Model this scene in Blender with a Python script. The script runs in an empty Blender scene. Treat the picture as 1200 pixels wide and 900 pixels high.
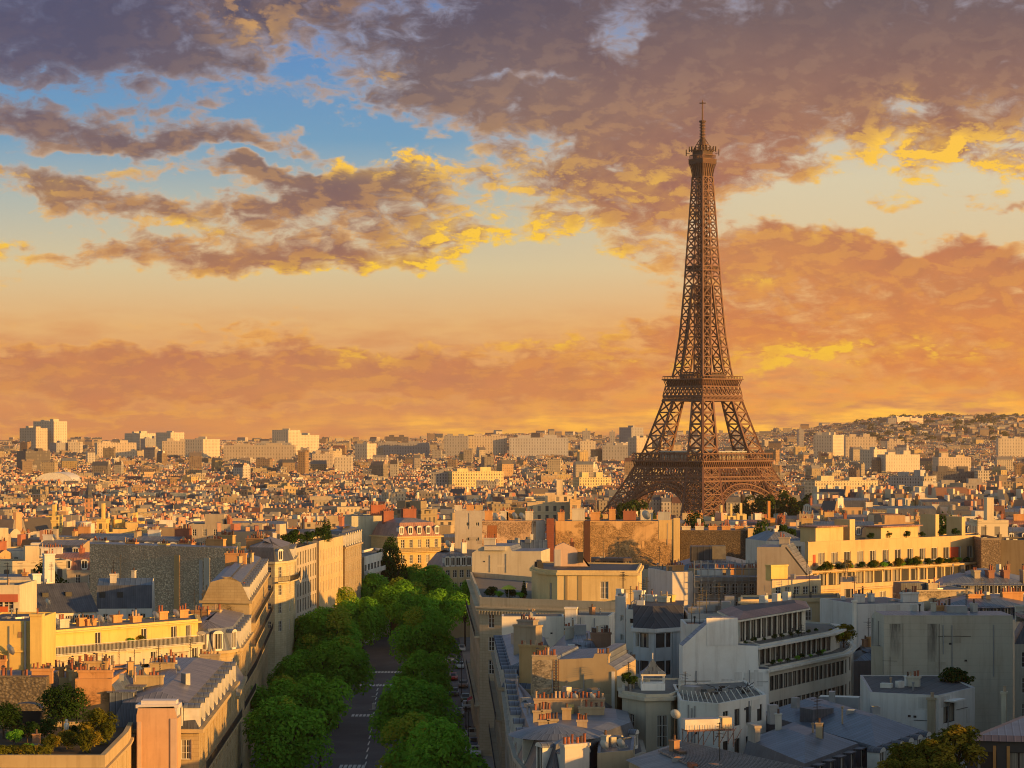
import bpy, math, random
import numpy as np
from mathutils import Vector, Matrix

# ------------------------------------------------------------------ camera
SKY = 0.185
EXPOSURE = 0.5      # a bright, evening exposure
S = bpy.context.scene
COL = S.collection
F = 2733.0          # focal length in photo pixels (1200 wide)
HZ = 510.0          # horizon row in the photo
CZ = 50.0           # eye height over the avenue
cam = bpy.data.objects.new("camera", bpy.data.cameras.new("camera"))
COL.objects.link(cam)
cam.location = (0, 0, CZ)
cam.rotation_euler = (math.radians(90), 0, 0)
cam.data.sensor_width = 36.0
cam.data.lens = 36.0 * F / 1200.0
cam.data.shift_y = (HZ - 450.0) / 1200.0
cam.data.clip_start = 1.0
cam.data.clip_end = 60000.0
S.camera = cam
S.render.resolution_x, S.render.resolution_y = 1024, 768

# ------------------------------------------------------------------ sun
SUN_EL, SUN_AZ = 8.5, 121.0     # degrees; azimuth clockwise from the view axis (+Y)
_e, _a = math.radians(SUN_EL), math.radians(SUN_AZ)
TO_SUN = Vector((math.cos(_e) * math.sin(_a), math.cos(_e) * math.cos(_a), math.sin(_e)))
sun = bpy.data.objects.new("sun", bpy.data.lights.new("sun", 'SUN'))
COL.objects.link(sun)
sun.data.energy = 5.0
sun.data.angle = math.radians(0.5)
sun.data.color = (1.0, 0.47, 0.085)
sun.rotation_euler = TO_SUN.to_track_quat('Z', 'Y').to_euler()
sun.location = (0, 0, 600)

S.view_settings.view_transform = 'Standard'
S.view_settings.look = 'None'
S.view_settings.exposure = EXPOSURE
S.view_settings.gamma = 1.0
S.view_settings.use_curve_mapping = False
S.render.engine = 'CYCLES'
S.cycles.use_denoising = True
S.cycles.filter_width = 1.05
S.cycles.max_bounces = 5
S.cycles.diffuse_bounces = 3
S.cycles.glossy_bounces = 2
S.cycles.transparent_max_bounces = 6
S.cycles.volume_bounces = 0
S.cycles.sample_clamp_indirect = 4.0
S.cycles.caustics_reflective = False
S.cycles.caustics_refractive = False

def lin(r, g, b):
    f = lambda c: (c / 255 / 12.92) if c <= 10.3 else ((c / 255 + 0.055) / 1.055) ** 2.4
    return (f(r), f(g), f(b), 1.0)

# ------------------------------------------------------------------ node helper
class NT:
    def __init__(s, tree):
        s.t = tree; s.n = tree.nodes; s.l = tree.links
    def new(s, typ, **kw):
        n = s.n.new(typ)
        for k, v in kw.items(): setattr(n, k, v)
        return n
    def put(s, sock, v):
        if hasattr(v, 'is_output') or isinstance(v, bpy.types.NodeSocket): s.l.new(v, sock)
        elif v is not None: sock.default_value = v
    def m(s, op, a, b=None, c=None, clamp=False):
        n = s.new('ShaderNodeMath', operation=op); n.use_clamp = clamp
        for i, v in enumerate((a, b, c)): s.put(n.inputs[i], v)
        return n.outputs[0]
    def v(s, op, a, b=None):
        n = s.new('ShaderNodeVectorMath', operation=op)
        s.put(n.inputs[0], a)
        if b is not None: s.put(n.inputs[1], b)
        return n.outputs['Value'] if op in ('LENGTH', 'DOT_PRODUCT', 'DISTANCE') else n.outputs[0]
    def mix(s, f, a, b, blend='MIX'):
        n = s.new('ShaderNodeMix', data_type='RGBA', blend_type=blend)
        n.clamp_factor = True
        s.put(n.inputs[0], f); s.put(n.inputs[6], a); s.put(n.inputs[7], b)
        return n.outputs[2]
    def ramp(s, f, stops, interp='LINEAR'):
        n = s.new('ShaderNodeValToRGB'); n.color_ramp.interpolation = interp
        e = n.color_ramp.elements
        while len(e) < len(stops): e.new(0.5)
        for el, (p, c) in zip(e, stops):
            el.position = p; el.color = c if len(c) == 4 else (*c, 1)
        s.put(n.inputs[0], f)
        return n.outputs[0]
    def noise(s, vec, scale, detail=6, rough=0.55, dist=0.0, typ='FBM', out=0, dim='3D'):
        n = s.new('ShaderNodeTexNoise', noise_dimensions=dim, noise_type=typ)
        s.put(n.inputs['Vector'], vec); n.inputs['Scale'].default_value = scale
        n.inputs['Detail'].default_value = detail; n.inputs['Roughness'].default_value = rough
        n.inputs['Distortion'].default_value = dist
        return n.outputs[out]
    def sstep(s, x, a, b):
        n = s.new('ShaderNodeMapRange', interpolation_type='SMOOTHSTEP')
        s.put(n.inputs[0], x); s.put(n.inputs[1], a); s.put(n.inputs[2], b)
        return n.outputs[0]
    def lstep(s, x, a, b, c=0.0, d=1.0):
        n = s.new('ShaderNodeMapRange'); n.clamp = True
        for i, q in enumerate((x, a, b, c, d)): s.put(n.inputs[i], q)
        return n.outputs[0]
    def xyz(s, x, y, z=0.0):
        n = s.new('ShaderNodeCombineXYZ')
        s.put(n.inputs[0], x); s.put(n.inputs[1], y); s.put(n.inputs[2], z)
        return n.outputs[0]
    def sep(s, v):
        n = s.new('ShaderNodeSeparateXYZ'); s.put(n.inputs[0], v)
        return n.outputs

# ------------------------------------------------------------------ world: a broken sunset cloud deck over a clear gradient
W = bpy.data.worlds.new("World"); S.world = W; W.use_nodes = True
W.cycles.sampling_method = 'MANUAL'; W.cycles.sample_map_resolution = 512
w = NT(W.node_tree); w.n.clear()
dirv = w.v('NORMALIZE', w.new('ShaderNodeTexCoord').outputs['Generated'])
dx, dy, dz = w.sep(dirv)[:]
AZ = w.m('MULTIPLY', w.m('ARCTAN2', dx, dy), 57.29578)                     # azimuth in degrees, 0 = the view axis
EL = w.m('MULTIPLY', w.m('ARCSINE', dz), 57.29578)                         # elevation in degrees
ELp = w.m('MAXIMUM', EL, 0.0)
DPP = 57.29578 / F
def sky_deg(px, py): return ((px - 600) * DPP, (HZ - py) * DPP)
P0 = w.xyz(AZ, EL, 0.0)
warp = w.v('SUBTRACT', w.noise(P0, 0.45, 4, 0.6, out=1), (0.5, 0.5, 0.5))
PW = w.v('ADD', P0, w.v('MULTIPLY', warp, (3.4, 1.9, 0.0)))
def blobs(items, start=0.0, base=None):
    acc = base
    for px, py, rx, ry, wt in items:
        a, e = sky_deg(px, py)
        d = w.v('MULTIPLY', w.v('SUBTRACT', PW, (a, e, 0.0)), (1 / (rx * DPP), 1 / (ry * DPP), 0.0))
        g = w.m('EXPONENT', w.m('MULTIPLY', w.v('DOT_PRODUCT', d, d), -1.0))
        acc = w.m('MULTIPLY_ADD', g, wt, acc if acc is not None else start)
    return acc
COVER = blobs([  # px, py, rx, ry, weight : large cloud banks (+) and gaps (-)
    (330, 10, 420, 60, .30), (60, 60, 130, 70, .28), (560, 120, 160, 60, .28), (760, 60, 250, 60, .34), (1050, 60, 260, 90, .38),
    (720, 190, 170, 60, .34), (900, 130, 170, 70, .28), (780, 240, 110, 45, .26), (1120, 130, 120, 60, .20),
    (60, 218, 70, 13, .44), (200, 172, 150, 14, .36), (330, 232, 90, 10, .3), (160, 250, 90, 10, .26), (60, 262, 50, 8, .24), (230, 130, 40, 9, .3), (50, 150, 110, 14, .34), (300, 205, 70, 12, .26), (120, 232, 60, 12, .34), (20, 200, 60, 10, .3), (410, 208, 130, 26, .42), (330, 250, 200, 26, .20), (250, 300, 190, 22, .34), (480, 290, 140, 30, .34), (400, 320, 180, 20, .2),
    (1060, 196, 90, 22, .26), (1050, 300, 230, 26, .38), (1050, 360, 300, 50, .44), (940, 310, 120, 30, .2), (1150, 430, 220, 34, .30), (760, 400, 170, 22, .26), (700, 430, 120, 14, .2),
    (210, 425, 330, 24, .50), (430, 446, 260, 16, .40), (90, 455, 160, 14, .3), (620, 450, 120, 12, .34), (560, 470, 200, 12, .12), (380, 364, 70, 6, .26), (250, 378, 60, 5, .22), (670, 340, 40, 6, .24), (1040, 238, 70, 9, .28), (1180, 244, 50, 6, .22),
    (0, 315, 34, 36, .24), (390, 140, 40, 8, .22), (200, 470, 90, 7, .2), (230, 68, 90, 24, .2),
    (150, 110, 150, 20, -.10), (290, 134, 110, 9, -.36), (90, 188, 70, 7, -.26), (310, 188, 100, 7, -.32), (450, 158, 90, 22, -.44), (30, 262, 110, 20, -.36), (230, 225, 110, 10, -.22),
    (150, 348, 320, 22, -.55), (570, 352, 180, 44, -.70), (640, 300, 80, 22, -.30), (500, 390, 120, 18, -.26), (930, 250, 110, 24, -.44), (1010, 195, 60, 36, -.32), (1130, 262, 110, 20, -.30), (1060, 130, 46, 12, -.40), (735, 45, 34, 30, -.46), (620, 103, 60, 6, -.34), (725, 186, 30, 8, -.4), (640, 175, 24, 12, -.36), (880, 430, 60, 12, -.1),
    (90, 390, 120, 14, -.16), (940, 490, 160, 12, -.3), (500, 500, 260, 12, -.25),
], base=0.0)
HOT = blobs([    # where the low sun catches the deck from below
    (485, 182, 46, 18, 1.0), (410, 182, 40, 14, .9), (395, 140, 34, 9, .8), (600, 215, 80, 40, .55), (550, 292, 70, 26, 1.5), (500, 318, 120, 18, 1.1), (640, 270, 70, 22, .9), (690, 290, 60, 18, .6),
    (230, 262, 40, 10, .7), (300, 330, 150, 14, .5), (60, 210, 60, 12, .35), (140, 195, 40, 8, .5), (10, 290, 40, 50, .7), (290, 25, 60, 30, .45), (455, 90, 30, 14, .3), (390, 10, 30, 12, .2),
    (1060, 185, 70, 26, 1.0), (1110, 215, 110, 22, 1.0), (1010, 210, 60, 20, .6), (1160, 190, 60, 30, .5), (1055, 128, 30, 16, .5), (940, 262, 70, 24, .5), (870, 330, 30, 8, .5),
    (1050, 415, 110, 10, .9), (930, 425, 70, 16, .8), (640, 405, 80, 10, .6), (760, 428, 60, 8, .7), (430, 410, 60, 20, .5), (960, 490, 150, 14, 1.0), (1130, 475, 120, 10, .7), (770, 212, 50, 30, .35),
], base=0.0)
def stretch(p, ex):   # clouds lie flatter towards the horizon
    q = w.sep(p)
    vv = w.m('MULTIPLY', w.m('POWER', w.m('ADD', w.m('MAXIMUM', q[1], -0.5), 0.6), 0.72), ex)
    return w.xyz(q[0], vv, 0.0)
def density(off):
    p = w.v('ADD', P0, off)
    q = stretch(p, 4.6)
    n1 = w.noise(q, 0.30, 8, 0.56, 0.3)
    n2 = w.noise(w.v('ADD', q, (31.0, 7.0, 3.0)), 1.30, 8, 0.62, 0.35)
    return w.m('MULTIPLY_ADD', w.m('SUBTRACT', n2, 0.5), 1.02, w.m('MULTIPLY_ADD', w.m('SUBTRACT', n1, 0.5), 0.80, 0.595))
D0 = density((0.0, 0.0, 0.0))
D1 = density((0.30, -0.20, 0.0))
C0 = w.m('ADD', D0, COVER)
ALPHA = w.sstep(C0, 0.57, 0.79)
THICK = w.sstep(C0, 0.62, 0.98)
EDGE = w.m('SUBTRACT', D0, D1)
FACING = w.sstep(EDGE, -0.02, 0.13)
en = w.m('DIVIDE', ELp, 12.0, clamp=True)
# clear sky: peach horizon, pale middle, blue above
clear_l = w.ramp(en, [(0.0, lin(224, 138, 76)), (0.10, lin(226, 148, 88)), (0.22, lin(234, 182, 118)), (0.34, lin(218, 200, 158)), (0.48, lin(176, 186, 178)), (0.60, lin(112, 160, 192)), (0.80, lin(88, 140, 195)), (1.0, lin(92, 110, 160))])
clear_r = w.ramp(en, [(0.0, lin(255, 170, 52)), (0.09, lin(252, 156, 60)), (0.22, lin(240, 176, 104)), (0.34, lin(226, 200, 154)), (0.52, lin(218, 206, 174)), (0.70, lin(176, 178, 182)), (0.85, lin(140, 150, 175)), (1.0, lin(120, 115, 140))])
rightness = w.sstep(AZ, -3.0, 7.0)
clear = w.mix(rightness, clear_l, clear_r)
GLOW = blobs([(930, 492, 240, 15, 1.0), (560, 500, 230, 12, .7), (1120, 482, 130, 12, .6)], base=0.0)
clear = w.mix(w.m('MULTIPLY', GLOW, 0.9, clamp=True), clear, (1.30, 0.66, 0.05, 1))
veil = w.noise(stretch(P0, 9.0), 0.5, 5, 0.6)
clear = w.mix(w.m('MULTIPLY', w.lstep(veil, 0.42, 0.66), w.sstep(en, 0.30, 0.10)), clear, lin(214, 138, 86))
shade = w.ramp(en, [(0.0, lin(222, 130, 70)), (0.10, lin(206, 124, 82)), (0.24, lin(184, 116, 90)), (0.40, lin(146, 106, 96)), (0.54, lin(120, 100, 102)), (0.72, lin(104, 94, 104)), (0.88, lin(84, 82, 102)), (1.0, lin(78, 78, 98))])
shade_r = w.ramp(en, [(0.0, lin(236, 138, 62)), (0.12, lin(230, 134, 66)), (0.32, lin(204, 128, 84)), (0.50, lin(176, 114, 92)), (0.66, lin(148, 108, 96)), (0.85, lin(112, 96, 100)), (1.0, lin(98, 88, 96))])
shade = w.mix(rightness, shade, shade_r)
glowc = w.ramp(en, [(0.0, lin(255, 178, 50)), (0.2, lin(255, 180, 62)), (0.5, lin(248, 184, 92)), (0.75, lin(206, 166, 130)), (1.0, lin(160, 128, 118))])
hotc = w.ramp(en, [(0.0, lin(255, 190, 40)), (0.3, lin(255, 205, 60)), (0.6, lin(255, 200, 78)), (1.0, lin(222, 160, 110))])
fine = w.noise(stretch(P0, 4.0), 1.1, 7, 0.6, 0.5)
broad = w.noise(w.v('ADD', stretch(P0, 4.0), (9.0, 4.0, 1.0)), 0.33, 5, 0.55, 0.3)
body = w.mix(w.m('MULTIPLY', w.lstep(broad, 0.34, 0.64, 0.0, 0.36), w.lstep(en, 0.5, 0.85, 1.0, 0.3)), shade, w.mix(0.5, shade, glowc))
body = w.mix(w.lstep(fine, 0.62, 0.32, 0.0, 0.30), body, w.mix(0.5, shade, lin(84, 74, 84)))
paleedge = w.ramp(en, [(0.0, lin(250, 176, 84)), (0.3, lin(238, 180, 112)), (0.55, lin(216, 186, 158)), (0.8, lin(178, 160, 156)), (1.0, lin(128, 118, 134))])
thin = w.mix(0.62, clear, paleedge)
cloud = w.mix(THICK, thin, body)
cloud = w.mix(w.m('MULTIPLY', w.m('MULTIPLY', FACING, w.lstep(en, 0.5, 0.85, 1.0, 0.22)), w.m('MULTIPLY_ADD', THICK, -0.22, 0.46)), cloud, glowc)
hotness = w.m('MULTIPLY', HOT, w.m('ADD', w.m('MULTIPLY', FACING, 0.95), w.lstep(fine, 0.40, 0.62, 0.0, 0.55)), clamp=True)
cloud = w.mix(hotness, cloud, hotc)
blueness = w.m('MULTIPLY', w.sstep(AZ, -5.0, -12.0), w.sstep(EL, 5.5, 9.5))
cloud = w.mix(w.m('MULTIPLY', blueness, 0.65), cloud, lin(72, 82, 116))
sky = w.mix(w.m('MULTIPLY', ALPHA, w.m('MULTIPLY_ADD', GLOW, -0.75, 1.0), clamp=True), clear, cloud)
# higher up and behind the viewer: the plain evening sky
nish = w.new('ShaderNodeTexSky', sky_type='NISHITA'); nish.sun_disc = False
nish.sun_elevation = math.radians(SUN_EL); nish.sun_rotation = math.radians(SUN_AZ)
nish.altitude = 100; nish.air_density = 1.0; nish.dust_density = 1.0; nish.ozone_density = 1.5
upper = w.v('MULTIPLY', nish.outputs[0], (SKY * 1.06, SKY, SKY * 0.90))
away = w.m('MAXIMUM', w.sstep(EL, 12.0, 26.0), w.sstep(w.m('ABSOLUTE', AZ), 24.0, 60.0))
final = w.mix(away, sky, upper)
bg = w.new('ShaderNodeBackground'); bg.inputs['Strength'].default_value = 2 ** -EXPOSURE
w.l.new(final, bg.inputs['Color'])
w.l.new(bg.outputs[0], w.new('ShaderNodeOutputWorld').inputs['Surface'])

# ------------------------------------------------------------------ materials
MATS = {}
def mat(name):
    m = bpy.data.materials.new(name); m.use_nodes = True
    nt = NT(m.node_tree); b = nt.n['Principled BSDF']
    MATS[name] = m
    return m, nt, b
def simple(name, c, rough=0.7, metal=0.0, spec=0.4, var=0.18, scale=0.6):
    m, t, b = mat(name)
    o = t.new('ShaderNodeTexCoord').outputs['Object']
    n = t.noise(o, scale, 5, 0.65)
    c4 = (*c, 1)
    t.l.new(t.mix(t.lstep(n, 0.3, 0.7), tuple(x * (1 - var) for x in c) + (1,), tuple(min(1, x * (1 + var)) for x in c) + (1,)), b.inputs['Base Color'])
    b.inputs['Roughness'].default_value = rough; b.inputs['Metallic'].default_value = metal
    b.inputs['Specular IOR Level'].default_value = spec
    return m
def uv_of(t): 
    u = t.new('ShaderNodeUVMap'); u.uv_map = 'UVMap'
    return u.outputs[0]
def grime(t, o, col, amt=0.5):
    """weathered render: blotches, fine grain and vertical rain streaks"""
    n1 = t.noise(o, 0.18, 5, 0.6)
    n2 = t.noise(t.v('MULTIPLY', o, (1.3, 1.3, 0.10)), 1.0, 5, 0.65)
    n3 = t.noise(o, 3.0, 4, 0.7)
    c = t.mix(t.m('MULTIPLY', t.lstep(n1, 0.42, 0.72), amt), col, t.mix(1.0, col, (0.66, 0.58, 0.50, 1), 'MULTIPLY'))
    c = t.mix(t.m('MULTIPLY', t.lstep(n2, 0.50, 0.78), amt * 1.2), c, t.mix(1.0, col, (0.50, 0.45, 0.42, 1), 'MULTIPLY'))
    c = t.mix(t.m('MULTIPLY', t.lstep(n3, 0.35, 0.75), 0.22), c, t.mix(1.0, col, (1.12, 1.10, 1.05, 1), 'MULTIPLY'))
    return c
def obcol(t): return t.new('ShaderNodeObjectInfo').outputs['Color']
def facing_up(t): return t.sep(t.new('ShaderNodeNewGeometry').outputs['Normal'])[2]

def m_plaster():
    m, t, b = mat('plaster'); o = t.new('ShaderNodeTexCoord').outputs['Object']
    t.l.new(grime(t, o, obcol(t)), b.inputs['Base Color']); b.inputs['Roughness'].default_value = 0.9
    b.inputs['Specular IOR Level'].default_value = 0.2
def m_ashlar():
    m, t, b = mat('ashlar'); o = t.new('ShaderNodeTexCoord').outputs['Object']; uv = uv_of(t)
    br = t.new('ShaderNodeTexBrick'); t.l.new(uv, br.inputs['Vector'])
    for k, v in (('Scale', 1.0), ('Brick Width', 1.1), ('Row Height', 0.42), ('Mortar Size', 0.022), ('Mortar Smooth', 0.4)): br.inputs[k].default_value = v
    br.inputs['Color1'].default_value = (1, 1, 1, 1); br.inputs['Color2'].default_value = (0.88, 0.87, 0.85, 1); br.inputs['Mortar'].default_value = (0.62, 0.58, 0.53, 1)
    t.l.new(t.mix(0.8, grime(t, o, obcol(t)), br.outputs[0], 'MULTIPLY'), b.inputs['Base Color']); b.inputs['Roughness'].default_value = 0.9
    b.inputs['Specular IOR Level'].default_value = 0.2
def m_rubble():
    m, t, b = mat('rubble_stone'); o = t.new('ShaderNodeTexCoord').outputs['Object']
    vo = t.new('ShaderNodeTexVoronoi'); vo.inputs['Scale'].default_value = 2.9; vo.inputs['Randomness'].default_value = 1.0
    t.l.new(t.v('MULTIPLY', t.v('ADD', o, t.v('MULTIPLY', t.noise(o, 1.2, 3, 0.5, out=1), (0.5, 0.5, 0.5))), (1, 1, 1.5)), vo.inputs['Vector'])
    base = obcol(t)
    g = t.sep(vo.outputs['Color'])[0]
    c = t.mix(t.lstep(g, 0, 1), t.mix(1, base, (0.62, 0.58, 0.54, 1), 'MULTIPLY'), t.mix(1, base, (1.25, 1.2, 1.12, 1), 'MULTIPLY'))
    c = t.mix(t.lstep(vo.outputs['Distance'], 0.38, 0.62), c, t.mix(1, base, (0.5, 0.47, 0.44, 1), 'MULTIPLY'))
    big = t.noise(o, 0.12, 5, 0.6)
    c = t.mix(t.lstep(big, 0.44, 0.66, 0, 0.75), c, t.mix(1, base, (0.48, 0.46, 0.45, 1), 'MULTIPLY'))
    st = t.noise(t.v('MULTIPLY', o, (0.9, 0.9, 0.07)), 1.0, 5, 0.65)
    c = t.mix(t.lstep(st, 0.52, 0.74, 0, 0.7), c, t.mix(1, base, (0.40, 0.36, 0.33, 1), 'MULTIPLY'))
    t.l.new(c, b.inputs['Base Color']); b.inputs['Roughness'].default_value = 0.95
    bp = t.new('ShaderNodeBump'); bp.inputs['Strength'].default_value = 0.6; bp.inputs['Distance'].default_value = 0.15
    t.l.new(vo.outputs['Distance'], bp.inputs['Height']); t.l.new(bp.outputs[0], b.inputs['Normal'])
def m_patchwall(name, zk, z0):
    """party wall: ochre render with darker bare stone showing through"""
    m, t, b = mat(name); o = t.new('ShaderNodeTexCoord').outputs['Object']; base = obcol(t)
    big = t.noise(t.v('MULTIPLY', o, (1, 1, 1.5)), 0.11, 6, 0.62, 0.6)
    vo = t.new('ShaderNodeTexVoronoi', distance='CHEBYCHEV'); vo.inputs['Scale'].default_value = 3.4; t.l.new(t.v('MULTIPLY', t.v('ADD', o, t.v('MULTIPLY', t.noise(o, 0.9, 4, 0.6, out=1), (0.8, 0.8, 0.5))), (1, 1, 1.6)), vo.inputs['Vector'])
    stone = t.mix(t.lstep(t.sep(vo.outputs['Color'])[0], 0, 1), t.mix(1, base, (0.44, 0.42, 0.40, 1), 'MULTIPLY'), t.mix(1, base, (0.86, 0.80, 0.74, 1), 'MULTIPLY'))
    stone = t.mix(t.lstep(vo.outputs['Distance'], 0.3, 0.55), stone, t.mix(1, base, (0.3, 0.29, 0.28, 1), 'MULTIPLY'))
    z = t.sep(o)[2]
    f = t.lstep(t.m('MULTIPLY_ADD', t.m('SUBTRACT', z, z0), -zk, big), 0.50, 0.57)
    mid = t.noise(o, 0.8, 5, 0.7)
    c = t.mix(t.m('MULTIPLY', f, t.lstep(mid, 0.3, 0.5, 0.35, 1)), grime(t, o, base, 0.5), stone)
    t.l.new(c, b.inputs['Base Color']); b.inputs['Roughness'].default_value = 0.95
def m_seam(name, c1, c2, pitch, rough, rust=0.0):
    m, t, b = mat(name); uv = uv_of(t); o = t.new('ShaderNodeTexCoord').outputs['Object']
    u, v_, _ = t.sep(uv)[:]
    n = t.noise(o, 0.5, 5, 0.6)
    sheet = t.new('ShaderNodeTexWhiteNoise', noise_dimensions='2D')
    t.l.new(t.xyz(t.m('FLOOR', t.m('DIVIDE', u, pitch)), t.m('FLOOR', t.m('DIVIDE', v_, 2.2))), sheet.inputs['Vector'])
    c = t.mix(t.lstep(n, 0.3, 0.7), (*c1, 1), (*c2, 1))
    c = t.mix(t.m('MULTIPLY', sheet.outputs[0], 0.6), c, t.mix(1, c, (0.52, 0.52, 0.56, 1), 'MULTIPLY'))
    fr = t.m('FRACT', t.m('DIVIDE', u, pitch))
    seam = t.m('LESS_THAN', fr, 0.16)
    c = t.mix(t.m('MULTIPLY', seam, 0.8), c, t.mix(1, c, (0.34, 0.34, 0.38, 1), 'MULTIPLY'))
    c = t.mix(t.m('MULTIPLY', t.m('LESS_THAN', t.m('ABSOLUTE', t.m('SUBTRACT', fr, 0.24)), 0.07), 0.5), c, t.mix(1, c, (1.9, 1.9, 1.9, 1), 'MULTIPLY'))  # pale highlight painted along the edge of each seam
    st = t.noise(t.xyz(t.m('MULTIPLY', u, 1.4), t.m('MULTIPLY', v_, 0.15)), 1.0, 4, 0.6)
    c = t.mix(t.lstep(st, 0.52, 0.75, 0, 0.6), c, t.mix(1, c, (0.6, 0.55, 0.5, 1), 'MULTIPLY'))
    t.l.new(c, b.inputs['Base Color']); b.inputs['Roughness'].default_value = rough
    b.inputs['Specular IOR Level'].default_value = 0.5
    bp = t.new('ShaderNodeBump'); bp.inputs['Strength'].default_value = 0.5; bp.inputs['Distance'].default_value = 0.05
    t.l.new(seam, bp.inputs['Height']); t.l.new(bp.outputs[0], b.inputs['Normal'])
def m_citywall(name, attr, depth=0.92):
    """walls far enough that windows are a regular pattern a pixel or two wide"""
    m, t, b = mat(name); uv = uv_of(t); o = t.new('ShaderNodeTexCoord').outputs['Object']
    u, v_, _ = t.sep(uv)[:]
    if attr:
        a = t.new('ShaderNodeAttribute'); a.attribute_name = 'tone'; base = a.outputs['Color']
    else: base = obcol(t)
    fu = t.m('FRACT', t.m('DIVIDE', u, 2.7)); fv = t.m('FRACT', t.m('DIVIDE', v_, 3.1))
    win = t.m('MULTIPLY', t.m('MULTIPLY', t.m('GREATER_THAN', fu, 0.30), t.m('LESS_THAN', fu, 0.70)), t.m('MULTIPLY', t.m('GREATER_THAN', fv, 0.24), t.m('LESS_THAN', fv, 0.84)))
    wn = t.new('ShaderNodeTexWhiteNoise', noise_dimensions='2D')
    t.l.new(t.xyz(t.m('FLOOR', t.m('DIVIDE', u, 2.7)), t.m('FLOOR', t.m('DIVIDE', v_, 3.1))), wn.inputs['Vector'])
    slab = t.m('LESS_THAN', fv, 0.10)
    c = t.mix(t.m('MULTIPLY', slab, 0.35), base, t.mix(1, base, (0.55, 0.52, 0.5, 1), 'MULTIPLY'))
    n = t.noise(o, 0.05, 4, 0.6)
    c = t.mix(t.lstep(n, 0.35, 0.7, 0, 0.35), c, t.mix(1, c, (0.7, 0.64, 0.58, 1), 'MULTIPLY'))
    pane = t.mix(t.m('GREATER_THAN', wn.outputs[0], 0.72), (0.045, 0.05, 0.06, 1), (0.22, 0.20, 0.17, 1))
    t.l.new(t.mix(t.m('MULTIPLY', win, depth), c, pane), b.inputs['Base Color'])
    t.l.new(t.mix(win, (0.9, 0.9, 0.9, 1), (0.25, 0.25, 0.25, 1)), b.inputs['Roughness'])
    b.inputs['Specular IOR Level'].default_value = 0.3
def m_cityroof(name, attr):
    m, t, b = mat(name); o = t.new('ShaderNodeTexCoord').outputs['Object']
    if attr:
        a = t.new('ShaderNodeAttribute'); a.attribute_name = 'tone'; base = a.outputs['Color']
    else: base = obcol(t)
    n = t.noise(o, 0.25, 5, 0.65)
    t.l.new(t.mix(t.lstep(n, 0.35, 0.7, 0, 0.5), base, t.mix(1, base, (0.6, 0.58, 0.56, 1), 'MULTIPLY')), b.inputs['Base Color'])
    b.inputs['Roughness'].default_value = 0.6
def m_leaf(name, c1, c2, c3=None, trans=0.35):
    m, t, b = mat(name); o = t.new('ShaderNodeTexCoord').outputs['Object']
    at = t.new('ShaderNodeAttribute'); at.attribute_name = 'tone'
    g = t.sep(at.outputs['Color'])
    c = t.mix(g[0], (*c1, 1), (*c2, 1))
    n = t.noise(o, 0.35, 3, 0.5)
    c = t.mix(t.lstep(n, 0.35, 0.65, 0.0, 0.5), c, (*c2, 1))
    if c3: c = t.mix(g[1], c, (*c3, 1))
    t.n.remove(b)
    d = t.new('ShaderNodeBsdfDiffuse'); tr = t.new('ShaderNodeBsdfTranslucent'); mx = t.new('ShaderNodeMixShader')
    t.l.new(c, d.inputs[0]); t.l.new(t.mix(1, c, (1.15, 1.1, 0.7, 1), 'MULTIPLY'), tr.inputs[0])
    mx.inputs[0].default_value = trans
    t.l.new(d.outputs[0], mx.inputs[1]); t.l.new(tr.outputs[0], mx.inputs[2])
    t.l.new(mx.outputs[0], t.n['Material Output'].inputs[0])
def m_tint(name, rough=0.6, spec=0.4, metal=0.0):
    m, t, b = mat(name); o = t.new('ShaderNodeTexCoord').outputs['Object']
    t.l.new(grime(t, o, obcol(t), 0.2), b.inputs['Base Color']); b.inputs['Roughness'].default_value = rough
    b.inputs['Specular IOR Level'].default_value = spec; b.inputs['Metallic'].default_value = metal
def m_stained():
    """big blank render wall with soot runs under two flues"""
    m, t, b = mat('stained_render'); uv = uv_of(t); o = t.new('ShaderNodeTexCoord').outputs['Object']
    u, v_, _ = t.sep(uv)[:]
    c = grime(t, o, obcol(t), 0.55)
    wob = t.noise(t.xyz(t.m('MULTIPLY', u, 2.0), t.m('MULTIPLY', v_, 0.25)), 1.0, 5, 0.65)
    for u0, hw, length in ((0.085, 0.052, 5.0), (0.375, 0.046, 7.0)):
        a = t.m('SUBTRACT', 1.0, t.m('DIVIDE', t.m('ABSOLUTE', t.m('SUBTRACT', u, u0 * STAIN_W)), hw * STAIN_W), clamp=True)
        f = t.m('DIVIDE', t.m('SUBTRACT', v_, STAIN_H - length), length, clamp=True)
        k = t.m('MULTIPLY', t.sstep(a, 0.0, 0.35), t.m('MULTIPLY', t.m('POWER', f, 0.8), t.lstep(wob, 0.30, 0.62, 0.15, 1.0)), clamp=True)
        c = t.mix(t.m('MULTIPLY', k, 0.93), c, (0.045, 0.042, 0.040, 1))
    fr = t.m('FRACT', t.m('DIVIDE', v_, 0.85))
    c = t.mix(t.m('MULTIPLY', t.m('LESS_THAN', fr, 0.06), 0.16), c, (0.12, 0.11, 0.10, 1))
    t.l.new(c, b.inputs['Base Color']); b.inputs['Roughness'].default_value = 0.95
STAIN_W, STAIN_H = 17.0, 12.0
m_plaster(); m_ashlar(); m_rubble(); m_patchwall('patched_render', 0.0, 0.0); m_patchwall('patched_tall', 0.020, 30.5)
m_seam('zinc', (0.115, 0.14, 0.185), (0.175, 0.20, 0.245), 0.62, 0.42)
m_seam('zinc_warm', (0.17, 0.158, 0.16), (0.24, 0.22, 0.215), 0.62, 0.45)
m_seam('slate', (0.055, 0.062, 0.08), (0.095, 0.105, 0.13), 0.34, 0.5)
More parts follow.
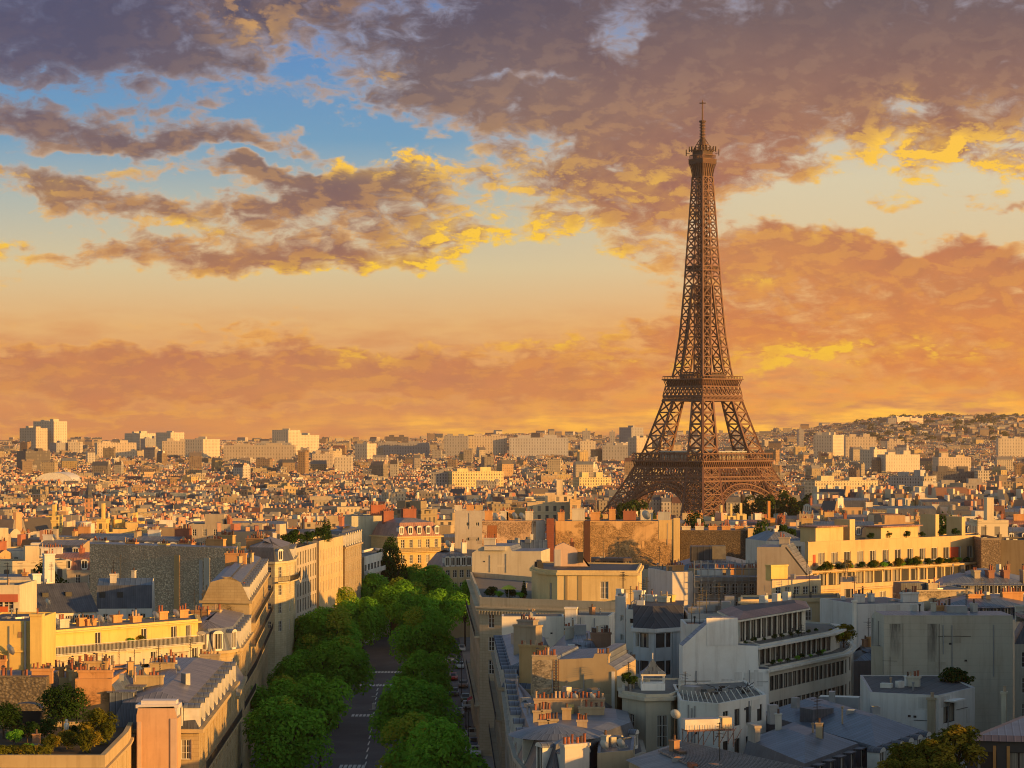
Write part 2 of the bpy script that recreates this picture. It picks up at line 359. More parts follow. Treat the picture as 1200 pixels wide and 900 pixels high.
m_seam('blue_slate', (0.065, 0.10, 0.15), (0.11, 0.145, 0.20), 0.85, 0.42)
m_seam('dark_roofing', (0.035, 0.036, 0.042), (0.06, 0.06, 0.068), 1.2, 0.6)
m_seam('copper_brown', (0.26, 0.12, 0.085), (0.36, 0.18, 0.13), 0.6, 0.5)
m_citywall('city_wall', False); m_citywall('distant_wall', True, 0.8); m_citywall('skyline_wall', False, 0.5)
m_cityroof('city_roof', False); m_cityroof('distant_roof', True)
m_tint('tinted'); m_tint('paintwork', 0.28, 0.5)
simple('white_frame', (0.62, 0.60, 0.55), 0.6)
simple('iron', (0.028, 0.028, 0.03), 0.5)
simple('steel', (0.30, 0.31, 0.33), 0.4, 0.5)
simple('flue_pot', (0.27, 0.095, 0.055), 0.9, var=0.45, scale=1.2)
simple('sooty_pot', (0.10, 0.06, 0.045), 0.9, var=0.4, scale=1.5)
simple('pale_pot', (0.42, 0.30, 0.20), 0.9, var=0.3, scale=1.5)
simple('gravel_roof', (0.15, 0.145, 0.135), 0.95, scale=1.2)
simple('bark', (0.075, 0.055, 0.042), 0.95)
simple('soil', (0.06, 0.045, 0.03), 1.0)
simple('rubber', (0.02, 0.02, 0.021), 0.8)
simple('red_awning', (0.30, 0.02, 0.035), 0.85)
simple('tower_paint', (0.142, 0.068, 0.042), 0.62, var=0.22, scale=0.08)
simple('tower_dark', (0.06, 0.034, 0.024), 0.7, var=0.2, scale=0.1)
def m_glass():
    m, t, b = mat('window_glass'); o = t.new('ShaderNodeObjectInfo').outputs['Random']
    ob = t.new('ShaderNodeTexCoord').outputs['Object']; x_, _, z_ = t.sep(ob)[:]
    fold = t.noise(t.xyz(t.m('MULTIPLY', x_, 9.0), o, 0.0), 1.0, 3, 0.6)
    drape = t.mix(t.lstep(fold, 0.35, 0.65), (0.16, 0.145, 0.12, 1), (0.42, 0.38, 0.31, 1))
    drawn = t.m('GREATER_THAN', t.m('ABSOLUTE', x_), t.m('MULTIPLY_ADD', o, 0.9, 0.05))
    glass = t.mix(o, (0.018, 0.021, 0.026, 1), (0.06, 0.058, 0.054, 1))
    t.l.new(t.mix(t.m('MULTIPLY', drawn, 0.85), glass, drape), b.inputs['Base Color'])
    b.inputs['Roughness'].default_value = 0.07; b.inputs['Specular IOR Level'].default_value = 0.6
m_glass()
def m_asphalt():
    m, t, b = mat('asphalt'); o = t.new('ShaderNodeTexCoord').outputs['Object']
    n = t.noise(o, 0.12, 6, 0.65); n2 = t.noise(o, 2.5, 4, 0.7)
    c = t.mix(t.lstep(n, 0.35, 0.65), (0.065, 0.070, 0.082, 1), (0.105, 0.110, 0.122, 1))
    t.l.new(t.mix(t.lstep(n2, 0.4, 0.7, 0, 0.3), c, (0.03, 0.03, 0.033, 1)), b.inputs['Base Color'])
    b.inputs['Roughness'].default_value = 0.85
m_asphalt()
simple('pavement', (0.20, 0.195, 0.19), 0.9, scale=0.4)
simple('road_paint', (0.62, 0.62, 0.60), 0.8, var=0.3, scale=2.0)
simple('city_ground', (0.085, 0.08, 0.075), 0.95, var=0.3, scale=0.02)
simple('hill_ground', (0.06, 0.07, 0.045), 0.95, var=0.4, scale=0.01)
m_leaf('leaf_plane', (0.08, 0.25, 0.028), (0.26, 0.55, 0.06), (0.42, 0.42, 0.05), 0.5)  # last colour paints sunlit yellow onto some crown lobes
m_leaf('leaf_dark', (0.014, 0.040, 0.010), (0.05, 0.10, 0.022))
m_leaf('leaf_olive', (0.06, 0.075, 0.012), (0.17, 0.17, 0.022), (0.34, 0.24, 0.03))
m_leaf('leaf_park', (0.03, 0.055, 0.014), (0.075, 0.105, 0.022))

# ------------------------------------------------------------------ mesh builder
class MB:
    def __init__(s): s.v = []; s.f = []; s.m = []; s.uv = []; s.mats = []
    def mi(s, name):
        if name not in s.mats: s.mats.append(name)
        return s.mats.index(name)
    def face(s, pts, mname, uvs=None):
        i = len(s.v); s.v += [tuple(p) for p in pts]
        s.f.append(tuple(range(i, i + len(pts)))); s.m.append(s.mi(mname))
        if uvs is None:
            a = Vector(pts[0]); e = Vector(pts[1]) - a
            e = e.normalized() if e.length > 1e-6 else Vector((1, 0, 0))
            nn = (Vector(pts[1]) - a).cross(Vector(pts[-1]) - a)
            q = nn.cross(e); q = q.normalized() if q.length > 1e-9 else Vector((0, 0, 1))
            uvs = [((Vector(p) - a).dot(e), (Vector(p) - a).dot(q)) for p in pts]
        s.uv += uvs
    def box(s, x0, x1, y0, y1, z0, z1, mname, top=None, M=None, bottom=True):
        p = [(x0, y0, z0), (x1, y0, z0), (x1, y1, z0), (x0, y1, z0), (x0, y0, z1), (x1, y0, z1), (x1, y1, z1), (x0, y1, z1)]
        if M is not None: p = [tuple(M @ Vector(q)) for q in p]
        for q in ((0, 1, 5, 4), (1, 2, 6, 5), (2, 3, 7, 6), (3, 0, 4, 7)): s.face([p[k] for k in q], mname)
        s.face([p[k] for k in (4, 5, 6, 7)], top or mname)
        if bottom: s.face([p[k] for k in (3, 2, 1, 0)], mname)
    def beam(s, a, b, wd, mname, hd=None):
        a, b = Vector(a), Vector(b); d = b - a
        if d.length < 1e-6: return
        d.normalize(); up = Vector((0, 0, 1)) if abs(d.z) < 0.95 else Vector((1, 0, 0))
        r = d.cross(up).normalized() * (wd / 2); q = r.cross(d).normalized() * ((hd or wd) / 2)
        c = [a - r - q, a + r - q, a + r + q, a - r + q, b - r - q, b + r - q, b + r + q, b - r + q]
        for k in ((0, 4, 5, 1), (1, 5, 6, 2), (2, 6, 7, 3), (3, 7, 4, 0), (0, 1, 2, 3), (7, 6, 5, 4)): s.face([c[j] for j in k], mname)
    def lathe(s, prof, n, mname, c=(0, 0, 0), a0=0.0):
        cx, cy, cz = c
        for (r0, z0), (r1, z1) in zip(prof, prof[1:]):
            for k in range(n):
                t0, t1 = a0 + 2 * math.pi * k / n, a0 + 2 * math.pi * (k + 1) / n
                q = [(cx + r * math.cos(t), cy + r * math.sin(t), cz + z) for r, t, z in ((r0, t0, z0), (r0, t1, z0), (r1, t1, z1), (r1, t0, z1))]
                if r1 < 1e-6: q = q[:3]
                elif r0 < 1e-6: q = [q[0], q[2], q[3]]
                s.face(q, mname)
    def mesh(s, name):
        me = bpy.data.meshes.new(name)
        me.from_pydata(s.v, [], s.f)
        for k in s.mats: me.materials.append(MATS[k])
        me.polygons.foreach_set('material_index', s.m)
        ul = me.uv_layers.new(name='UVMap')
        ul.data.foreach_set('uv', [c for q in s.uv for c in q])
        me.update()
        return me
    def build(s, name, parent=None, loc=(0, 0, 0), col=None, rz=0.0):
        return link(name, s.mesh(name), parent, loc, col, rz)
def link(name, data, parent=None, loc=(0, 0, 0), col=None, rz=0.0):
    o = bpy.data.objects.new(name, data); COL.objects.link(o)
    o.location = loc; o.rotation_euler = (0, 0, rz)
    if parent is not None: o.parent = parent
    if col is not None: o.color = (*col[:3], 1.0)
    return o
def tag(o, label=None, cat=None, group=None, kind=None):
    for k, v in (('label', label), ('category', cat), ('group', group), ('kind', kind)):
        if v: o[k] = v
    return o
def empty(name, loc, label, cat, group=None, rz=0.0):
    o = link(name, None, None, loc, None, rz); o.empty_display_size = 0.5
    return tag(o, label, cat, group)
def shift(a, b): return (a[0] - b[0], a[1] - b[1], a[2] - b[2])

# photo ray helpers: used only to estimate where a real thing stands
def X(px, d): return (px - 600.0) * d / F
def Z(py, d): return CZ - (py - HZ) * d / F
def D(py, z): return F * (CZ - z) / (py - HZ)

def smooth(a, b, t):
    t = min(1.0, max(0.0, (t - a) / (b - a))); return t * t * (3 - 2 * t)
def ground_z(x, y):
    d = max(y, 1.0)
    rt = smooth(0.02, 0.085, x / d)
    z = -26.0 * smooth(520 + 480 * rt, 1480 + 120 * rt, d)
    z += 36.0 * smooth(3200, 7600, d)
    px = x / d
    z += 70.0 * smooth(0.105, 0.175, px) * smooth(5200, 8200, d) 
    z += 26.0 * smooth(0.02, 0.10, px) * smooth(5600, 8200, d) 
    z += 22.0 * math.exp(-((px - 0.005) / 0.035) ** 2) * smooth(5600, 8200, d)
    z -= 6.0 * smooth(-0.03, -0.12, px) * smooth(4600, 7000, d)
    return z

# ------------------------------------------------------------------ ground
def build_ground():
    rs = [0, 120, 300, 420, 520, 560, 600, 680, 760, 850, 950, 1050, 1150, 1250, 1350, 1600, 2000, 2500, 3000, 3300, 3700, 4200, 4700, 5200, 5600, 6000, 6500, 7000, 7600, 8200, 9000, 10500, 14000, 22000]
    th = [math.radians(a) for a in list(range(-180, -20, 10)) + [x * 0.8 for x in range(-25, 26)] + list(range(30, 180, 10))]
    m = MB(); idx = {}
    v = []; 
    for i, r in enumerate(rs):
        for j, t in enumerate(th):
            x, y = r * math.sin(t), r * math.cos(t)
            idx[i, j] = len(v); v.append((x, y, ground_z(x, y) if y > 0 else 0.0))
    f = []
    for i in range(len(rs) - 1):
        for j in range(len(th)):
            k = (j + 1) % len(th)
            f.append((idx[i, j], idx[i, k], idx[i + 1, k], idx[i + 1, j])[::-1] if i else (idx[0, j], idx[1, j], idx[1, k]))
    me = bpy.data.meshes.new('ground'); me.from_pydata(v, [], f); me.update()
    me.materials.append(MATS['city_ground'])
    o = link('ground', me); o['kind'] = 'structure'
    return o
build_ground()

# ------------------------------------------------------------------ building kit
def V2(a, b=None): return Vector((a[0], a[1])) if b is None else Vector((b[0] - a[0], b[1] - a[1]))
def inset(pts, ds):
    """polygon (counter-clockwise) with edge k moved inward by ds[k]"""
    n = len(pts); out = []
    for k in range(n):
        a, b, c = V2(pts[k - 1]), V2(pts[k]), V2(pts[(k + 1) % n])
        e0, e1 = (b - a).normalized(), (c - b).normalized()
        n0, n1 = Vector((-e0.y, e0.x)), Vector((-e1.y, e1.x))
        d0, d1 = ds[k - 1], ds[k]
        det = e0.x * e1.y - e0.y * e1.x
        if abs(det) < 1e-3: out.append(tuple(b + n0 * ((d0 + d1) / 2))); continue
        p, q = b + n0 * d0, b + n1 * d1
        t = ((q.x - p.x) * e1.y - (q.y - p.y) * e1.x) / det
        out.append(tuple(p + e0 * t))
    return out
def rect(pl, dl, pr, dr, depth):
    a, b = Vector((X(pl, dl), dl)), Vector((X(pr, dr), dr))
    e = (b - a).normalized(); n = Vector((-e.y, e.x)) * depth
    return [tuple(a), tuple(b), tuple(b + n), tuple(a + n)]
_wm = {}
def win_mesh(w, h, style):
    key = (round(w, 2), round(h, 2), style)
    if key in _wm: return _wm[key]
    m = MB(); y = .2; fm = 'white_frame' if style in ('french', 'plain', 'shutter') else 'iron'
    m.face([(-w / 2, y, 0), (w / 2, y, 0), (w / 2, y, h), (-w / 2, y, h)], 'window_glass')
    t = .09 if style != 'office' else .07
    for x0, x1, z0, z1 in ((-w / 2, -w / 2 + t, 0, h), (w / 2 - t, w / 2, 0, h), (-w / 2 + t, w / 2 - t, 0, t), (-w / 2 + t, w / 2 - t, h - t, h)):
        m.box(x0, x1, y - .09, y - .005, z0, z1, fm)
    if style == 'french':
        m.box(-.05, .05, y - .09, y - .005, t, h - t, fm)
        for k in (1, 2): m.box(-w / 2 + t, -.05, y - .06, y - .005, h * k / 3 - .025, h * k / 3 + .025, fm); m.box(.05, w / 2 - t, y - .06, y - .005, h * k / 3 - .025, h * k / 3 + .025, fm)
    elif style == 'office':
        n = max(1, round(w / 1.5))
        for k in range(1, n): m.box(-w / 2 + w * k / n - .04, -w / 2 + w * k / n + .04, y - .09, y - .005, t, h - t, fm)
    elif style == 'plain': m.box(-.04, .04, y - .09, y - .005, t, h - t, fm)
    if style == 'shutter':
        m.box(-w / 2 + .02, w / 2 - .02, .03, .10, h * .45, h, 'white_frame')
    _wm[key] = m.mesh('window'); return _wm[key]
_rm = {}
class Bld:
    def __init__(s, label, pts, z0, z1, col, wmat='plaster', name='apartment_building', group=None, cat='building'):
        s.pts, s.z0, s.z1, s.col, s.wmat = pts, z0, z1, col, wmat
        c = (sum(p[0] for p in pts) / len(pts), sum(p[1] for p in pts) / len(pts), z0)
        s.c = c; s.root = empty(name, c, label, cat, group)
        s.ops = {}; s.wins = []; s.roof = None
        s.L = [(p[0] - c[0], p[1] - c[1]) for p in pts]; s.H = z1 - z0
    def edge(s, k):
        a, b = V2(s.L[k]), V2(s.L[(k + 1) % len(s.L)]); e = b - a
        return a, e.normalized(), e.length
    def win(s, k, n, floors, w=1.1, h=1.9, top=0.9, fh=3.1, m0=.8, m1=.8, style='french', skip=()):
        a, e, Ln = s.edge(k)
        if Ln < w + .5 or n < 1: return s
        for f in range(floors):
            v1 = s.H - top - f * fh; v0 = v1 - h
            if v0 < .05: break
            for i in range(n):
                if (f, i) in skip: continue
                u = m0 + w / 2 + (Ln - m0 - m1 - w) * (i / (n - 1) if n > 1 else .5)
                s.op(k, u - w / 2, u + w / 2, v0, v1, style)
        return s
    def op(s, k, u0, u1, v0, v1, style='french'):
        s.ops.setdefault(k, []).append((u0, u1, v0, v1)); s.wins.append((k, u0, u1, v0, v1, style)); return s
    def walls(s, mats=None):
        m = MB(); H = s.H; mats = mats or {}
        for k in range(len(s.L)):
            a, e, Ln = s.edge(k); ops = s.ops.get(k, []); n = Vector((e.y, -e.x)); wm = mats.get(k, s.wmat)
            P = lambda u, v, dd=0.0: (a.x + e.x * u - n.x * dd, a.y + e.y * u - n.y * dd, v)
            us = sorted({0, Ln, *[q for o in ops for q in o[:2]]}); vs = sorted({0, H, *[q for o in ops for q in o[2:]]})
            for v0, v1 in zip(vs, vs[1:]):
                run = None
                for u0, u1 in zip(us, us[1:]):
                    uc, vc = (u0 + u1) / 2, (v0 + v1) / 2
                    hole = any(o[0] < uc < o[1] and o[2] < vc < o[3] for o in ops)
                    if not hole: run = (run[0], u1) if run else (u0, u1)
                    if (hole or u1 == us[-1]) and run:
                        r0, r1 = run; run = None
                        m.face([P(r0, v0), P(r1, v0), P(r1, v1), P(r0, v1)], wm, [(r0, v0), (r1, v0), (r1, v1), (r0, v1)])
            for u0, u1, v0, v1 in ops:
                for q in ((P(u0, v0), P(u1, v0), P(u1, v0, .2), P(u0, v0, .2)), (P(u1, v1), P(u0, v1), P(u0, v1, .2), P(u1, v1, .2)), (P(u0, v1), P(u0, v0), P(u0, v0, .2), P(u0, v1, .2)), (P(u1, v0), P(u1, v1), P(u1, v1, .2), P(u1, v0, .2))):
                    m.face(q, wm)
        s.wall = m.build('wall', s.root, (0, 0, 0), s.col)
        for k, u0, u1, v0, v1, st in s.wins:
            a, e, Ln = s.edge(k); p = a + e * ((u0 + u1) / 2)
            link('window', win_mesh(u1 - u0, v1 - v0, st), s.root, (p.x, p.y, v0), None, math.atan2(e.y, e.x))
        return s
    def flat(s, par=.5, mat='gravel_roof', t=.28, drop=.0, cop=None):
        H = s.H; r = MB(); inn = inset(s.L, [t] * len(s.L)); n = len(s.L)
        r.face([(*p, H - drop + .05) for p in inn], mat)
        for k in range(n):
            q = (k + 1) % n; a, b, c, d = s.L[k], s.L[q], inn[q], inn[k]
            r.face([(*a, H), (*b, H), (*b, H + par), (*a, H + par)], s.wmat if s.wmat in ('tinted',) else 'plaster')
            r.face([(*a, H + par), (*b, H + par), (*c, H + par), (*d, H + par)], cop or 'plaster')
            r.face([(*d, H + par), (*c, H + par), (*c, H - drop + .05), (*d, H - drop + .05)], 'plaster')
        s.roof = r.build('roof', s.root, (0, 0, 0), s.col); s.rz = H + .05; return s
    def slopes(s, stages, mats, cap, party=(), over=.0):
        """roof of one or two pitches: stages = [(inset, rise)], party edges stay upright as gable walls"""
        n = len(s.L); r = MB(); z = s.H; cur = inset(s.L, [0 if k in party else -over for k in range(n)]) if over else list(s.L); tot = 0
        s.slope0 = stages[0]
        for (ins, rise), mt in zip(stages, mats):
            tot += ins
            nxt = inset(s.L, [0.0 if k in party else tot for k in range(n)])
            for k in range(n):
                q = (k + 1) % n
                f = [(*cur[k], z), (*cur[q], z), (*nxt[q], z + rise), (*nxt[k], z + rise)]
                r.face(f, s.wmat if k in party else mt)
            cur = nxt; z += rise
        r.face([(*p, z) for p in cur], cap)
        s.roof = r.build('roof', s.root, (0, 0, 0), s.col); s.rz = z; return s
    def ridge(s, rise, mat, along=0, over=.3, gable=None):
        """pitched roof, ridge parallel to edge `along` of a four-sided plan"""
        L = s.L[along:] + s.L[:along]; H = s.H; r = MB()
        a, b, c, d = [Vector((*p, H)) for p in L]
        e = (b - a).normalized() * over; f = (d - a).normalized() * over
        m0, m1 = (a + d) / 2 + Vector((0, 0, rise)), (b + c) / 2 + Vector((0, 0, rise))
        k = rise / ((d - a).length / 2) * over
        dz = Vector((0, 0, k))
        r.face([a - e - f - dz, b + e - f - dz, m1 + e, m0 - e], mat); r.face([c + e + f - dz, d - e + f - dz, m0 - e, m1 + e], mat)
        g = gable or s.wmat
        r.face([d, a, m0 - Vector((0, 0, .06))], g); r.face([b, c, m1 - Vector((0, 0, .06))], g)
        s.roof = r.build('roof', s.root, (0, 0, 0), s.col); s.rz = H + rise; return s
    def cornice(s, z, proj=.45, h=.4, name='cornice', mat=None, col=None):
        v = z - s.z0; n = len(s.L); r = MB(); o = inset(s.L, [-proj] * n); mt = mat or 'plaster'
        for k in range(n):
            q = (k + 1) % n; A, B, C_, D_ = s.L[k], s.L[q], o[q], o[k]
            r.face([(*D_, v), (*C_, v), (*C_, v + h), (*D_, v + h)], mt)
            r.face([(*D_, v + h), (*C_, v + h), (*B, v + h), (*A, v + h)], mt)
            r.face([(*A, v), (*B, v), (*C_, v), (*D_, v)], mt)
        r.build(name, s.root, (0, 0, 0), col or s.col); return s
    def balcony(s, k, z, u0=None, u1=None, depth=.8, rail='iron', slab=None, rh=1.0, solid=False):
        a, e, Ln = s.edge(k); u0 = 0 if u0 is None else u0; u1 = Ln if u1 is None else u1; Lb = u1 - u0
        r = MB(); r.box(0, Lb, -depth, -.004, -.22, 0, 'plaster')
        if solid: r.box(0, Lb, -depth, -depth + .12, .003, rh, rail)
        else:
            r.box(0, Lb, -depth + .02, -depth + .07, rh - .05, rh, rail); r.box(0, Lb, -depth + .02, -depth + .06, .08, .13, rail)
            n = max(2, int(Lb / .22))
            for i in range(n + 1):
                x = .02 + (Lb - .04) * i / n; r.box(x - .018, x + .018, -depth + .025, -depth + .06, .0, rh - .05, rail, bottom=False)
        p = a + e * u0
        r.build('balcony', s.root, (p.x, p.y, z - s.z0), slab or s.col, math.atan2(e.y, e.x)); return s
    def at(s, t, q):
        a, b, d = V2(s.L[0]), V2(s.L[1]), V2(s.L[-1]); return a + (b - a) * t + (d - a) * q
    def chimney(s, t, q, zb, h, ln=2.2, th=.8, ang=None, pots=None, col=None, mat='plaster', dx=0, ph=.65):
        """a chimney stack with its row of flue pots; zb is the stack's foot in metres above the street datum"""
        p = s.at(t, q); a, e, _ = s.edge(0)
        base = math.atan2(e.y, e.x); ang = base + (math.pi / 2 if ang == 'x' else (ang or 0))
        m = MB(); m.box(-ln / 2, ln / 2, -th / 2, th / 2, 0, h - .25, mat)
        m.box(-ln / 2 - .1, ln / 2 + .1, -th / 2 - .1, th / 2 + .1, h - .25, h, mat)
        n = pots if pots is not None else max(2, int(ln / .42))
        for i in range(n):
            if random.random() < .14: continue
            x = -ln / 2 + ln * (i + .5 + random.uniform(-.18, .18)) / n; r_ = random.choice((.10, .13, .13, .16))
            hh = ph * random.choice((.45, .7, .8, .95, 1.25)); pm = random.choice(('flue_pot', 'flue_pot', 'flue_pot', 'sooty_pot', 'pale_pot'))
            m.lathe([(r_ * 1.1, h), (r_, h + hh * .9), (r_ * 1.25, h + hh * .92), (r_ * 1.25, h + hh), (r_ * .6, h + hh)], 7, pm, (x, 0, 0))
            if random.random() < .12: m.lathe([(r_ * 1.5, h + hh + .12), (0, h + hh + .3)], 7, 'iron', (x, 0, 0))
        m.build('chimney', s.roof or s.root, (p.x, p.y, zb - s.z0), col or s.col, ang); return s
    def dormers(s, k, n, w=1.15, h=1.75, zb=.35, m0=1.2, m1=1.2, style='arch', mat='zinc'):
        ins, rise = s.slope0; a, e, Ln = s.edge(k); key = ('dormer', round(w, 2), round(h, 2), style, round(ins / rise, 2), mat)
        if key not in _rm:
            m = MB(); dp = ins / rise * (h + .3) + .5; t = .16
            m.box(-w / 2 - t, -w / 2, -.12, dp, 0, h, 'white_frame' if style != 'shed' else mat); m.box(w / 2, w / 2 + t, -.12, dp, 0, h, 'white_frame' if style != 'shed' else mat)
            m.box(-w / 2, w / 2, -.12, dp, -.25, .06, 'white_frame')
            m.face([(-w / 2, .02, .06), (w / 2, .02, .06), (w / 2, .02, h), (-w / 2, .02, h)], 'window_glass')
            m.box(-.05, .05, -.05, .015, .06, h, 'white_frame')
            ww = w / 2 + t + .08
            if style == 'arch':
                N = 8; pr = [(ww * math.cos(math.pi * i / N), h + .02 + .45 * math.sin(math.pi * i / N)) for i in range(N + 1)]
                for (x0, z0), (x1, z1) in zip(pr, pr[1:]): m.face([(x0, -.22, z0), (x0, dp, z0), (x1, dp, z1), (x1, -.22, z1)], mat)
                m.face([(x, -.2, z) for x, z in pr], 'white_frame')
            elif style == 'gable':
                m.face([(-ww, -.22, h), (0, -.22, h + .55), (0, dp, h + .55), (-ww, dp, h)][::-1], mat); m.face([(0, -.22, h + .55), (ww, -.22, h), (ww, dp, h), (0, dp, h + .55)][::-1], mat)
                m.face([(-ww, -.2, h), (ww, -.2, h), (0, -.2, h + .55)], 'white_frame')
            else:
                m.box(-ww, ww, -.25, dp + .3, h + .003, h + .12, mat)
            _rm[key] = m.mesh('dormer')
        nn = Vector((-e.y, e.x)); off = ins / rise * zb - .05
        for i in range(n):
            u = m0 + (Ln - m0 - m1) * (i / (n - 1) if n > 1 else .5); p = a + e * u + nn * off
            link('dormer', _rm[key], s.roof, (p.x, p.y, s.H + zb), None, math.atan2(e.y, e.x))
        return s
    def hatch(s, t, q, w, d, h, z=None, mat='steel', name='roof_box', top=None, col=None, ang=0.0):
        p = s.at(t, q); a, e, _ = s.edge(0)
        m = MB(); m.box(-w / 2, w / 2, -d / 2, d / 2, -.6, h, mat, top=top)
        m.build(name, s.roof or s.root, (p.x, p.y, (s.rz if z is None else z - s.z0)), col or s.col, math.atan2(e.y, e.x) + ang); return s
    def dish(s, t, q, r=.45, z=None, az=2.4, mast=1.1):
        p = s.at(t, q)
        if 'dish' not in _rm:
            m = MB(); m.box(-.03, .03, -.03, .03, -.4, 1.1, 'steel')
            N = 14; R = Matrix.Translation((0, -.12, 1.15)) @ Matrix.Rotation(math.radians(68), 4, 'X')
            rings = [[tuple(R @ Vector((rr * math.cos(2 * math.pi * k / N), rr * math.sin(2 * math.pi * k / N), .28 * rr * rr))) for k in range(N)] for rr in (.02, .5, 1.0)]
            for a_, b_ in zip(rings, rings[1:]):
                for k in range(N): m.face([a_[k], a_[(k + 1) % N], b_[(k + 1) % N], b_[k]], 'white_frame')
            m.beam(R @ Vector((0, -1, .25)), R @ Vector((0, 0, .9)), .06, 'steel'); m.box(-.09, .09, -.09, .09, -.05, .2, 'steel', M=R @ Matrix.Translation((0, 0, .8)))
            _rm['dish'] = m.mesh('satellite_dish')
        o = link('satellite_dish', _rm['dish'], s.roof or s.root, (p.x, p.y, (s.rz if z is None else z - s.z0)), None, az); o.scale = (r, r, r); return s
    def clutter(s, n, seed=0):
        """the small things every roof collects: vents, pipes, skylights, hatches and aerials"""
        rg = random.Random(seed + int(s.c[1] * 7)); zt = s.rz
        for i in range(n):
            t, q = rg.uniform(.2, .8), rg.uniform(.25, .75); k = rg.random(); p = s.at(t, q); m = MB()
            if k < .3: nm = 'vent_pipe'; m.lathe([(.09, -.8), (.09, .7), (.15, .75), (.15, .9), (0, .95)], 8, rg.choice(('steel', 'pale_pot', 'iron')))
            elif k < .5: nm = 'skylight'; m.box(-.55, .55, -.4, .4, -.5, .18, 'steel'); m.face([(-.48, -.34, .186), (.48, -.34, .186), (.48, .34, .186), (-.48, .34, .186)], 'window_glass')
            elif k < .7: nm = 'roof_vent'; w_ = rg.uniform(.25, .55); m.box(-w_, w_, -.3, .3, -.5, rg.uniform(.4, .9), rg.choice(('steel', 'plaster', 'gravel_roof')))
            elif k < .85: nm = 'stub_chimney'; m.box(-.35, .35, -.3, .3, -.5, 1.0, 'plaster'); m.box(-.42, .42, -.37, .37, 1.0, 1.1, 'plaster'); m.lathe([(.12, 1.1), (.1, 1.5), (.14, 1.55), (.06, 1.55)], 7, 'sooty_pot')
            else: s.antenna(t, q, rg.uniform(2, 4)); continue
            m.build(nm, s.roof or s.root, (p.x, p.y, zt), rg.choice((s.col, (.5, .48, .44), (.35, .2, .12))), rg.random() * 3)
        return s
    def weather(s, k, n, z_lo, seed=0):
        """patches of newer render, pipes, grilles and old flue lines on a blank wall"""
        rg = random.Random(seed + int(s.c[0] * 9)); a, e, Ln = s.edge(k); top = s.H
        for i in range(n):
            u = rg.uniform(.06, .94) * Ln; v = rg.uniform(z_lo - s.z0, top - .6); c_ = rg.random(); m = MB(); f = rg.uniform(.78, 1.08); col = tuple(x * f for x in s.col); nm = 'render_patch'; mt = 'plaster'
            if c_ < .42: w_, h_, t_ = rg.uniform(.5, 2.4), rg.uniform(.4, 1.8), .012 + .004 * i
            elif c_ < .66: w_, h_, t_, nm = .11, rg.uniform(3, 9), .1, 'downpipe_or_shade_strip'; mt = 'steel'; v = top - h_ - rg.uniform(0, .5)
            elif c_ < .84: w_, h_, t_, nm, mt = .3, .22, .05, 'grille', 'iron'
            else: w_, h_, t_, nm, mt = rg.uniform(2, 5), .05, .05, 'conduit', 'iron'
            w_ = min(w_, Ln * .8); u = min(max(u, w_ / 2 + .1), Ln - w_ / 2 - .1); h_ = min(h_, top - v - .1)
            if h_ < .04: continue
            m.box(-w_ / 2, w_ / 2, -t_, -.004, v, v + h_, mt); p = a + e * u
            m.build(nm, s.root, (p.x, p.y, 0), col, math.atan2(e.y, e.x))
        return s
    def antenna(s, t, q, h=3.0, z=None):
        p = s.at(t, q); 
        if 'aerial' not in _rm:
            m = MB(); m.box(-.03, .03, -.03, .03, -.4, 3.0, 'iron')
            for k, zz in enumerate((1.9, 2.15, 2.4, 2.65, 2.9)): m.box(-.5 + .05 * k, .5 - .05 * k, -.02, .02, zz, zz + .04, 'iron')
            m.box(-.02, .02, -.8, .8, 2.5, 2.54, 'iron')
            _rm['aerial'] = m.mesh('aerial')
        o = link('aerial', _rm['aerial'], s.roof or s.root, (p.x, p.y, (s.rz if z is None else z - s.z0)), None, random.random() * 3); o.scale = (1, 1, h / 3); return s
random.seed(11)

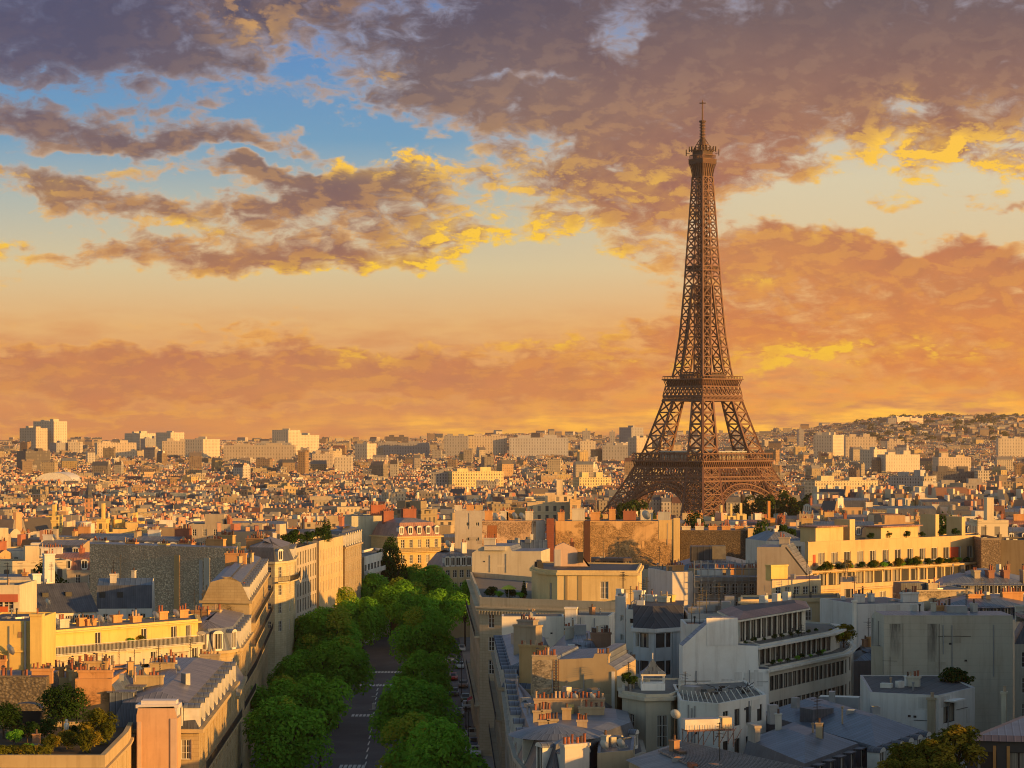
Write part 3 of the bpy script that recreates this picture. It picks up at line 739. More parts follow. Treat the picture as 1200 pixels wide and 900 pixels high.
# ------------------------------------------------------------------ foliage kit
def leaf_cloud(name, lobes, n, size, mat, seed, accent=0.0, stretch=1.0, inner=.25):
    """leaf-sized faces over the surface and through the volume of many overlapping lobes"""
    rg = np.random.default_rng(seed)
    L = np.array(lobes); wts = L[:, 3] ** 2; ids = rg.choice(len(L), n, p=wts / wts.sum())
    dr = rg.normal(size=(n, 3)); dr /= np.linalg.norm(dr, axis=1)[:, None]
    dr[:, 2] = np.where(rg.random(n) < .6, np.abs(dr[:, 2]), dr[:, 2])
    rad = L[ids, 3] * np.where(rg.random(n) < inner, rg.random(n) ** .5, 1.0 + rg.normal(0, .07, n))
    c = L[ids, :3] + dr * rad[:, None] * np.array([1, 1, stretch])
    nr = dr + rg.normal(0, .5, (n, 3)) + np.array([0, 0, 1.2]); nr /= np.linalg.norm(nr, axis=1)[:, None]
    t = np.cross(nr, rg.normal(size=(n, 3))); t /= np.linalg.norm(t, axis=1)[:, None]
    b = np.cross(nr, t); sz = size * (0.6 + .8 * rg.random(n))[:, None]
    v = np.stack([c - t * sz * .5, c + b * sz * .36, c + t * sz * .5, c - b * sz * .36], 1).reshape(-1, 3)
    me = bpy.data.meshes.new(name)
    me.vertices.add(4 * n); me.vertices.foreach_set('co', v.ravel())
    me.loops.add(4 * n); me.loops.foreach_set('vertex_index', np.arange(4 * n, dtype=np.int32))
    me.polygons.add(n); me.polygons.foreach_set('loop_start', np.arange(0, 4 * n, 4, dtype=np.int32)); me.polygons.foreach_set('loop_total', np.full(n, 4, np.int32))
    lt = rg.random(len(L))
    tone = np.clip(.5 * rg.random(n) + .5 * lt[ids], 0, 1)
    acc = ((rg.random(len(L)) < accent)[ids]) * (.35 + .65 * rg.random(n))
    colr = np.stack([tone, acc, np.zeros(n), np.ones(n)], 1)
    at = me.attributes.new('tone', 'FLOAT_COLOR', 'CORNER'); at.data.foreach_set('color', np.repeat(colr, 4, 0).astype(np.float32).ravel())
    me.materials.append(MATS[mat]); me.update(calc_edges=True); me.validate()
    return me
def crown_lobes(rx, rz, zc, k, seed, lob=.36):
    rg = random.Random(seed); out = []
    for i in range(k):
        a = rg.random() * 6.283; h = rg.uniform(-.75, 1.0); rr = math.sqrt(max(0, 1 - h * h)) * rg.uniform(.40, .95)
        f = 1.0 - .25 * max(0, h)
        out.append((rx * rr * math.cos(a), rx * rr * math.sin(a), zc + rz * h * .68, rx * lob * rg.choice((.5, .7, .9, 1.1, 1.4)) * f))
    return out
def trunk_mesh(h, r, zc, rx, seed):
    rg = random.Random(seed); m = MB(); m.lathe([(r * 1.35, -1), (r * 1.3, 0), (r, 1.2), (r * .8, h)], 9, 'bark')
    for i in range(6):
        a = i * 1.05 + rg.random(); p0 = Vector((0, 0, h * rg.uniform(.75, 1))); p1 = Vector((rx * .4 * math.cos(a), rx * .4 * math.sin(a), zc * rg.uniform(.8, 1.0))); p2 = Vector((rx * .7 * math.cos(a + .3), rx * .7 * math.sin(a + .3), zc * rg.uniform(1.0, 1.3)))
        m.beam(p0, p1, r * .8, 'bark'); m.beam(p1, p2, r * .45, 'bark')
    return m.mesh('trunk')
class TreeKind:
    def __init__(s, name, H, rx, mat, n, size, seed, k=34, accent=0, tr=.28, low=.28):
        zc = H * (.5 + low / 2); rz = H * (1 - low) / 2
        s.name = name
        s.crown = leaf_cloud('crown', crown_lobes(rx, rz, zc, k, seed), n, size, mat, seed, accent)
        s.trunk = trunk_mesh(H * (low + .15), tr, zc, rx, seed)
    def put(s, x, y, z, label, cat='tree', group=None, sc=1.0, rz=0.0, sz=None, name=None):
        r = empty(name or s.name, (x, y, z), label, cat, group, rz); r.scale = (sc, sc, sz or sc)
        link('trunk', s.trunk, r); link('crown', s.crown, r); return r

# ------------------------------------------------------------------ the iron tower
def interp(tab, h):
    for (h0, w0), (h1, w1) in zip(tab, tab[1:]):
        if h <= h1: return w0 + (w1 - w0) * (h - h0) / (h1 - h0)
    return tab[-1][1]
T_OUT = [(0, 62.4), (25, 48.6), (46, 38.0), (57.6, 33.2), (65, 30.2), (100, 20.4), (118, 15.6), (121, 14.8), (150, 11.6), (182, 9.5), (200, 8.6), (230, 7.0), (262, 5.3), (277, 4.9)]
T_IN = [(0, 37.0), (25, 28.5), (46, 21.4), (57.6, 17.4), (65, 16.0), (100, 10.2), (118, 7.0), (121, 6.2), (150, 3.6), (182, 1.1), (200, 0.4)]
def build_tower():
    TX, TY, TZ = X(823.3, 1700), 1700.0, Z(632, 1700)
    yaw = math.radians(45 - 7.5 + 3.2)
    root = empty('iron_tower', (TX, TY, TZ), 'tall brown iron lattice tower with two platforms and arches rising over the rooftops', 'tower', rz=yaw)
    P, DK = 'tower_paint', 'tower_dark'
    o_ = lambda h: interp(T_OUT, h); i_ = lambda h: interp(T_IN, h)
    def leg(hs, sx, sy, name, rw, bw, sub=1):
        m = MB()
        def corner(h, a, b):   # a,b: 0 inner 1 outer
            return Vector((sx * (o_(h) if a else i_(h)), sy * (o_(h) if b else i_(h)), h))
        cs = ((0, 0), (1, 0), (1, 1), (0, 1))
        for h0, h1 in zip(hs, hs[1:]):
            for k in range(4):
                A, B = cs[k], cs[(k + 1) % 4]
                a0, a1, b0, b1 = corner(h0, *A), corner(h1, *A), corner(h0, *B), corner(h1, *B)
                m.beam(a0, a1, rw, P)
                m.beam(a1, b1, bw, P)
                for q in range(sub):
                    for w_ in range(sub):
                        f0, f1, g0, g1 = q / sub, (q + 1) / sub, w_ / sub, (w_ + 1) / sub
                        L = lambda s_, t_: (a0.lerp(b0, s_)).lerp(a1.lerp(b1, s_), t_)
                        m.beam(L(f0, g0), L(f1, g1), bw * .8, P); m.beam(L(f1, g0), L(f0, g1), bw * .8, P)
                if sub > 1:
                    m.beam(L(0, .5), L(1, .5), bw * .8, P)
        c0, c1 = [(corner(hs[k], 0, 0) + corner(hs[k], 1, 1)) / 2 for k in (0, -1)]
        if rw < 1.05: m.beam(c0, c1, 1.3, DK)      # lift shaft inside the leg
        return m.build(name, root)
    for sx in (-1, 1):
        for sy in (-1, 1):
            leg([2, 13, 24, 34, 43, 52.5], sx, sy, 'lower_leg', 1.35, .72, 2)
            leg([57.6, 66.5, 75.5, 84, 92.5, 101], sx, sy, 'middle_leg', 1.5, 1.05, 1)
            leg([118] + [118 + 7.4 * k for k in range(1, 10)], sx, sy, 'upper_leg', 1.0, .72, 1)
            pm = MB(); cx, cy = sx * (o_(0) + i_(0)) / 2, sy * (o_(0) + i_(0)) / 2
            pm.box(cx - 14, cx + 14, cy - 14, cy + 14, -3, 2.2, 'gravel_roof')
            pm.build('base_pier', root)
    R4 = [Matrix.Rotation(math.radians(90 * k), 4, 'Z') for k in range(4)]
    for M in R4:        # one arch per side, in the sloping plane of the legs
        m = MB()
        def pt(x, h, dw=0.0): return M @ Vector((x, -(o_(h) - 0.8 + dw), h))
        N = 30
        def arc(a, hb, t): 
            an = math.pi * t
            return -a * math.cos(an), 4 + hb * math.sin(an) 
        for lay in (0.0, -2.6):
            pin = [arc(37.5, 33.0, k / N) for k in range(N + 1)]; pou = [arc(41.5, 37.2, k / N) for k in range(N + 1)]
            for k in range(N):
                m.beam(pt(*pin[k], lay), pt(*pin[k + 1], lay), .85, P); m.beam(pt(*pou[k], lay), pt(*pou[k + 1], lay), .85, P)
                m.beam(pt(*pin[k], lay), pt(*pou[k], lay), .5, P)
                if lay == 0: m.beam(pt(*pin[k], lay), pt(*pou[k + 1], lay), .4, P); m.beam(pt(*pou[k], lay), pt(*pin[k + 1], lay), .4, P)
        for k in range(N + 1):     # spandrel posts up to the girder
            x, h = pou[k]
            if h < 42.5 and abs(x) < i_(h) + 3: m.beam(pt(x, h), pt(x, 43), .5, P)
            if k < N and h < 41 and abs(x) < i_(h) + 6:
                m.beam(pt(x, h), pt(pou[k + 1][0], 43), .4, P)
        m.build('arch', root)
    # first platform
    m = MB()
    H0 = 35.4
    for M in R4:
        def q(x, h, off): return M @ Vector((x, -off, h))
        for h, off, wd in ((43.2, o_(43.2), 1.1), (46.2, o_(46.2), 1.0), (52.6, 35.2, 1.0)):
            m.beam(q(-off, h, off), q(off, h, off), wd, P)
        n = 26                               # trellis band
        for k in range(n):
            a, b = -1 + 2 * k / n, -1 + 2 * (k + 1) / n
            w0, w1 = o_(46.2), 35.2
            m.beam(q(a * w0, 46.2, w0), q(b * w1, 52.6, w1), .5, P); m.beam(q(b * w0, 46.2, w0), q(a * w1, 52.6, w1), .5, P)
            w2 = o_(43.2)
            m.beam(q(a * w2, 43.2, w2), q(b * w0, 46.2, w0), .45, P); m.beam(q(b * w2, 43.2, w2), q(a * w0, 46.2, w0), .45, P)
        # frieze with consoles
        m.face([q(-34.6, 52.6, 34.6), q(34.6, 52.6, 34.6), q(34.6, 57.2, 34.6), q(-34.6, 57.2, 34.6)], DK)
        n = 34
        for k in range(n + 1):
            x = -35 + 70 * k / n
            m.beam(q(x, 52.9, 34.8), q(x, 57.0, 36.0), .75, P)
        m.beam(q(-36.4, 57.3, 36.4), q(36.4, 57.3, 36.4), 1.1, P, 1.0)
    m.box(-36, 36, -36, -17.5, 56.6, 57.5, P); m.box(-36, 36, 17.5, 36, 56.6, 57.5, P); m.box(-36, -17.5, -17.5, 17.5, 56.6, 57.5, P); m.box(17.5, 36, -17.5, 17.5, 56.6, 57.5, P)
    plat = m.build('first_platform', root)
    g = MB()
    for M in R4:
        n = 44
        for k in range(n + 1):
            x = -35.8 + 71.6 * k / n
            g.beam(M @ Vector((x, -35.8, 57.6)), M @ Vector((x, -35.8, 62.6 if k % 2 == 0 else 59.0)), .28 if k % 2 else .4, P)
        g.beam(M @ Vector((-36, -35.8, 59.0)), M @ Vector((36, -35.8, 59.0)), .35, P)
        g.beam(M @ Vector((-36.2, -35.8, 62.8)), M @ Vector((36.2, -35.8, 62.8)), .9, P, .7)
        for k in range(0, n, 2):
            x0, x1 = -35.8 + 71.6 * k / n, -35.8 + 71.6 * (k + 2) / n
            g.beam(M @ Vector((x0, -35.8, 61.2)), M @ Vector(((x0 + x1) / 2, -35.8, 62.6)), .3, P); g.beam(M @ Vector((x1, -35.8, 61.2)), M @ Vector(((x0 + x1) / 2, -35.8, 62.6)), .3, P)
    g.build('gallery', plat)
    for k, M in enumerate(R4):
        pv = MB()
        pv.box(-15, 15, -29, -19, 57.7, 63.6, 'window_glass', top='steel', M=M)
        pv.box(-16, 16, -30, -18, 63.7, 64.5, 'steel', M=M)
        for x in range(-15, 16, 5): pv.box(x - .25, x + .25, -29.3, -29.02, 57.7, 63.6, 'iron', M=M)
        pv.build('pavilion', plat)
    # second platform
    m = MB()
    for M in R4:
        def q(x, h, off): return M @ Vector((x, -off, h))
        for h, off, wd in ((101, 20.8, 1.1), (104.6, 20.4, .9), (111.2, 19.2, .9)): m.beam(q(-off, h, off), q(off, h, off), wd, P)
        n = 30
        for k in range(n):
            a, b = -1 + 2 * k / n, -1 + 2 * (k + 1) / n
            m.beam(q(a * 20.8, 101, 20.8), q(b * 20.4, 104.6, 20.4), .5, P); m.beam(q(b * 20.8, 101, 20.8), q(a * 20.4, 104.6, 20.4), .5, P)
        n = 10
        for k in range(n):
            a, b = -1 + 2 * k / n, -1 + 2 * (k + 1) / n
            m.beam(q(a * 20.4, 104.6, 20.4), q(b * 19.2, 111.2, 19.2), .6, P); m.beam(q(b * 20.4, 104.6, 20.4), q(a * 19.2, 111.2, 19.2), .6, P)
            m.beam(q(a * 20.4, 104.6, 20.4), q(a * 19.2, 111.2, 19.2), .5, P)
        m.face([q(-18.4, 111.2, 18.4), q(18.4, 111.2, 18.4), q(18.4, 116, 18.4), q(-18.4, 116, 18.4)], DK)
        n = 22
        for k in range(n + 1):
            x = -18.6 + 37.2 * k / n
            m.beam(q(x, 111.4, 18.7), q(x * 1.06, 116, 20.3), .6, P)
        m.beam(q(-20.8, 116.4, 20.8), q(20.8, 116.4, 20.8), 1.0, P, .9)
    m.box(-20, 20, -20, 20, 115.6, 116.2, P)
    plat2 = m.build('second_platform', root)
    g = MB()
    for M in R4:
        n = 26
        for k in range(n + 1):
            x = -20.4 + 40.8 * k / n
            g.beam(M @ Vector((x, -20.4, 116.9)), M @ Vector((x, -20.4, 118.6)), .25, P)
        g.beam(M @ Vector((-20.6, -20.4, 118.7)), M @ Vector((20.6, -20.4, 118.7)), .4, P)
        g.box(-7, 7, -16, -9, 116.3, 120.2, DK, M=M); g.beam(M @ Vector((-14, -13, 121.4)), M @ Vector((14, -13, 121.4)), .8, P)
    g.build('gallery', plat2)
    # upper shaft
    m = MB()
    hs = [184.6]
    while hs[-1] < 262: hs.append(hs[-1] + max(4.6, 7.3 - (hs[-1] - 184) * 0.03))
    hs[-1] = 264.0
    for h0, h1 in zip(hs, hs[1:]):
        for M in R4:
            a0, b0, a1, b1 = (M @ Vector((s_ * o_(h), -o_(h), h)) for h in (h0, h1) for s_ in (-1, 1))
            m.beam(a0, a1, .95, P); m.beam(a1, b1, .65, P)
            c0, c1 = (a0 + b0) / 2, (a1 + b1) / 2
            m.beam(c0, c1, .9, P)
            for p0, p1, r0, r1 in ((a0, a1, c0, c1), (c0, c1, b0, b1)): m.beam(p0, r1, .55, P); m.beam(r0, p1, .55, P)
    m.build('upper_shaft', root)
    m = MB()       # lift core in the middle, and the small landing half-way up
    for h0, h1 in zip(range(118, 264, 6), range(124, 270, 6)):
        for M in R4:
            m.beam(M @ Vector((-2.2, -2.2, h0)), M @ Vector((-2.2, -2.2, h1)), .7, DK)
            m.beam(M @ Vector((-2.2, -2.2, h0)), M @ Vector((2.2, -2.2, h1)), .5, DK); m.beam(M @ Vector((-2.2, -2.2, h1)), M @ Vector((2.2, -2.2, h1)), .5, DK)
    m.box(-1.3, 1.3, -1.3, 1.3, 118, 264, DK)
    m.build('lift_core', root)
    m = MB(); w_ = o_(196)
    m.box(-w_ - .4, w_ + .4, -w_ - .4, w_ + .4, 195.4, 196.4, P); m.box(-w_ + 1, w_ - 1, -w_ + 1, w_ - 1, 196.4, 199, DK); m.build('landing', root)
    # top
    m = MB()
    prof = [(5.25, 263.5), (5.3, 266), (5.9, 270), (6.9, 273.6)]
    for (r0, h0), (r1, h1) in zip(prof, prof[1:]):
        for M in R4:
            for k in range(7):
                a, b = -1 + 2 * k / 6, -1 + 2 * min(6, k + 1) / 6
                m.beam(M @ Vector((a * r0, -r0, h0)), M @ Vector((a * r1, -r1, h1)), .5, P)
            m.face([M @ Vector(v_) for v_ in ((-r0 + .3, -r0 + .3, h0), (r0 - .3, -r0 + .3, h0), (r1 - .3, -r1 + .3, h1), (-r1 + .3, -r1 + .3, h1))], DK)
    m.box(-7.1, 7.1, -7.1, 7.1, 273.4, 276.6, P); m.box(-7.4, 7.4, -7.4, 7.4, 276.6, 277.0, P)
    for M in R4:
        for k in range(15): m.box(-7 + k - .12, -7 + k + .12, -7.25, -7.1, 273.4, 276.5, DK, M=M)
        for k in range(13):
            x = -6.9 + 13.8 * k / 12; m.beam(M @ Vector((x, -6.9, 277)), M @ Vector((x, -6.4, 279.8)), .25, P)
        m.beam(M @ Vector((-6.5, -6.4, 279.9)), M @ Vector((6.5, -6.4, 279.9)), .4, P)
    m.box(-5.2, 5.2, -5.2, 5.2, 277.0, 283.0, DK); m.box(-5.7, 5.7, -5.7, 5.7, 283.0, 283.5, P)
    m.build('summit_platform', root)
    m = MB()
    for M in R4:
        for s_ in (-1, 0, 1): m.beam(M @ Vector((s_ * 5.0, -5.0, 283.4)), M @ Vector((s_ * 1.4, -1.4, 291.5)), .5, P)
        for k, (h, r) in enumerate(((285.5, 4.1), (287.6, 3.2))): m.beam(M @ Vector((-r, -r, h)), M @ Vector((r, -r, h)), .4, P)
        for x in (-5.5, -3, 0.5, 3.4, 5.5):           # dishes and aerials on brackets
            m.beam(M @ Vector((x, -5.4, 283)), M @ Vector((x * 1.1, -7.4, 284)), .3, DK); m.box(x * 1.1 - .35, x * 1.1 + .35, -7.8, -7.2, 282.6, 286.2, DK, M=M)
        m.beam(M @ Vector((6.5, -6.5, 281)), M @ Vector((8.4, -8.4, 281.6)), .35, DK); m.beam(M @ Vector((8.4, -8.4, 279.6)), M @ Vector((8.4, -8.4, 284.2)), .5, DK)
    m.lathe([(3.0, 283.5), (3.2, 287), (2.4, 290), (1.9, 291.5), (2.2, 292), (0, 292.4)], 12, DK)
    m.build('cupola', root)
    m = MB()
    m.lathe([(1.55, 291), (1.5, 305), (0, 305.2)], 10, DK)
    for h in (293, 295, 297.4, 299.6, 301.6, 303.6): m.lathe([(1.4, h), (2.3, h + .1), (2.3, h + .7), (1.4, h + .8)], 10, P)
    m.lathe([(2.6, 304.4), (2.6, 305.1), (0, 305.3)], 10, DK)
    m.lathe([(.62, 305), (.5, 319), (0, 320.6)], 8, P)
    m.box(-2.3, 2.3, -.3, .3, 317.6, 318.3, DK, M=Matrix.Rotation(-yaw, 4, 'Z')); m.box(-.3, .3, -2.3, 2.3, 317.6, 318.3, DK, M=Matrix.Rotation(-yaw, 4, 'Z'))
    m.build('antenna_mast', root)
    return root
build_tower()

# ------------------------------------------------------------------ named buildings of the quarter
CREAM, STONE, WHITE, GREY = (.47, .37, .215), (.37, .31, .225), (.74, .71, .65), (.40, .40, .40)
OCHRE, TAN, YEL, ORANGE = (.50, .34, .16), (.40, .33, .23), (.68, .50, .18), (.56, .30, .13)
PINKISH, DARKST, PALE = (.56, .42, .34), (.20, .175, .14), (.56, .52, .44)
NAMED, PROFS = [], []
FOOT = []          # plan boxes already built on
def G(px, py, z): d = D(py, z); return (X(px, d), d)
def Q(*pd): return [(X(p, d), d) for p, d in pd]
def B_(label, pts, z1, col, wmat='plaster', z0=None, **kw):
    if z0 is None: z0 = min(ground_z(*p) for p in pts) - .3
    FOOT.append((min(p[0] for p in pts), max(p[0] for p in pts), min(p[1] for p in pts), max(p[1] for p in pts)))
    b = Bld(label, pts, z0, z1, col, wmat, **kw); NAMED.append(b); return b
class Prof(Bld):
    """a building whose gable / party wall outline is known: front wall polygon, given depth, roof following the outline"""
    def __init__(s, label, outline, dl, dr, depth, col, wmat='plaster', top='zinc', name='apartment_building', base=None):
        p0, p1 = outline[0][0], outline[-1][0]; dd = lambda p: dl + (dr - dl) * (p - p0) / (p1 - p0)
        pts = rect(p0, dl, p1, dr, depth); z0 = (min(ground_z(*p) for p in pts) - .3) if base is None else base
        zs = [Z(py, dd(px)) for px, py in outline]
        s.pts, s.z0, s.z1, s.col, s.wmat = pts, z0, max(zs), col, wmat
        FOOT.append((min(p[0] for p in pts), max(p[0] for p in pts), min(p[1] for p in pts), max(p[1] for p in pts)))
        c = (sum(p[0] for p in pts) / 4, sum(p[1] for p in pts) / 4, z0); s.c = c; s.H = s.z1 - z0
        s.root = empty(name, c, label, 'building'); s.ops = {}; s.wins = []; s.roof = None; s.rz = s.H
        s.L = [(p[0] - c[0], p[1] - c[1]) for p in pts]
        a, b, dv = V2(s.L[0]), V2(s.L[1]), V2(s.L[3]) - V2(s.L[0])
        xa = X(p0, dl); xb = X(p1, dr)
        us = [(X(px, dd(px)) - xa) / (xb - xa) for px, _ in outline]
        W_ = (b - a).length; m = MB(); r = MB()
        f = [a + (b - a) * u for u in us]
        F3 = [(q.x, q.y, z - z0) for q, z in zip(f, zs)]; B3 = [(q.x + dv.x, q.y + dv.y, z - z0) for q, z in zip(f, zs)]
        lo = [(a.x, a.y, 0), (b.x, b.y, 0)]; lob = [(a.x + dv.x, a.y + dv.y, 0), (b.x + dv.x, b.y + dv.y, 0)]
        uvf = [(0, 0), (W_, 0)] + [(u * W_, z - z0) for u, z in list(zip(us, zs))[::-1]]
        # front in vertical strips (keeps the faces convex)
        for k in range(len(f) - 1):
            if us[k + 1] - us[k] < 1e-4: continue
            m.face([(f[k].x, f[k].y, 0), (f[k + 1].x, f[k + 1].y, 0), F3[k + 1], F3[k]], wmat, [(us[k] * W_, 0), (us[k + 1] * W_, 0), (us[k + 1] * W_, zs[k + 1] - z0), (us[k] * W_, zs[k] - z0)])
            m.face([(f[k + 1].x + dv.x, f[k + 1].y + dv.y, 0), (f[k].x + dv.x, f[k].y + dv.y, 0), B3[k], B3[k + 1]], wmat)
        m.face([lob[0], lo[0], F3[0], B3[0]], wmat); m.face([lo[1], lob[1], B3[-1], F3[-1]], wmat)
        for k in range(len(f) - 1): r.face([F3[k], F3[k + 1], B3[k + 1], B3[k]], wmat if us[k + 1] - us[k] < 1e-4 else top)
        s.wall = m.build('wall', s.root, (0, 0, 0), col); s.roof = r.build('roof', s.root, (0, 0, 0), col); PROFS.append(s); s.H = min(zs) - z0
def strip(b, k, u0, u1, v0, v1, col, mat='plaster', pr=.12, name='pilaster'):
    """raised pilaster / patch on edge k, heights above the street datum"""
    a, e, Ln = b.edge(k); p = a + e * u0
    m = MB(); m.box(0, u1 - u0, -pr, -.003, v0 - b.z0, v1 - b.z0, mat)
    m.build(name, b.root, (p.x, p.y, 0), col, math.atan2(e.y, e.x))

def west_side():
    # --- roof garden house, bottom left
    b = B_('cream house with a walled roof garden and hedge, bottom left corner', [G(-60, 892, 19.5), G(123, 892, 19.5), G(150, 864, 19.5), (-39.6, 244), (-62, 244)], 19.5, CREAM)
    b.win(1, 5, 3, 1.0, 2.0, 1.2, 3.2).win(2, 1, 3, 1.0, 2.0, 1.2, 3.2).walls().flat(.55, 'soil', .5).cornice(18.6, .3, .3)
    b = Bld('low stone wall house with red flue pots behind the roof garden', rect(-20, 246, 54, 246, 7), 0, 23.9, DARKST, 'rubble_stone').walls()
    b.slopes([(1.5, .6)], ['slate'], 'slate', (0, 1, 2, 3)); FOOT.append((-56, -49, 246, 253))
    b.chimney(.45, .1, 23.6, 1.0, 3.4, .6, pots=8, col=DARKST); b.chimney(.88, .3, 23.6, 1.6, 2.2, .6, pots=5, col=ORANGE)
    b = B_('orange rendered gable house with two arched recesses behind the garden', rect(88, 247, 131, 247, 12), 23.9, ORANGE, 'patched_render').walls().flat(.3, 'slate')
    b.chimney(.5, .12, 23.5, 1.5, 3.6, .7, pots=9, col=ORANGE, mat='patched_render'); b.chimney(.25, .6, 23.5, 1.9, 2.4, .7, pots=6, col=OCHRE)
    b = B_('narrow house with a steep glazed mansard beside the roof garden', [(-43.6, 247.5), (-39.8, 246), (-39.2, 264), (-43.4, 264)], 19.6, OCHRE)
    b.win(1, 4, 4, 1.0, 1.9, 1.0, 3.1).walls().slopes([(2.9, 4.4)], ['blue_slate'], 'zinc_warm', (0, 2, 3)); b.dormers(1, 4, 1.5, 2.6, .6, style='shed')
    # --- orange party wall with a sheet on top
    b = Prof('tall weathered orange party wall wrapped at the top in pale sheeting', [(160, 838), (162, 829), (204, 828), (208, 842)], 240, 240, 2.4, (.60, .38, .24), 'plaster', 'zinc_warm')
    strip(b, 0, 3.5, 4.15, 5, Z(842, 240), PINKISH); strip(b, 0, .1, .5, 5, Z(846, 240), PINKISH)
    m = MB(); m.box(-2.2, 2.2, -1.2, 1.2, 0, .35, 'tinted'); m.box(-1.7, 1.9, -.9, .9, .35, .75, 'tinted'); m.box(-2.05, 2.05, -1.15, 1.15, -1.3, 0, 'plaster'); m.build('sheeting', b.roof, (0, 0, 21.9 - b.z0), (.62, .58, .58))
    # --- street corner, zinc mansard with a stone dormer
    b = B_('grey zinc mansard house with a stone dormer above the avenue trees', [(-42, 243), (-32.6, 243), (-34.3, 290), (-46, 290)], 19.4, CREAM, 'ashlar')
    b.win(0, 3, 3, 1.1, 2.1, 1.1, 3.3).win(1, 13, 4, 1.1, 2.1, 1.1, 3.3).walls().slopes([(1.3, 2.6), (3.2, .8)], ['slate', 'zinc_warm'], 'zinc')
    b.dormers(1, 10).dormers(0, 1, 1.3, 1.9, .3, 5.5).cornice(19.0).balcony(1, 15.0).balcony(1, 8.4)
    b.chimney(.35, .25, 21.5, 2.3, 3.2, .7, pots=8); b.chimney(.4, .62, 21.5, 2.0, 3.0, .7, pots=7); b.dish(.6, .5, .5); b.antenna(.5, .2)
    b = B_('low grey zinc roofed house with a long chimney and white dish', [(-47, 292), (-34.6, 292), (-36.2, 315), (-48, 315)], 17.4, CREAM, 'ashlar')
    b.win(1, 6, 4, 1.1, 2.0, 1.1, 3.2).walls().slopes([(1.1, 2.0), (3.5, .6)], ['zinc', 'zinc'], 'zinc').cornice(17.0)
    b.chimney(.25, .3, 18.6, 2.6, 4.2, .7, pots=10, col=TAN); b.chimney(.62, .75, 18.8, 2.2, 2.6, .7, pots=6, col=TAN); b.dish(.4, .15, .55); b.antenna(.5, .25, 4)
    # --- rounded mansard corner
    b = B_('rounded corner house with a zinc mansard and tall dormers', [(-46.5, 321), (-41.6, 319.5), (-39.2, 321), (-37.9, 324.5), (-39.2, 350), (-48, 350)], 20.4, CREAM, 'ashlar')
    b.win(0, 2, 3, 1.1, 2.1, 1.2, 3.3).win(1, 1, 3, 1.0, 2.1, 1.2, 3.3).win(2, 1, 3, 1.0, 2.1, 1.2, 3.3).win(3, 7, 4, 1.1, 2.1, 1.2, 3.3).walls()
    b.slopes([(1.0, 3.0), (3.2, .9)], ['zinc', 'zinc_warm'], 'zinc_warm').dormers(0, 2, 1.1, 2.1, .2, .9, .9).dormers(1, 1, 1.1, 2.1, .2).dormers(2, 1, 1.1, 2.1, .2).dormers(3, 6, 1.1, 2.1, .2).cornice(20.0)
    b.chimney(.5, .55, 22.6, 2.2, 2.6, .8, pots=7, col=ORANGE); b.chimney(.9, .7, 22.6, 2.0, 1.4, .7, pots=3, col=CREAM)
    for z in (15.2, 11.9): b.balcony(3, z)
    # --- tall lit facade with three balconies, orange chimney gable
    b = B_('tall yellow facade with three dark balconies and an orange chimney gable', Q((237, 353), (292, 352), (314, 425), (268, 425)), 25.0, CREAM, 'ashlar')
    b.win(1, 17, 6, 1.1, 2.2, .9, 3.4).walls({0: 'patched_render', 3: 'patched_render'})
    b.slopes([(1.3, 2.8), (3.0, .8)], ['slate', 'zinc'], 'zinc', (0, 2)).dormers(1, 14).cornice(24.6)
    b.chimney(.48, .012, 23.5, Z(692, 353) - 23.5, 6.6, .8, pots=9, col=(.56, .34, .19), mat='patched_render'); b.chimney(.35, .08, 24, 2.6, 3.0, .8, pots=8, col=ORANGE, mat='patched_render'); b.chimney(.75, .03, 24, 3.2, 2.2, .9, pots=6, col=(.58, .36, .22), mat='patched_render'); b.chimney(.15, .02, 24, 2.0, 2.2, .7, pots=0, col=ORANGE)
    b.chimney(.4, .6, 27, 3, 3.6, .8, pots=10, col=ORANGE)
    for z in (21.7, 18.3, 14.9): b.balcony(1, z, depth=1.0)
    # --- long rough stone party wall
    b = B_('long rough grey stone party wall above the dark slate roofs', Q((105, 454), (277, 436), (280, 450), (105, 470)), 27.3, (.74, .58, .41), 'rubble_stone').walls()
    b.slopes([(5, 1.6)], ['blue_slate'], 'zinc', (0, 1, 3))
    a, e, Ln = b.edge(0); pxu = lambda p: (p - 105) / 172 * Ln
    strip(b, 0, pxu(206), pxu(212), 8, 27.2, OCHRE); strip(b, 0, pxu(235), pxu(239), 8, 26.4, GREY); strip(b, 0, pxu(240.5), pxu(247), 8, 26.9, (.50, .47, .40)); strip(b, 0, pxu(270), pxu(273), 12, 27.4, GREY)
    b.chimney(.52, .2, 26.8, 2.4, 2.0, .9, pots=5, col=YEL); b.chimney(.3, .3, 26.6, 2.6, 2.4, 1, pots=7, col=ORANGE); b.chimney(.88, .5, 26.6, 3.6, 4.2, .9, pots=14, col=ORANGE); b.chimney(.97, .8, 26.6, 4.2, 3.0, .9, pots=12, col=OCHRE)
    b.chimney(.08, .5, 26.8, 2.4, 3.2, .8, pots=8); b.chimney(.68, .7, 26.8, 2.2, 3.4, .8, pots=10, col=ORANGE)
    # --- white houses with dark slate mansards
    b = Prof('pale grey gable end left of the dark slate roofs', [(-25, 676), (34, 676), (40, 684), (52, 705)], 376, 374, 8, (.60, .58, .56), 'plaster', 'slate')
    b.chimney(.62, .3, Z(680, 376), 1.2, .8, .7, pots=1, col=ORANGE)
    b = B_('white house under a navy slate roof with two skylights', rect(47, 364, 112, 368, 13), 22.4, (.72, .69, .64)).win(0, 6, 2, .85, 1.7, .7, 3.0, 4.0, .5, 'plain').walls().ridge(4.0, 'slate', 0, .4)
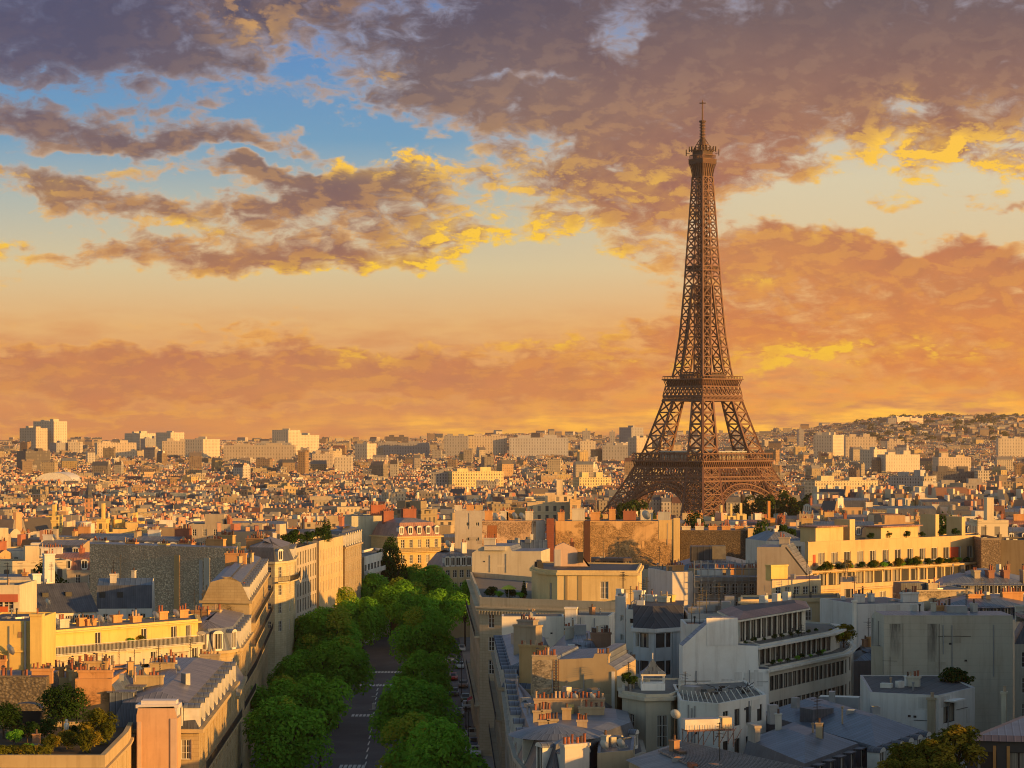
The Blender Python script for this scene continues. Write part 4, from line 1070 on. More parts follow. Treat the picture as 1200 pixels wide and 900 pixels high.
    for t in (.2, .62): b.hatch(t, .30, 1.0, 1.1, .55, z=24.6, mat='iron', name='skylight', top='window_glass')
    b.chimney(.15, .55, 25, 3.0, 1.3, .8, pots=2, col=WHITE); b.chimney(.52, .9, 24, Z(648, 378) - 24, 1.7, 1.2, pots=4, col=(.66, .63, .60)); b.dish(.12, .0, .6, 23.2)
    b = B_('white gable house with navy slate roof against the stone wall', rect(113, 372, 178, 373, 12), 22.3, (.72, .69, .64)).win(0, 4, 2, .85, 1.7, .8, 3.0, 1.0, 1.0, 'plain').walls().slopes([(2.0, 3.6), (3.6, .9)], ['slate', 'blue_slate'], 'blue_slate', (1, 3))
    strip(b, 0, 6.1, 6.3, 15, 22, GREY)
    for t in (.1, .42): b.hatch(t, .12, .9, 1.0, .5, z=24.4, mat='iron', name='skylight', top='window_glass')
    b.chimney(.28, .3, 23.5, 4.2, 1.0, .9, pots=2, col=(.58, .54, .48)); 
    # --- long terrace building
    b = B_('long cream terrace house with a white railing lit by the sun', Q((48, 298), (237, 318), (234, 331), (46, 311)), 21.7, (.56, .50, .38)).win(0, 11, 1, 1.0, 1.6, .55, 3, 1.2, .8, 'plain', ((0, 0), (0, 1), (0, 2), (0, 3), (0, 5), (0, 6), (0, 8), (0, 9))).walls().flat(.06, 'gravel_roof')
    b.balcony(0, 21.72, depth=.5, rail='white_frame', rh=1.15)
    a, e, Ln = b.edge(0); m = MB(); m.box(.05, Ln - .05, -.40, -.37, .02, .95, 'dark_roofing'); m.build('dark_railing_band', b.root, (a.x, a.y, 21.73 - b.z0), None, math.atan2(e.y, e.x))  # dark sheet filling the band between rail and slab
    u = Bld('set back yellow attic storey behind the white terrace railing', Q((48, 300), (232, 320), (230, 329.5), (46, 309.5)), 21.76, 24.6, YEL)
    u.win(0, 10, 1, 1.0, 2.0, .5, 3, 1.0, 1.2, 'plain', [(0, k) for k in (0, 1, 2, 4, 5, 7)]).walls().flat(.18, 'gravel_roof').cornice(24.3, .5, .2)
    for t, q in ((.08, .3), (.1, .6), (.36, .2), (.42, .4), (.72, .3), (.86, .4)): u.dish(t, q, .5 + .3 * random.random())
    for t in (.14, .26, .31, .48, .6, .78, .92): u.chimney(t, .4 + .3 * random.random(), 24.2, 1.2 + random.random() * .5, 1.5, .7, pots=3, col=random.choice([ORANGE, PALE, TAN]))
    b = B_('low ochre house with potted plants on its front terrace', Q((132, 284), (246, 294), (244, 303), (130, 293.5)), 20.5, OCHRE, 'patched_render').walls().flat(.35, 'gravel_roof')
    b.balcony(0, 20.86, depth=.3, rail='iron'); b.chimney(.62, .5, 20.4, 1.7, .9, .7, pots=2, col=GREY)
    # --- big yellow wall, far left
    b = B_('bright yellow blank wall with a dish and tall side chimney, left edge', rect(-30, 273, 38, 273, 14), 28.0, YEL).walls().flat(.25, 'dark_roofing')
    a, e, Ln = b.edge(0); b.op(0, 0, 0, 0, 0) if False else None
    strip(b, 0, 5.85, 6.1, 22.6, 28.2, GREY, pr=.2, name='downpipe_or_shade_strip'); strip(b, 0, .1, 6.1, 24.6, 24.8, YEL, pr=.15, name='string_course')
    b.dish(.62, -.06, .7, 24.1); strip(b, 0, 5.1, 5.6, 26.3, 27.0, (.3, .2, .12), pr=.05, name='vent_hood')
    b.chimney(1.08, .0, 18, Z(720, 272) - 18, 1.35, 1.5, pots=1, col=YEL); b.chimney(.55, -.16, 20, 4.0, .9, .8, pots=3, col=ORANGE)
    b = B_('cream house with an orange blind and balcony behind the yellow wall', rect(-30, 305, 23, 305, 11), 30.0, (.62, .55, .40)).win(0, 3, 3, 1.3, 2.0, 1.5, 3.2, 1, .8).walls().flat(.4).balcony(0, 25.3, depth=1.4).balcony(0, 22.4, depth=1.4)
    strip(b, 0, 3.0, 4.4, 25.4, 27.6, (.55, .12, .03), 'tinted', .25, 'orange_blind'); strip(b, 0, 2.9, 5.7, 28.2, 29.2, (.42, .12, .07), 'tinted', .2, 'red_panel')
    b.chimney(.1, .5, 29.8, 2.5, 2, 1, pots=4, col=ORANGE)
    b = B_('small orange flat house with rows of red flue pots', Q((92, 258), (151, 262), (150, 270), (90, 266)), 23.4, ORANGE, 'patched_render').walls().flat(.15, 'dark_roofing', cop='copper_brown')
    b.chimney(.2, .3, 23, 1.7, 2.4, .7, pots=7, col=ORANGE); b.chimney(.06, .1, 22.8, 1.2, 2.8, .7, pots=8, col=OCHRE)
    b = B_('low ochre chimney house below the yellow wall', rect(46, 262, 90, 262, 8), 22.6, OCHRE).walls().flat(.15, 'slate')
    b.chimney(.3, .2, 22.3, 1.5, 2.4, .7, pots=7, col=ORANGE); b.chimney(.15, .0, 22, 1.0, 2.0, .6, pots=5, col=ORANGE); b.chimney(.7, .4, 22.3, 1.9, .6, .6, pots=1, col=PALE); b.chimney(.85, .2, 22.3, 1.7, 1.6, .6, pots=4, col=ORANGE)
    # --- avenue, further on
    b = B_('round fronted cream house with a balcony below a grey cone roof', Q((286, 441), (322, 438.5), (335, 441), (344, 448), (347, 462), (286, 463)), 26.2, (.54, .48, .32), 'ashlar')
    b.win(0, 3, 4, 1.0, 2.0, 1.0, 3.4).win(1, 1, 4, 1.0, 2.0, 1.0, 3.4).win(2, 1, 4, 1.0, 2.0, 1.0, 3.4).win(3, 3, 4, 1.0, 2.0, 1.0, 3.4).walls().slopes([(1.1, 2.6), (4.0, 1.4)], ['slate', 'zinc_warm'], 'zinc_warm').dormers(3, 3, 1.0, 1.6, .3).dormers(1, 1, 1.0, 1.6, .3).cornice(25.8)
    for k in (1, 2, 3): b.balcony(k, 22.4, depth=.9)
    b.chimney(.35, .4, 28, 2.2, 3.2, .8, pots=8, col=ORANGE); b.chimney(.62, .75, 28, 2.4, 2.4, .8, pots=6, col=ORANGE)
    b = B_('grey office facade of thin vertical fins with a planted roof', Q((345, 464), (371, 490), (352, 500), (322, 472)), 27.0, (.48, .43, .35)).win(0, 9, 7, 1.2, 2.6, .5, 3.2, .5, .5, 'office').walls().flat(.4, 'soil')
    b = B_('tan facade with tall window bays and cypresses on the roof', Q((374, 498), (402, 524), (384, 535), (352, 506)), 26.9, (.55, .44, .27)).win(0, 9, 3, .9, 2.4, 1.5, 3.4, 1, 1, 'plain').walls().flat(.5, 'soil')
    b = B_('grey slate mansard house with a row of tall white dormers', Q((404, 530), (424, 556), (404, 566), (380, 538)), 24.6, STONE, 'ashlar').win(0, 9, 5, 1.0, 2.1, .9, 3.3).walls().slopes([(1.2, 3.4), (3, .8)], ['slate', 'zinc'], 'zinc').dormers(0, 8, 1.1, 2.3, .3).cornice(24.2); b.chimney(.4, .5, 28, 3, 3, .8, pots=8, col=(.4, .16, .1))
    b = B_('low modern house with white balcony bands among the trees', Q((427, 560), (459, 596), (438, 606), (405, 570)), 20.2, WHITE).win(0, 9, 5, 2.6, 1.5, 1.4, 3.0, .4, .4, 'office').walls().flat(.6)
    for z in (16.7, 13.7): b.balcony(0, z, depth=1.1, rail='white_frame', rh=.9, solid=True)
    b = B_('pale mossy party wall left of the yellow mansion', rect(412, 612, 466, 616, 12), 28.6, (.50, .48, .36)).walls().flat(.2, 'dark_roofing'); b.chimney(.7, .5, 28.4, 3, 4, .8, pots=10, col=(.36, .13, .08))
    b = B_('golden stone mansion with brown mansard and five round dormers', rect(466, 600, 517, 607, 14), 23.9, (.60, .45, .22), 'ashlar').win(0, 5, 4, 1.05, 2.2, .8, 4.0, 1.0, 1.0).win(1, 4, 4, 1.05, 2.2, .8, 4.0).walls().slopes([(1.5, 3.5), (3.5, 1.0)], ['copper_brown', 'zinc_warm'], 'zinc_warm').dormers(0, 5, 1.0, 1.5, .7).cornice(23.5).cornice(19.6, .3, .3).balcony(0, 19.95)
    b.chimney(.2, .7, 27, 3.2, 3, 1, pots=7, col=(.26, .10, .07)); b.chimney(.75, .8, 27, 3.6, 4, 1, pots=9, col=(.26, .10, .07))
    b = B_('small brown roofed house with lit white dormers beside the trees', rect(519, 577, 555, 580, 12), 17.5, (.55, .42, .24)).win(0, 4, 3).walls().slopes([(2.0, 3.0), (3.5, .8)], ['zinc_warm', 'zinc_warm'], 'zinc_warm').dormers(0, 5, 1.0, 1.9, .2); b.dish(.2, .1, 1.0, 21.8); b.chimney(.5, .4, 20.5, 2.5, 1, .8, pots=2, col=WHITE); b.chimney(.85, .3, 20.5, 2.7, 1.2, .8, pots=2, col=WHITE)
    b = B_('grey blind wall with four small square windows', rect(533, 622, 568, 622, 14), 29.4, (.44, .41, .38)).win(0, 2, 2, .9, 1.0, 2.6, 4.0, 3.0, 1.5, 'plain').walls().flat(.5)
    for t in (.1, .5, .8): b.chimney(t, .5, 29.2, 2, 2, .8, pots=5, col=random.choice([OCHRE, ORANGE, PALE]))
west_side()

def centre():
    b = B_('orange party wall with a brick panel, left of the brick flue', rect(565, 538, 639, 538, 11), 30.1, (.60, .42, .28), 'patched_render').walls().flat(.15)
    strip(b, 0, 1.2, 3.4, 25.0, 29.2, (.34, .14, .06), 'ashlar', .06, 'brick_panel'); strip(b, 0, 12.4, 14.5, 10, 30.2, (.50, .46, .42), pr=.1)
    for t, q in ((.2, .1), (.5, .4), (.62, .2)): b.dish(t, q, .9)
    for t in (.1, .35, .45, .75): b.chimney(t, .5, 30, 2 + random.random(), 1.8, .8, pots=4, col=random.choice([ORANGE, (.3, .12, .08), PALE]))
    b = B_('slim dark brick chimney shaft between two party walls', rect(640.5, 536, 649.5, 536, 3), 30.6, (.26, .09, .06), 'ashlar', name='chimney_shaft').walls().flat(.2)
    b = B_('large ochre party wall of bare stone topped with lit render', rect(651, 538, 797, 538, 13), 30.0, (.60, .39, .19), 'patched_tall').walls().flat(.2, 'dark_roofing')
    strip(b, 0, 6.6, 8.0, 10, 30.3, (.10, .05, .04), pr=.1, name='flue'); strip(b, 0, 23.8, 28.2, 26, 30.4, (.60, .43, .20), pr=.06, name='render_patch'); strip(b, 0, 27.2, 28.7, 10, 30.9, (.60, .45, .22), pr=.25)  # first strip: dark gap in the wall put on as near-black colour
    for k in range(7): b.chimney(.05 + .14 * k, .4 + .4 * random.random(), 29.8, 1.6 + 1.6 * random.random(), 1.2 + random.random() * 2, .8, pots=4, col=random.choice([ORANGE, (.3, .12, .08), PALE, GREY]))
    b.dish(.72, .1, 1.2)
    b = Prof('plain pale gable wall rising behind the avenue terrace', [(553, 648), (566, 640), (597, 640), (600, 646), (634, 646)], 432, 430, 12, (.52, .48, .39), 'plaster', 'zinc')
    strip(b, 0, 2.4, 6.4, Z(645, 431), Z(640.5, 431), PALE, pr=.5, name='cornice')
    b.chimney(.2, .4, 29, 1.8, 2.2, .8, pots=5, col=PALE)
    b = B_('small blue slate roof behind the pale gable', rect(596, 446, 640, 446, 8), 27.2, PALE).walls().ridge(2.6, 'blue_slate', 0)
    # the rounded golden building
    b = B_('golden stone block with balustraded terrace at the avenue corner', Q((562, 363), (727, 352), (748, 392), (551, 430)), 23.9, (.54, .46, .32), 'ashlar')
    b.win(0, 9, 3, 1.1, 2.2, 1.6, 3.6, 1.5, 1.0).win(3, 16, 6, 1.1, 2.2, 1.4, 3.6).walls().flat(.9, 'gravel_roof', .35).cornice(22.7, .55, .35).cornice(23.1, .7, .25)
    b.balcony(3, 18.7, depth=.8).balcony(3, 8.0, depth=.8)
    r = MB(); a, e, Ln = b.edge(0)
    for k in range(44): r.box(.3 + k * .5 - .07, .3 + k * .5 + .07, -.76, -.56, 22.2 - b.z0, 22.7 - b.z0, 'plaster')
    r.build('dentils', b.root, (a.x, a.y, 0), b.col, math.atan2(e.y, e.x))
    u = Bld('rounded yellow penthouse storey above the balustraded terrace', Q((623, 372), (630, 365), (641, 361.5), (653, 360), (747, 359), (752, 380), (630, 385)), 23.96, 28.9, (.64, .50, .26))
    u.op(3, 6.6, 7.9, .8, 3.5, 'french').op(2, .5, 1.0, .6, 3.2, 'plain').walls().flat(.25, 'dark_roofing').cornice(28.4, .35, .4)
    strip(u, 3, 1.25, 1.6, 24, 28.4, (.30, .23, .13), pr=.1, name='downpipe_or_shade_strip'); strip(u, 3, 3.2, 3.8, 24, 28.4, (.34, .26, .14), pr=.06, name='downpipe_or_shade_strip')  # narrow strips of shade put on the wall as darker colour
    for t, q in ((.1, .1), (.22, .3), (.36, .2), (.5, .1), (.64, .2)): u.hatch(.5 + t, .2 + q, .8, .7, .8 + .6 * random.random(), mat='iron', name='roof_vent')
    p = Prof('pink rendered wedge shaped chimney wall on the penthouse roof', [(649, 646), (651, 640), (660, 636), (674, 642), (692, 668)], 374, 374, 1.6, (.58, .42, .33), 'plaster', 'zinc_warm', 'chimney_wall', 28.96)
    strip(p, 0, .1, 1.1, 29, Z(644, 374), (.44, .42, .42), pr=.1); p.hatch(.72, -.4, .9, .6, 1.1, 30.2, 'iron', 'vent_box'); p.chimney(.5, .3, Z(642, 374) - .5, 1.4, .6, .5, pots=1, col=(.12, .06, .05))
    # behind the penthouse: dark glazed screen and stairs
    b = B_('dark glazed stair house in front of the ochre wall', rect(694, 440, 741, 440, 6), Z(655, 440), (.16, .12, .10)).win(0, 5, 1, 1.2, 2.2, .4, 3, .3, .3, 'office').walls().flat(.1, 'dark_roofing')
    b = B_('low pale yard building with an outside stair', rect(742, 430, 790, 430, 10), Z(668, 430), (.42, .39, .30)).walls().flat(.2, 'dark_roofing')
    m = MB()
    for k in range(10): m.box(.3 + k * .45, .75 + k * .45, -1.0, -.1, 2.6 - k * .26 , 2.7 - k * .26, 'iron')
    m.beam((0, -1, 3.8), (5, -1, 1.1), .06, 'iron'); m.build('stair', b.roof, (b.L[0][0] + 1, b.L[0][1] + 1.4, b.rz - .2))
    # white walls and zinc roofs on the near side
    b = B_('white boundary wall catching sun at its left end', rect(588, 339, 661, 339, 5), 23.6, (.74, .70, .62)).walls().flat(.05)
    b = B_('white terrace house with a stubby white chimney', rect(662, 338, 714, 337, 7), 23.8, (.72, .68, .60)).win(0, 1, 1, .9, 1.8, 1.2, 3, 5.6, .3).walls().flat(.1); b.chimney(.14, .0, 22.0, 3.1, 1.7, 1.2, pots=0, col=WHITE); b.balcony(0, 20.6, 4.6)
    b = B_('blue zinc mansard house on the avenue with a grand tiered chimney', Q((588, 288), (645, 284), (648, 330), (579, 334)), 18.9, STONE, 'ashlar').win(3, 13, 5, 1.1, 2.1, 1.0, 3.3).win(0, 4, 4).walls().slopes([(1.2, 2.6), (2.6, 1.0)], ['blue_slate', 'zinc'], 'zinc').dormers(3, 11, mat='blue_slate').cornice(18.5).balcony(3, 14.8).balcony(3, 8.1)
    b.chimney(.62, .3, 20, Z(733, 298) - 20, 3.4, 1.5, pots=0, col=STONE); b.chimney(.62, .3, 22, Z(727, 298) - 22, 2.4, 1.2, pots=6, col=(.30, .27, .24)); b.chimney(.66, .02, 19, Z(756, 286) - 19, 3.6, .9, pots=9, col=OCHRE); b.hatch(.45, .6, 1.2, 1, .9)
    b = B_('blue grey zinc roofs with small stacks below the white wall', Q((650, 300), (716, 300), (718, 328), (648, 329)), 20.2, TAN).walls().slopes([(1.6, 1.8), (3.5, .9)], ['blue_slate', 'zinc'], 'zinc')
    b.chimney(.3, .1, 20, 2.8, .7, .7, pots=1, col=WHITE); b.chimney(.85, .25, 20.6, Z(742, 306) - 20.6, 2.6, .9, pots=8, col=(.28, .17, .12)); b.chimney(.3, .65, 21.5, 2.4, 1.2, .8, pots=3, col=PALE); b.hatch(.5, .6, 1.6, 1.2, 1.3, name='roof_vent', mat='steel')
    b = Prof('tan party wall with an iron ladder and a row of red pots', [(622, 777), (624, 769), (652, 769), (653.5, 773), (695, 771), (697, 766), (711, 766), (712, 778), (718, 781), (723, 786)], 256, 254, 13, (.44, .35, .22), 'plaster', 'zinc')
    b.chimney(.14, .07, Z(768.5, 256) - 1.2, 1.25, 2.5, .8, pots=8, col=(.50, .42, .30), mat='patched_render'); b.chimney(.82, .07, Z(765.5, 256) - 1.2, 1.25, 1.4, .8, pots=5, col=(.42, .33, .2))
    strip(b, 0, .15, 2.4, 10, Z(773, 256), (.56, .48, .35), 'patched_render', .08); strip(b, 0, 9.0, 9.35, 10, Z(787, 254), WHITE, pr=.12, name='quoin')
    m = MB(); m.box(-.28, -.22, -.1, -.04, 0, 5, 'copper_brown'); m.box(.22, .28, -.1, -.04, 0, 5, 'copper_brown')
    for k in range(16): m.box(-.22, .22, -.09, -.05, .2 + k * .3, .26 + k * .3, 'copper_brown')
    a, e, Ln = b.edge(0); p = a + e * 2.85; m.build('ladder', b.root, (p.x, p.y - .03, Z(772, 256) - 5 - b.z0), None, math.atan2(e.y, e.x))
    b = B_('low dark curved slate roof at the foot of the tan wall', Q((626, 246), (716, 244), (717, 253), (628, 254.5)), 20.6, TAN).walls().slopes([(2.0, 1.5), (1.8, .7)], ['slate', 'slate'], 'slate')
    # zinc dome
    b = B_('round cornered zinc roof with stone dormers and many chimneys', Q((590, 300), (599, 246), (607, 229), (621, 219.5), (645, 215), (684, 216.5), (752, 233), (748, 243), (640, 252)), 18.4, (.42, .38, .32), 'ashlar')
    b.win(0, 14, 4, 1.1, 2.1, 1.2, 3.3).win(1, 4, 4, 1.1, 2.1, 1.2, 3.3).walls().slopes([(1.1, 2.9), (1.3, .3)], ['slate', 'zinc'], 'zinc')
    m = MB(); m.lathe([(4.6, 0), (3.2, .45), (1.6, .8), (0, 1.1)], 26, 'zinc'); m.build('corner_dome', b.roof, (X(652, 222.5) - b.c[0], 222.5 - b.c[1], 21.45 - b.z0))
    b.dormers(0, 10, 1.1, 2.0, .3).dormers(1, 3, 1.1, 2.0, .3).dormers(2, 1, 1.1, 2.1, .3).dormers(3, 1, 1.2, 2.3, .25).dormers(4, 1, 1.0, 1.7, .4).dormers(5, 4, .8, 1.2, .7, 1.4, 1.4).cornice(18.0)
    def stack(px, py, d, ln, pots, col, th=.8):
        z = Z(py, d); m_ = MB(); h = 3.0
        m_.box(-ln / 2, ln / 2, -th / 2, th / 2, 0, h - .2, 'plaster'); m_.box(-ln / 2 - .08, ln / 2 + .08, -th / 2 - .08, th / 2 + .08, h - .2, h, 'plaster')
        for i in range(pots):
            x = -ln / 2 + ln * (i + .5) / pots; hp = random.choice((.3, .4, .5, .62)); m_.lathe([(.13, h), (.11, h + hp), (.15, h + hp + .02), (.15, h + hp + .09), (.07, h + hp + .09)], 7, random.choice(('flue_pot', 'flue_pot', 'sooty_pot', 'pale_pot')), (x, 0, 0))
        m_.build('chimney', b.roof, (X(px, d) - b.c[0], d - b.c[1], z - h - b.z0), col)
    stack(667, 818, 239, 7.2, 18, (.40, .30, .21)); stack(693, 828, 237, 2.6, 5, (.44, .35, .23)); stack(630, 832, 232, .9, 2, TAN); stack(640, 831, 232, .9, 3, TAN); stack(637, 843, 226, 1.0, 3, TAN); stack(648, 842, 226, 1.0, 3, TAN); stack(664, 829, 233, .9, 1, (.38, .3, .2)); stack(682, 843, 225, 1.0, 4, (.40, .33, .26)); stack(669, 826, 238, .5, 0, YEL)
    for px, py in ((673, 812), (693, 812)):
        o = link('satellite_dish', _rm['dish'], b.roof, (X(px, 240) - b.c[0], 238.4 - b.c[1], Z(py, 239) - .7 - b.z0), None, 2.6); o.scale = (.34, .34, .34)
    b = B_('low lean-to roofs with two round dishes below the zinc dome', Q((700, 214), (742, 216), (744, 226), (702, 223)), Z(885, 214), TAN).walls().flat(.2, 'slate', cop='zinc'); b.dish(.15, .2, .5); b.dish(.62, .2, .5); b.chimney(-.6, -.25, 15, 7.2, 2.6, .8, pots=6, col=(.55, .50, .46))
    # cream pavilion with the tented lantern
    b = B_('cream curved pavilion with tall arched windows below a tented lantern', Q((729, 245), (757, 241.5), (786, 242), (798, 246), (798, 258), (729, 258)), 22.9, (.56, .50, .39)).op(0, 1.15, 2.1, 18.7, 21.2, 'french').op(1, 1.15, 2.35, 17.9, 21.3, 'french').walls().flat(.25, 'gravel_roof').cornice(22.5, .4, .35)
    m = MB(); m.box(-1.25, 1.25, -1.0, 1.0, 0, .75, 'plaster')
    for x, y in ((-1.15, -.95), (1.15, -.95), (1.15, .95), (-1.15, .95)): m.box(x - .07, x + .07, y - .07, y + .07, .75, 1.55, 'white_frame')
    m.box(-1.3, 1.3, -1.1, 1.1, 1.55, 1.75, 'white_frame')
    pr = [(1.36, 1.753), (.95, 2.05), (.55, 2.45), (.22, 3.0), (0, 3.35)]
    for (r0, z0), (r1, z1) in zip(pr, pr[1:]):
        for k in range(4):
            c = [(-1, -.85), (1, -.85), (1, .85), (-1, .85)]; A, B2 = c[k], c[(k + 1) % 4]
            q = [(A[0] * r0, A[1] * r0, z0), (B2[0] * r0, B2[1] * r0, z0), (B2[0] * r1, B2[1] * r1, z1), (A[0] * r1, A[1] * r1, z1)]
            m.face(q[:3] if r1 == 0 else q, 'blue_slate')
    m.box(-.04, .04, -.04, .04, 3.2, 3.9, 'white_frame'); m.build('lantern', b.roof, (X(765, 248) - b.c[0], 248 - b.c[1], b.rz))
    b.hatch(.05, .55, 1.5, .6, 1.0, name='planter', mat='plaster'); b.hatch(.95, .6, 1.4, .6, 1.0, name='planter', mat='plaster')
    # office with blue-white bands, and the little white stair tower beside it
    b = B_('pale blue grey office with banded windows and a black sloping roof', Q((742, 302), (766, 300), (801, 303), (802, 318), (742, 318)), 25.1, (.50, .53, .56)).walls() if False else None
    b = B_('pale blue grey office with banded windows under a black sloping roof', Q((742, 302), (767, 300), (801, 303), (802, 318), (742, 318)), 25.1, (.52, .55, .58))
    for f in range(6):
        v = 22.6 - 3.55 * f + .3
        if v > 1: b.op(0, .35, .95, v, v + 1.85, 'plain').op(0, 1.05, 2.4, v, v + 1.85, 'office').op(1, .25, 1.75, v, v + 1.85, 'office').op(1, 1.95, 2.75, v, v + 1.85, 'office')
    b.walls().slopes([(3.2, 2.6)], ['dark_roofing'], 'dark_roofing', (2, 4), .15).cornice(24.6, .3, .5, col=(.6, .6, .6)); strip(b, 1, -.1, .12, 0, 24.6, (.45, .47, .5)); strip(b, 1, 3.0, 3.7, 0, 24.7, (.40, .44, .48))
    b.chimney(.8, .8, 27, 1.6, 1.6, .8, pots=2, col=WHITE); b.chimney(.3, .9, 27, 2.0, 1.3, .8, pots=2, col=WHITE); b.chimney(1.5, .8, 26.5, 2.0, 1.4, .8, pots=2, col=PALE); b.chimney(1.75, .9, 26.5, 2.1, 1.5, .8, pots=1, col=YEL)
    b = B_('narrow white stair tower between the golden block and the office', Q((721, 314), (733, 313), (734, 322), (722, 322)), Z(700, 313), (.62, .61, .60)).win(0, 1, 6, .5, .8, 2.4, 2.6, .7, .2, 'plain').walls().flat(.1)
    b = B_('small white rooftop house with a dark doorway', Q((733.5, 306), (748, 305), (749, 314), (734.5, 315)), Z(715, 306), (.66, .64, .60)).op(0, .6, 1.2, Z(730, 306) + .3, Z(722, 306), 'office').walls().flat(.1)
    b = B_('yellow rendered lean-to with an air vent beside the office', rect(726, 291, 744, 291, 5), 21.9, (.58, .48, .28)).walls().flat(.1, 'slate')
    # big blank white wall + stepped office terraces
    b = Prof('big blank white wall with a sloping shoulder', [(800, 757), (833, 727), (834.5, 724), (864.5, 724), (865, 756), (888, 757), (889, 784), (901, 784)], 271, 272, 2.5, (.80, .79, .77), 'plaster', 'zinc')
    strip(b, 0, 2.8, 6.4, Z(757, 271), Z(724.5, 271), (.76, .75, .74), pr=.05, name='render_patch')
    b = B_('small white gable with a tarred roof behind the blank wall', rect(803, 284, 834, 284, 8), Z(735, 284), (.62, .61, .60)).walls().flat(.35, 'dark_roofing')
    b = B_('grey plant room deck with rails and aerials above the blank wall', rect(806, 305, 866, 305, 14), Z(722, 305), (.42, .42, .42)).walls().flat(.3, 'gravel_roof', cop='steel')
    for t, q, w_, h_ in ((.2, .3, 2, .8), (.5, .6, 3, 1.3), (.8, .3, 1.2, 1.6), (.95, .7, 1.2, 1.9)): b.hatch(t, q, w_, 1.4, h_, mat='steel', name='roof_unit')
    b.antenna(.4, .2); b.antenna(.7, .5, 4)
    EA, EB = (901, 273), (990, 293)
    b = B_('stepped office block with ribbon windows and a rounded end', Q(EA, EB, (997, 298), (999, 303), (992, 312), (930, 318), (852, 288)), 22.5, (.60, .55, .47))
    b.win(0, 17, 6, 1.22, 1.75, .75, 3.1, .3, .3, 'office').win(1, 2, 6, 1.1, 1.75, .75, 3.1, .3, .3, 'office').walls().flat(.3, 'gravel_roof').cornice(22.3, .5, .28, col=(.66, .63, .57))
    u = Bld('middle set back office storey with a glass front and planted end', Q((890, 276), (974, 295), (984, 301), (975, 308), (930, 312), (852, 288.5)), 22.6, 24.95, (.56, .53, .47)); u.win(0, 14, 1, 1.35, 1.9, .25, 3, .2, .2, 'office').walls().flat(.25, 'gravel_roof').cornice(24.8, .9, .25, col=(.66, .62, .56))
    t = Bld('sunlit glazed top storey of the stepped office', Q((867, 278), (944, 296), (940, 306), (846, 291)), 25.05, 28.1, (.60, .56, .48)); t.win(0, 12, 1, 1.35, 2.4, .35, 3, .15, 1.2, 'office').walls().slopes([(1.2, .6)], ['copper_brown'], 'dark_roofing', (), .5).cornice(27.85, .6, .2)
    for q in (.55, .75, .92): t.hatch(q, .7, 1.1, .8, .9, mat='white_frame', name='roof_unit')
    # low white building with rooftop clutter
    b = B_('low white building with a cluttered frame covered roof', [G(797, 823, 22.9), G(842, 827, 22.9), G(898, 816, 22.9), (25.6, 256), (17.4, 252)], 22.9, (.68, .66, .62)).win(1, 4, 3, 1.1, 1.7, .7, 3.0, .9, .9, 'office').walls().flat(.2, 'gravel_roof')
    fr = MB(); fr.beam((0, 0, 0), (.1, .9, 1.0), .06, 'white_frame'); fr.beam((.1, .9, 1.0), (.1, 1.3, 0), .05, 'steel'); frd = fr.mesh('roof_frame')
    for k in range(15):
        t_ = k / 14; q = V2(b.L[0]).lerp(V2(b.L[1]), t_ * 2) if t_ < .5 else V2(b.L[1]).lerp(V2(b.L[2]), t_ * 2 - 1)
        link('roof_frame', frd, b.roof, (q.x * .9, q.y * .9, b.rz), None, .2 + .9 * t_)
    m = MB()
    for k in range(22):
        x, y = random.uniform(-3.5, 3.6), random.uniform(-1.0, 3.5); m = MB(); c = Vector((0, 0, .3))
        for j in range(3): m.beam(c, c + Vector((random.uniform(-1, 1), random.uniform(-1, 1), random.uniform(-.2, .5))), .06, random.choice(['iron', 'steel', 'gravel_roof']))
        m.box(-.3, .3, -.2, .2, 0, random.uniform(.2, .5), random.choice(['steel', 'gravel_roof', 'iron'])); m.build('roof_scrap', b.roof, (x, y, b.rz))
    b.hatch(.4, .5, 1.8, 1.4, .9, name='roof_box'); b.hatch(.7, .6, 2.4, 1.4, .6, name='roof_box', mat='gravel_roof')
    # striped metal roof at the bottom and its plant platform
    kp = [G(737, 888, 21.4), G(838, 938, 21.4), G(985, 908, 21.4), G(797, 868, 21.4)]
    b = B_('pale striped metal roof with a plant platform at the bottom', kp, 21.2, TAN).walls().slopes([(.6, .25), (2.5, .5)], ['zinc_warm', 'zinc_warm'], 'zinc_warm', (), .3)
    m = MB(); p0, p1, p2, p3 = [Vector((*q, 0)) for q in inset(b.L, [2.4] * 4)]; zt = b.rz
    for k in range(1, 24):
        t_ = k / 24; u0, u1 = p0.lerp(p3, t_), p1.lerp(p2, t_); m.beam(u0 + Vector((0, 0, zt + .05)), u1 + Vector((0, 0, zt + .05)), .09, 'zinc_warm', .14)
    m.build('batten', b.roof)
    b.hatch(.3, .5, 2.2, .7, .35, mat='iron', name='roof_unit'); b.hatch(.55, .35, 1.4, .5, .3, mat='flue_pot', name='roof_unit')
    m = MB(); m.box(-2.2, 2.4, -.9, .9, .9, 1.05, 'copper_brown'); m.box(-2.3, .9, -.7, .7, 1.06, 2.0, 'white_frame', top='steel'); m.box(1.3, 2.2, -.7, .6, 1.06, 2.1, 'tinted'); m.box(.95, 1.25, -.5, .5, 1.06, 2.0, 'white_frame')
    for x in (-2.1, -.6, .9, 2.3):
        for y in (-.85, .85): m.beam((x, y, -.6), (x, y, 1), .08, 'copper_brown'); m.beam((x, y, -.4), (x + .8, y, 1), .05, 'copper_brown')
    for x in np.arange(-2.2, 2.5, .5): m.beam((x, -.9, 1.05), (x, -.9, 1.5), .03, 'copper_brown')
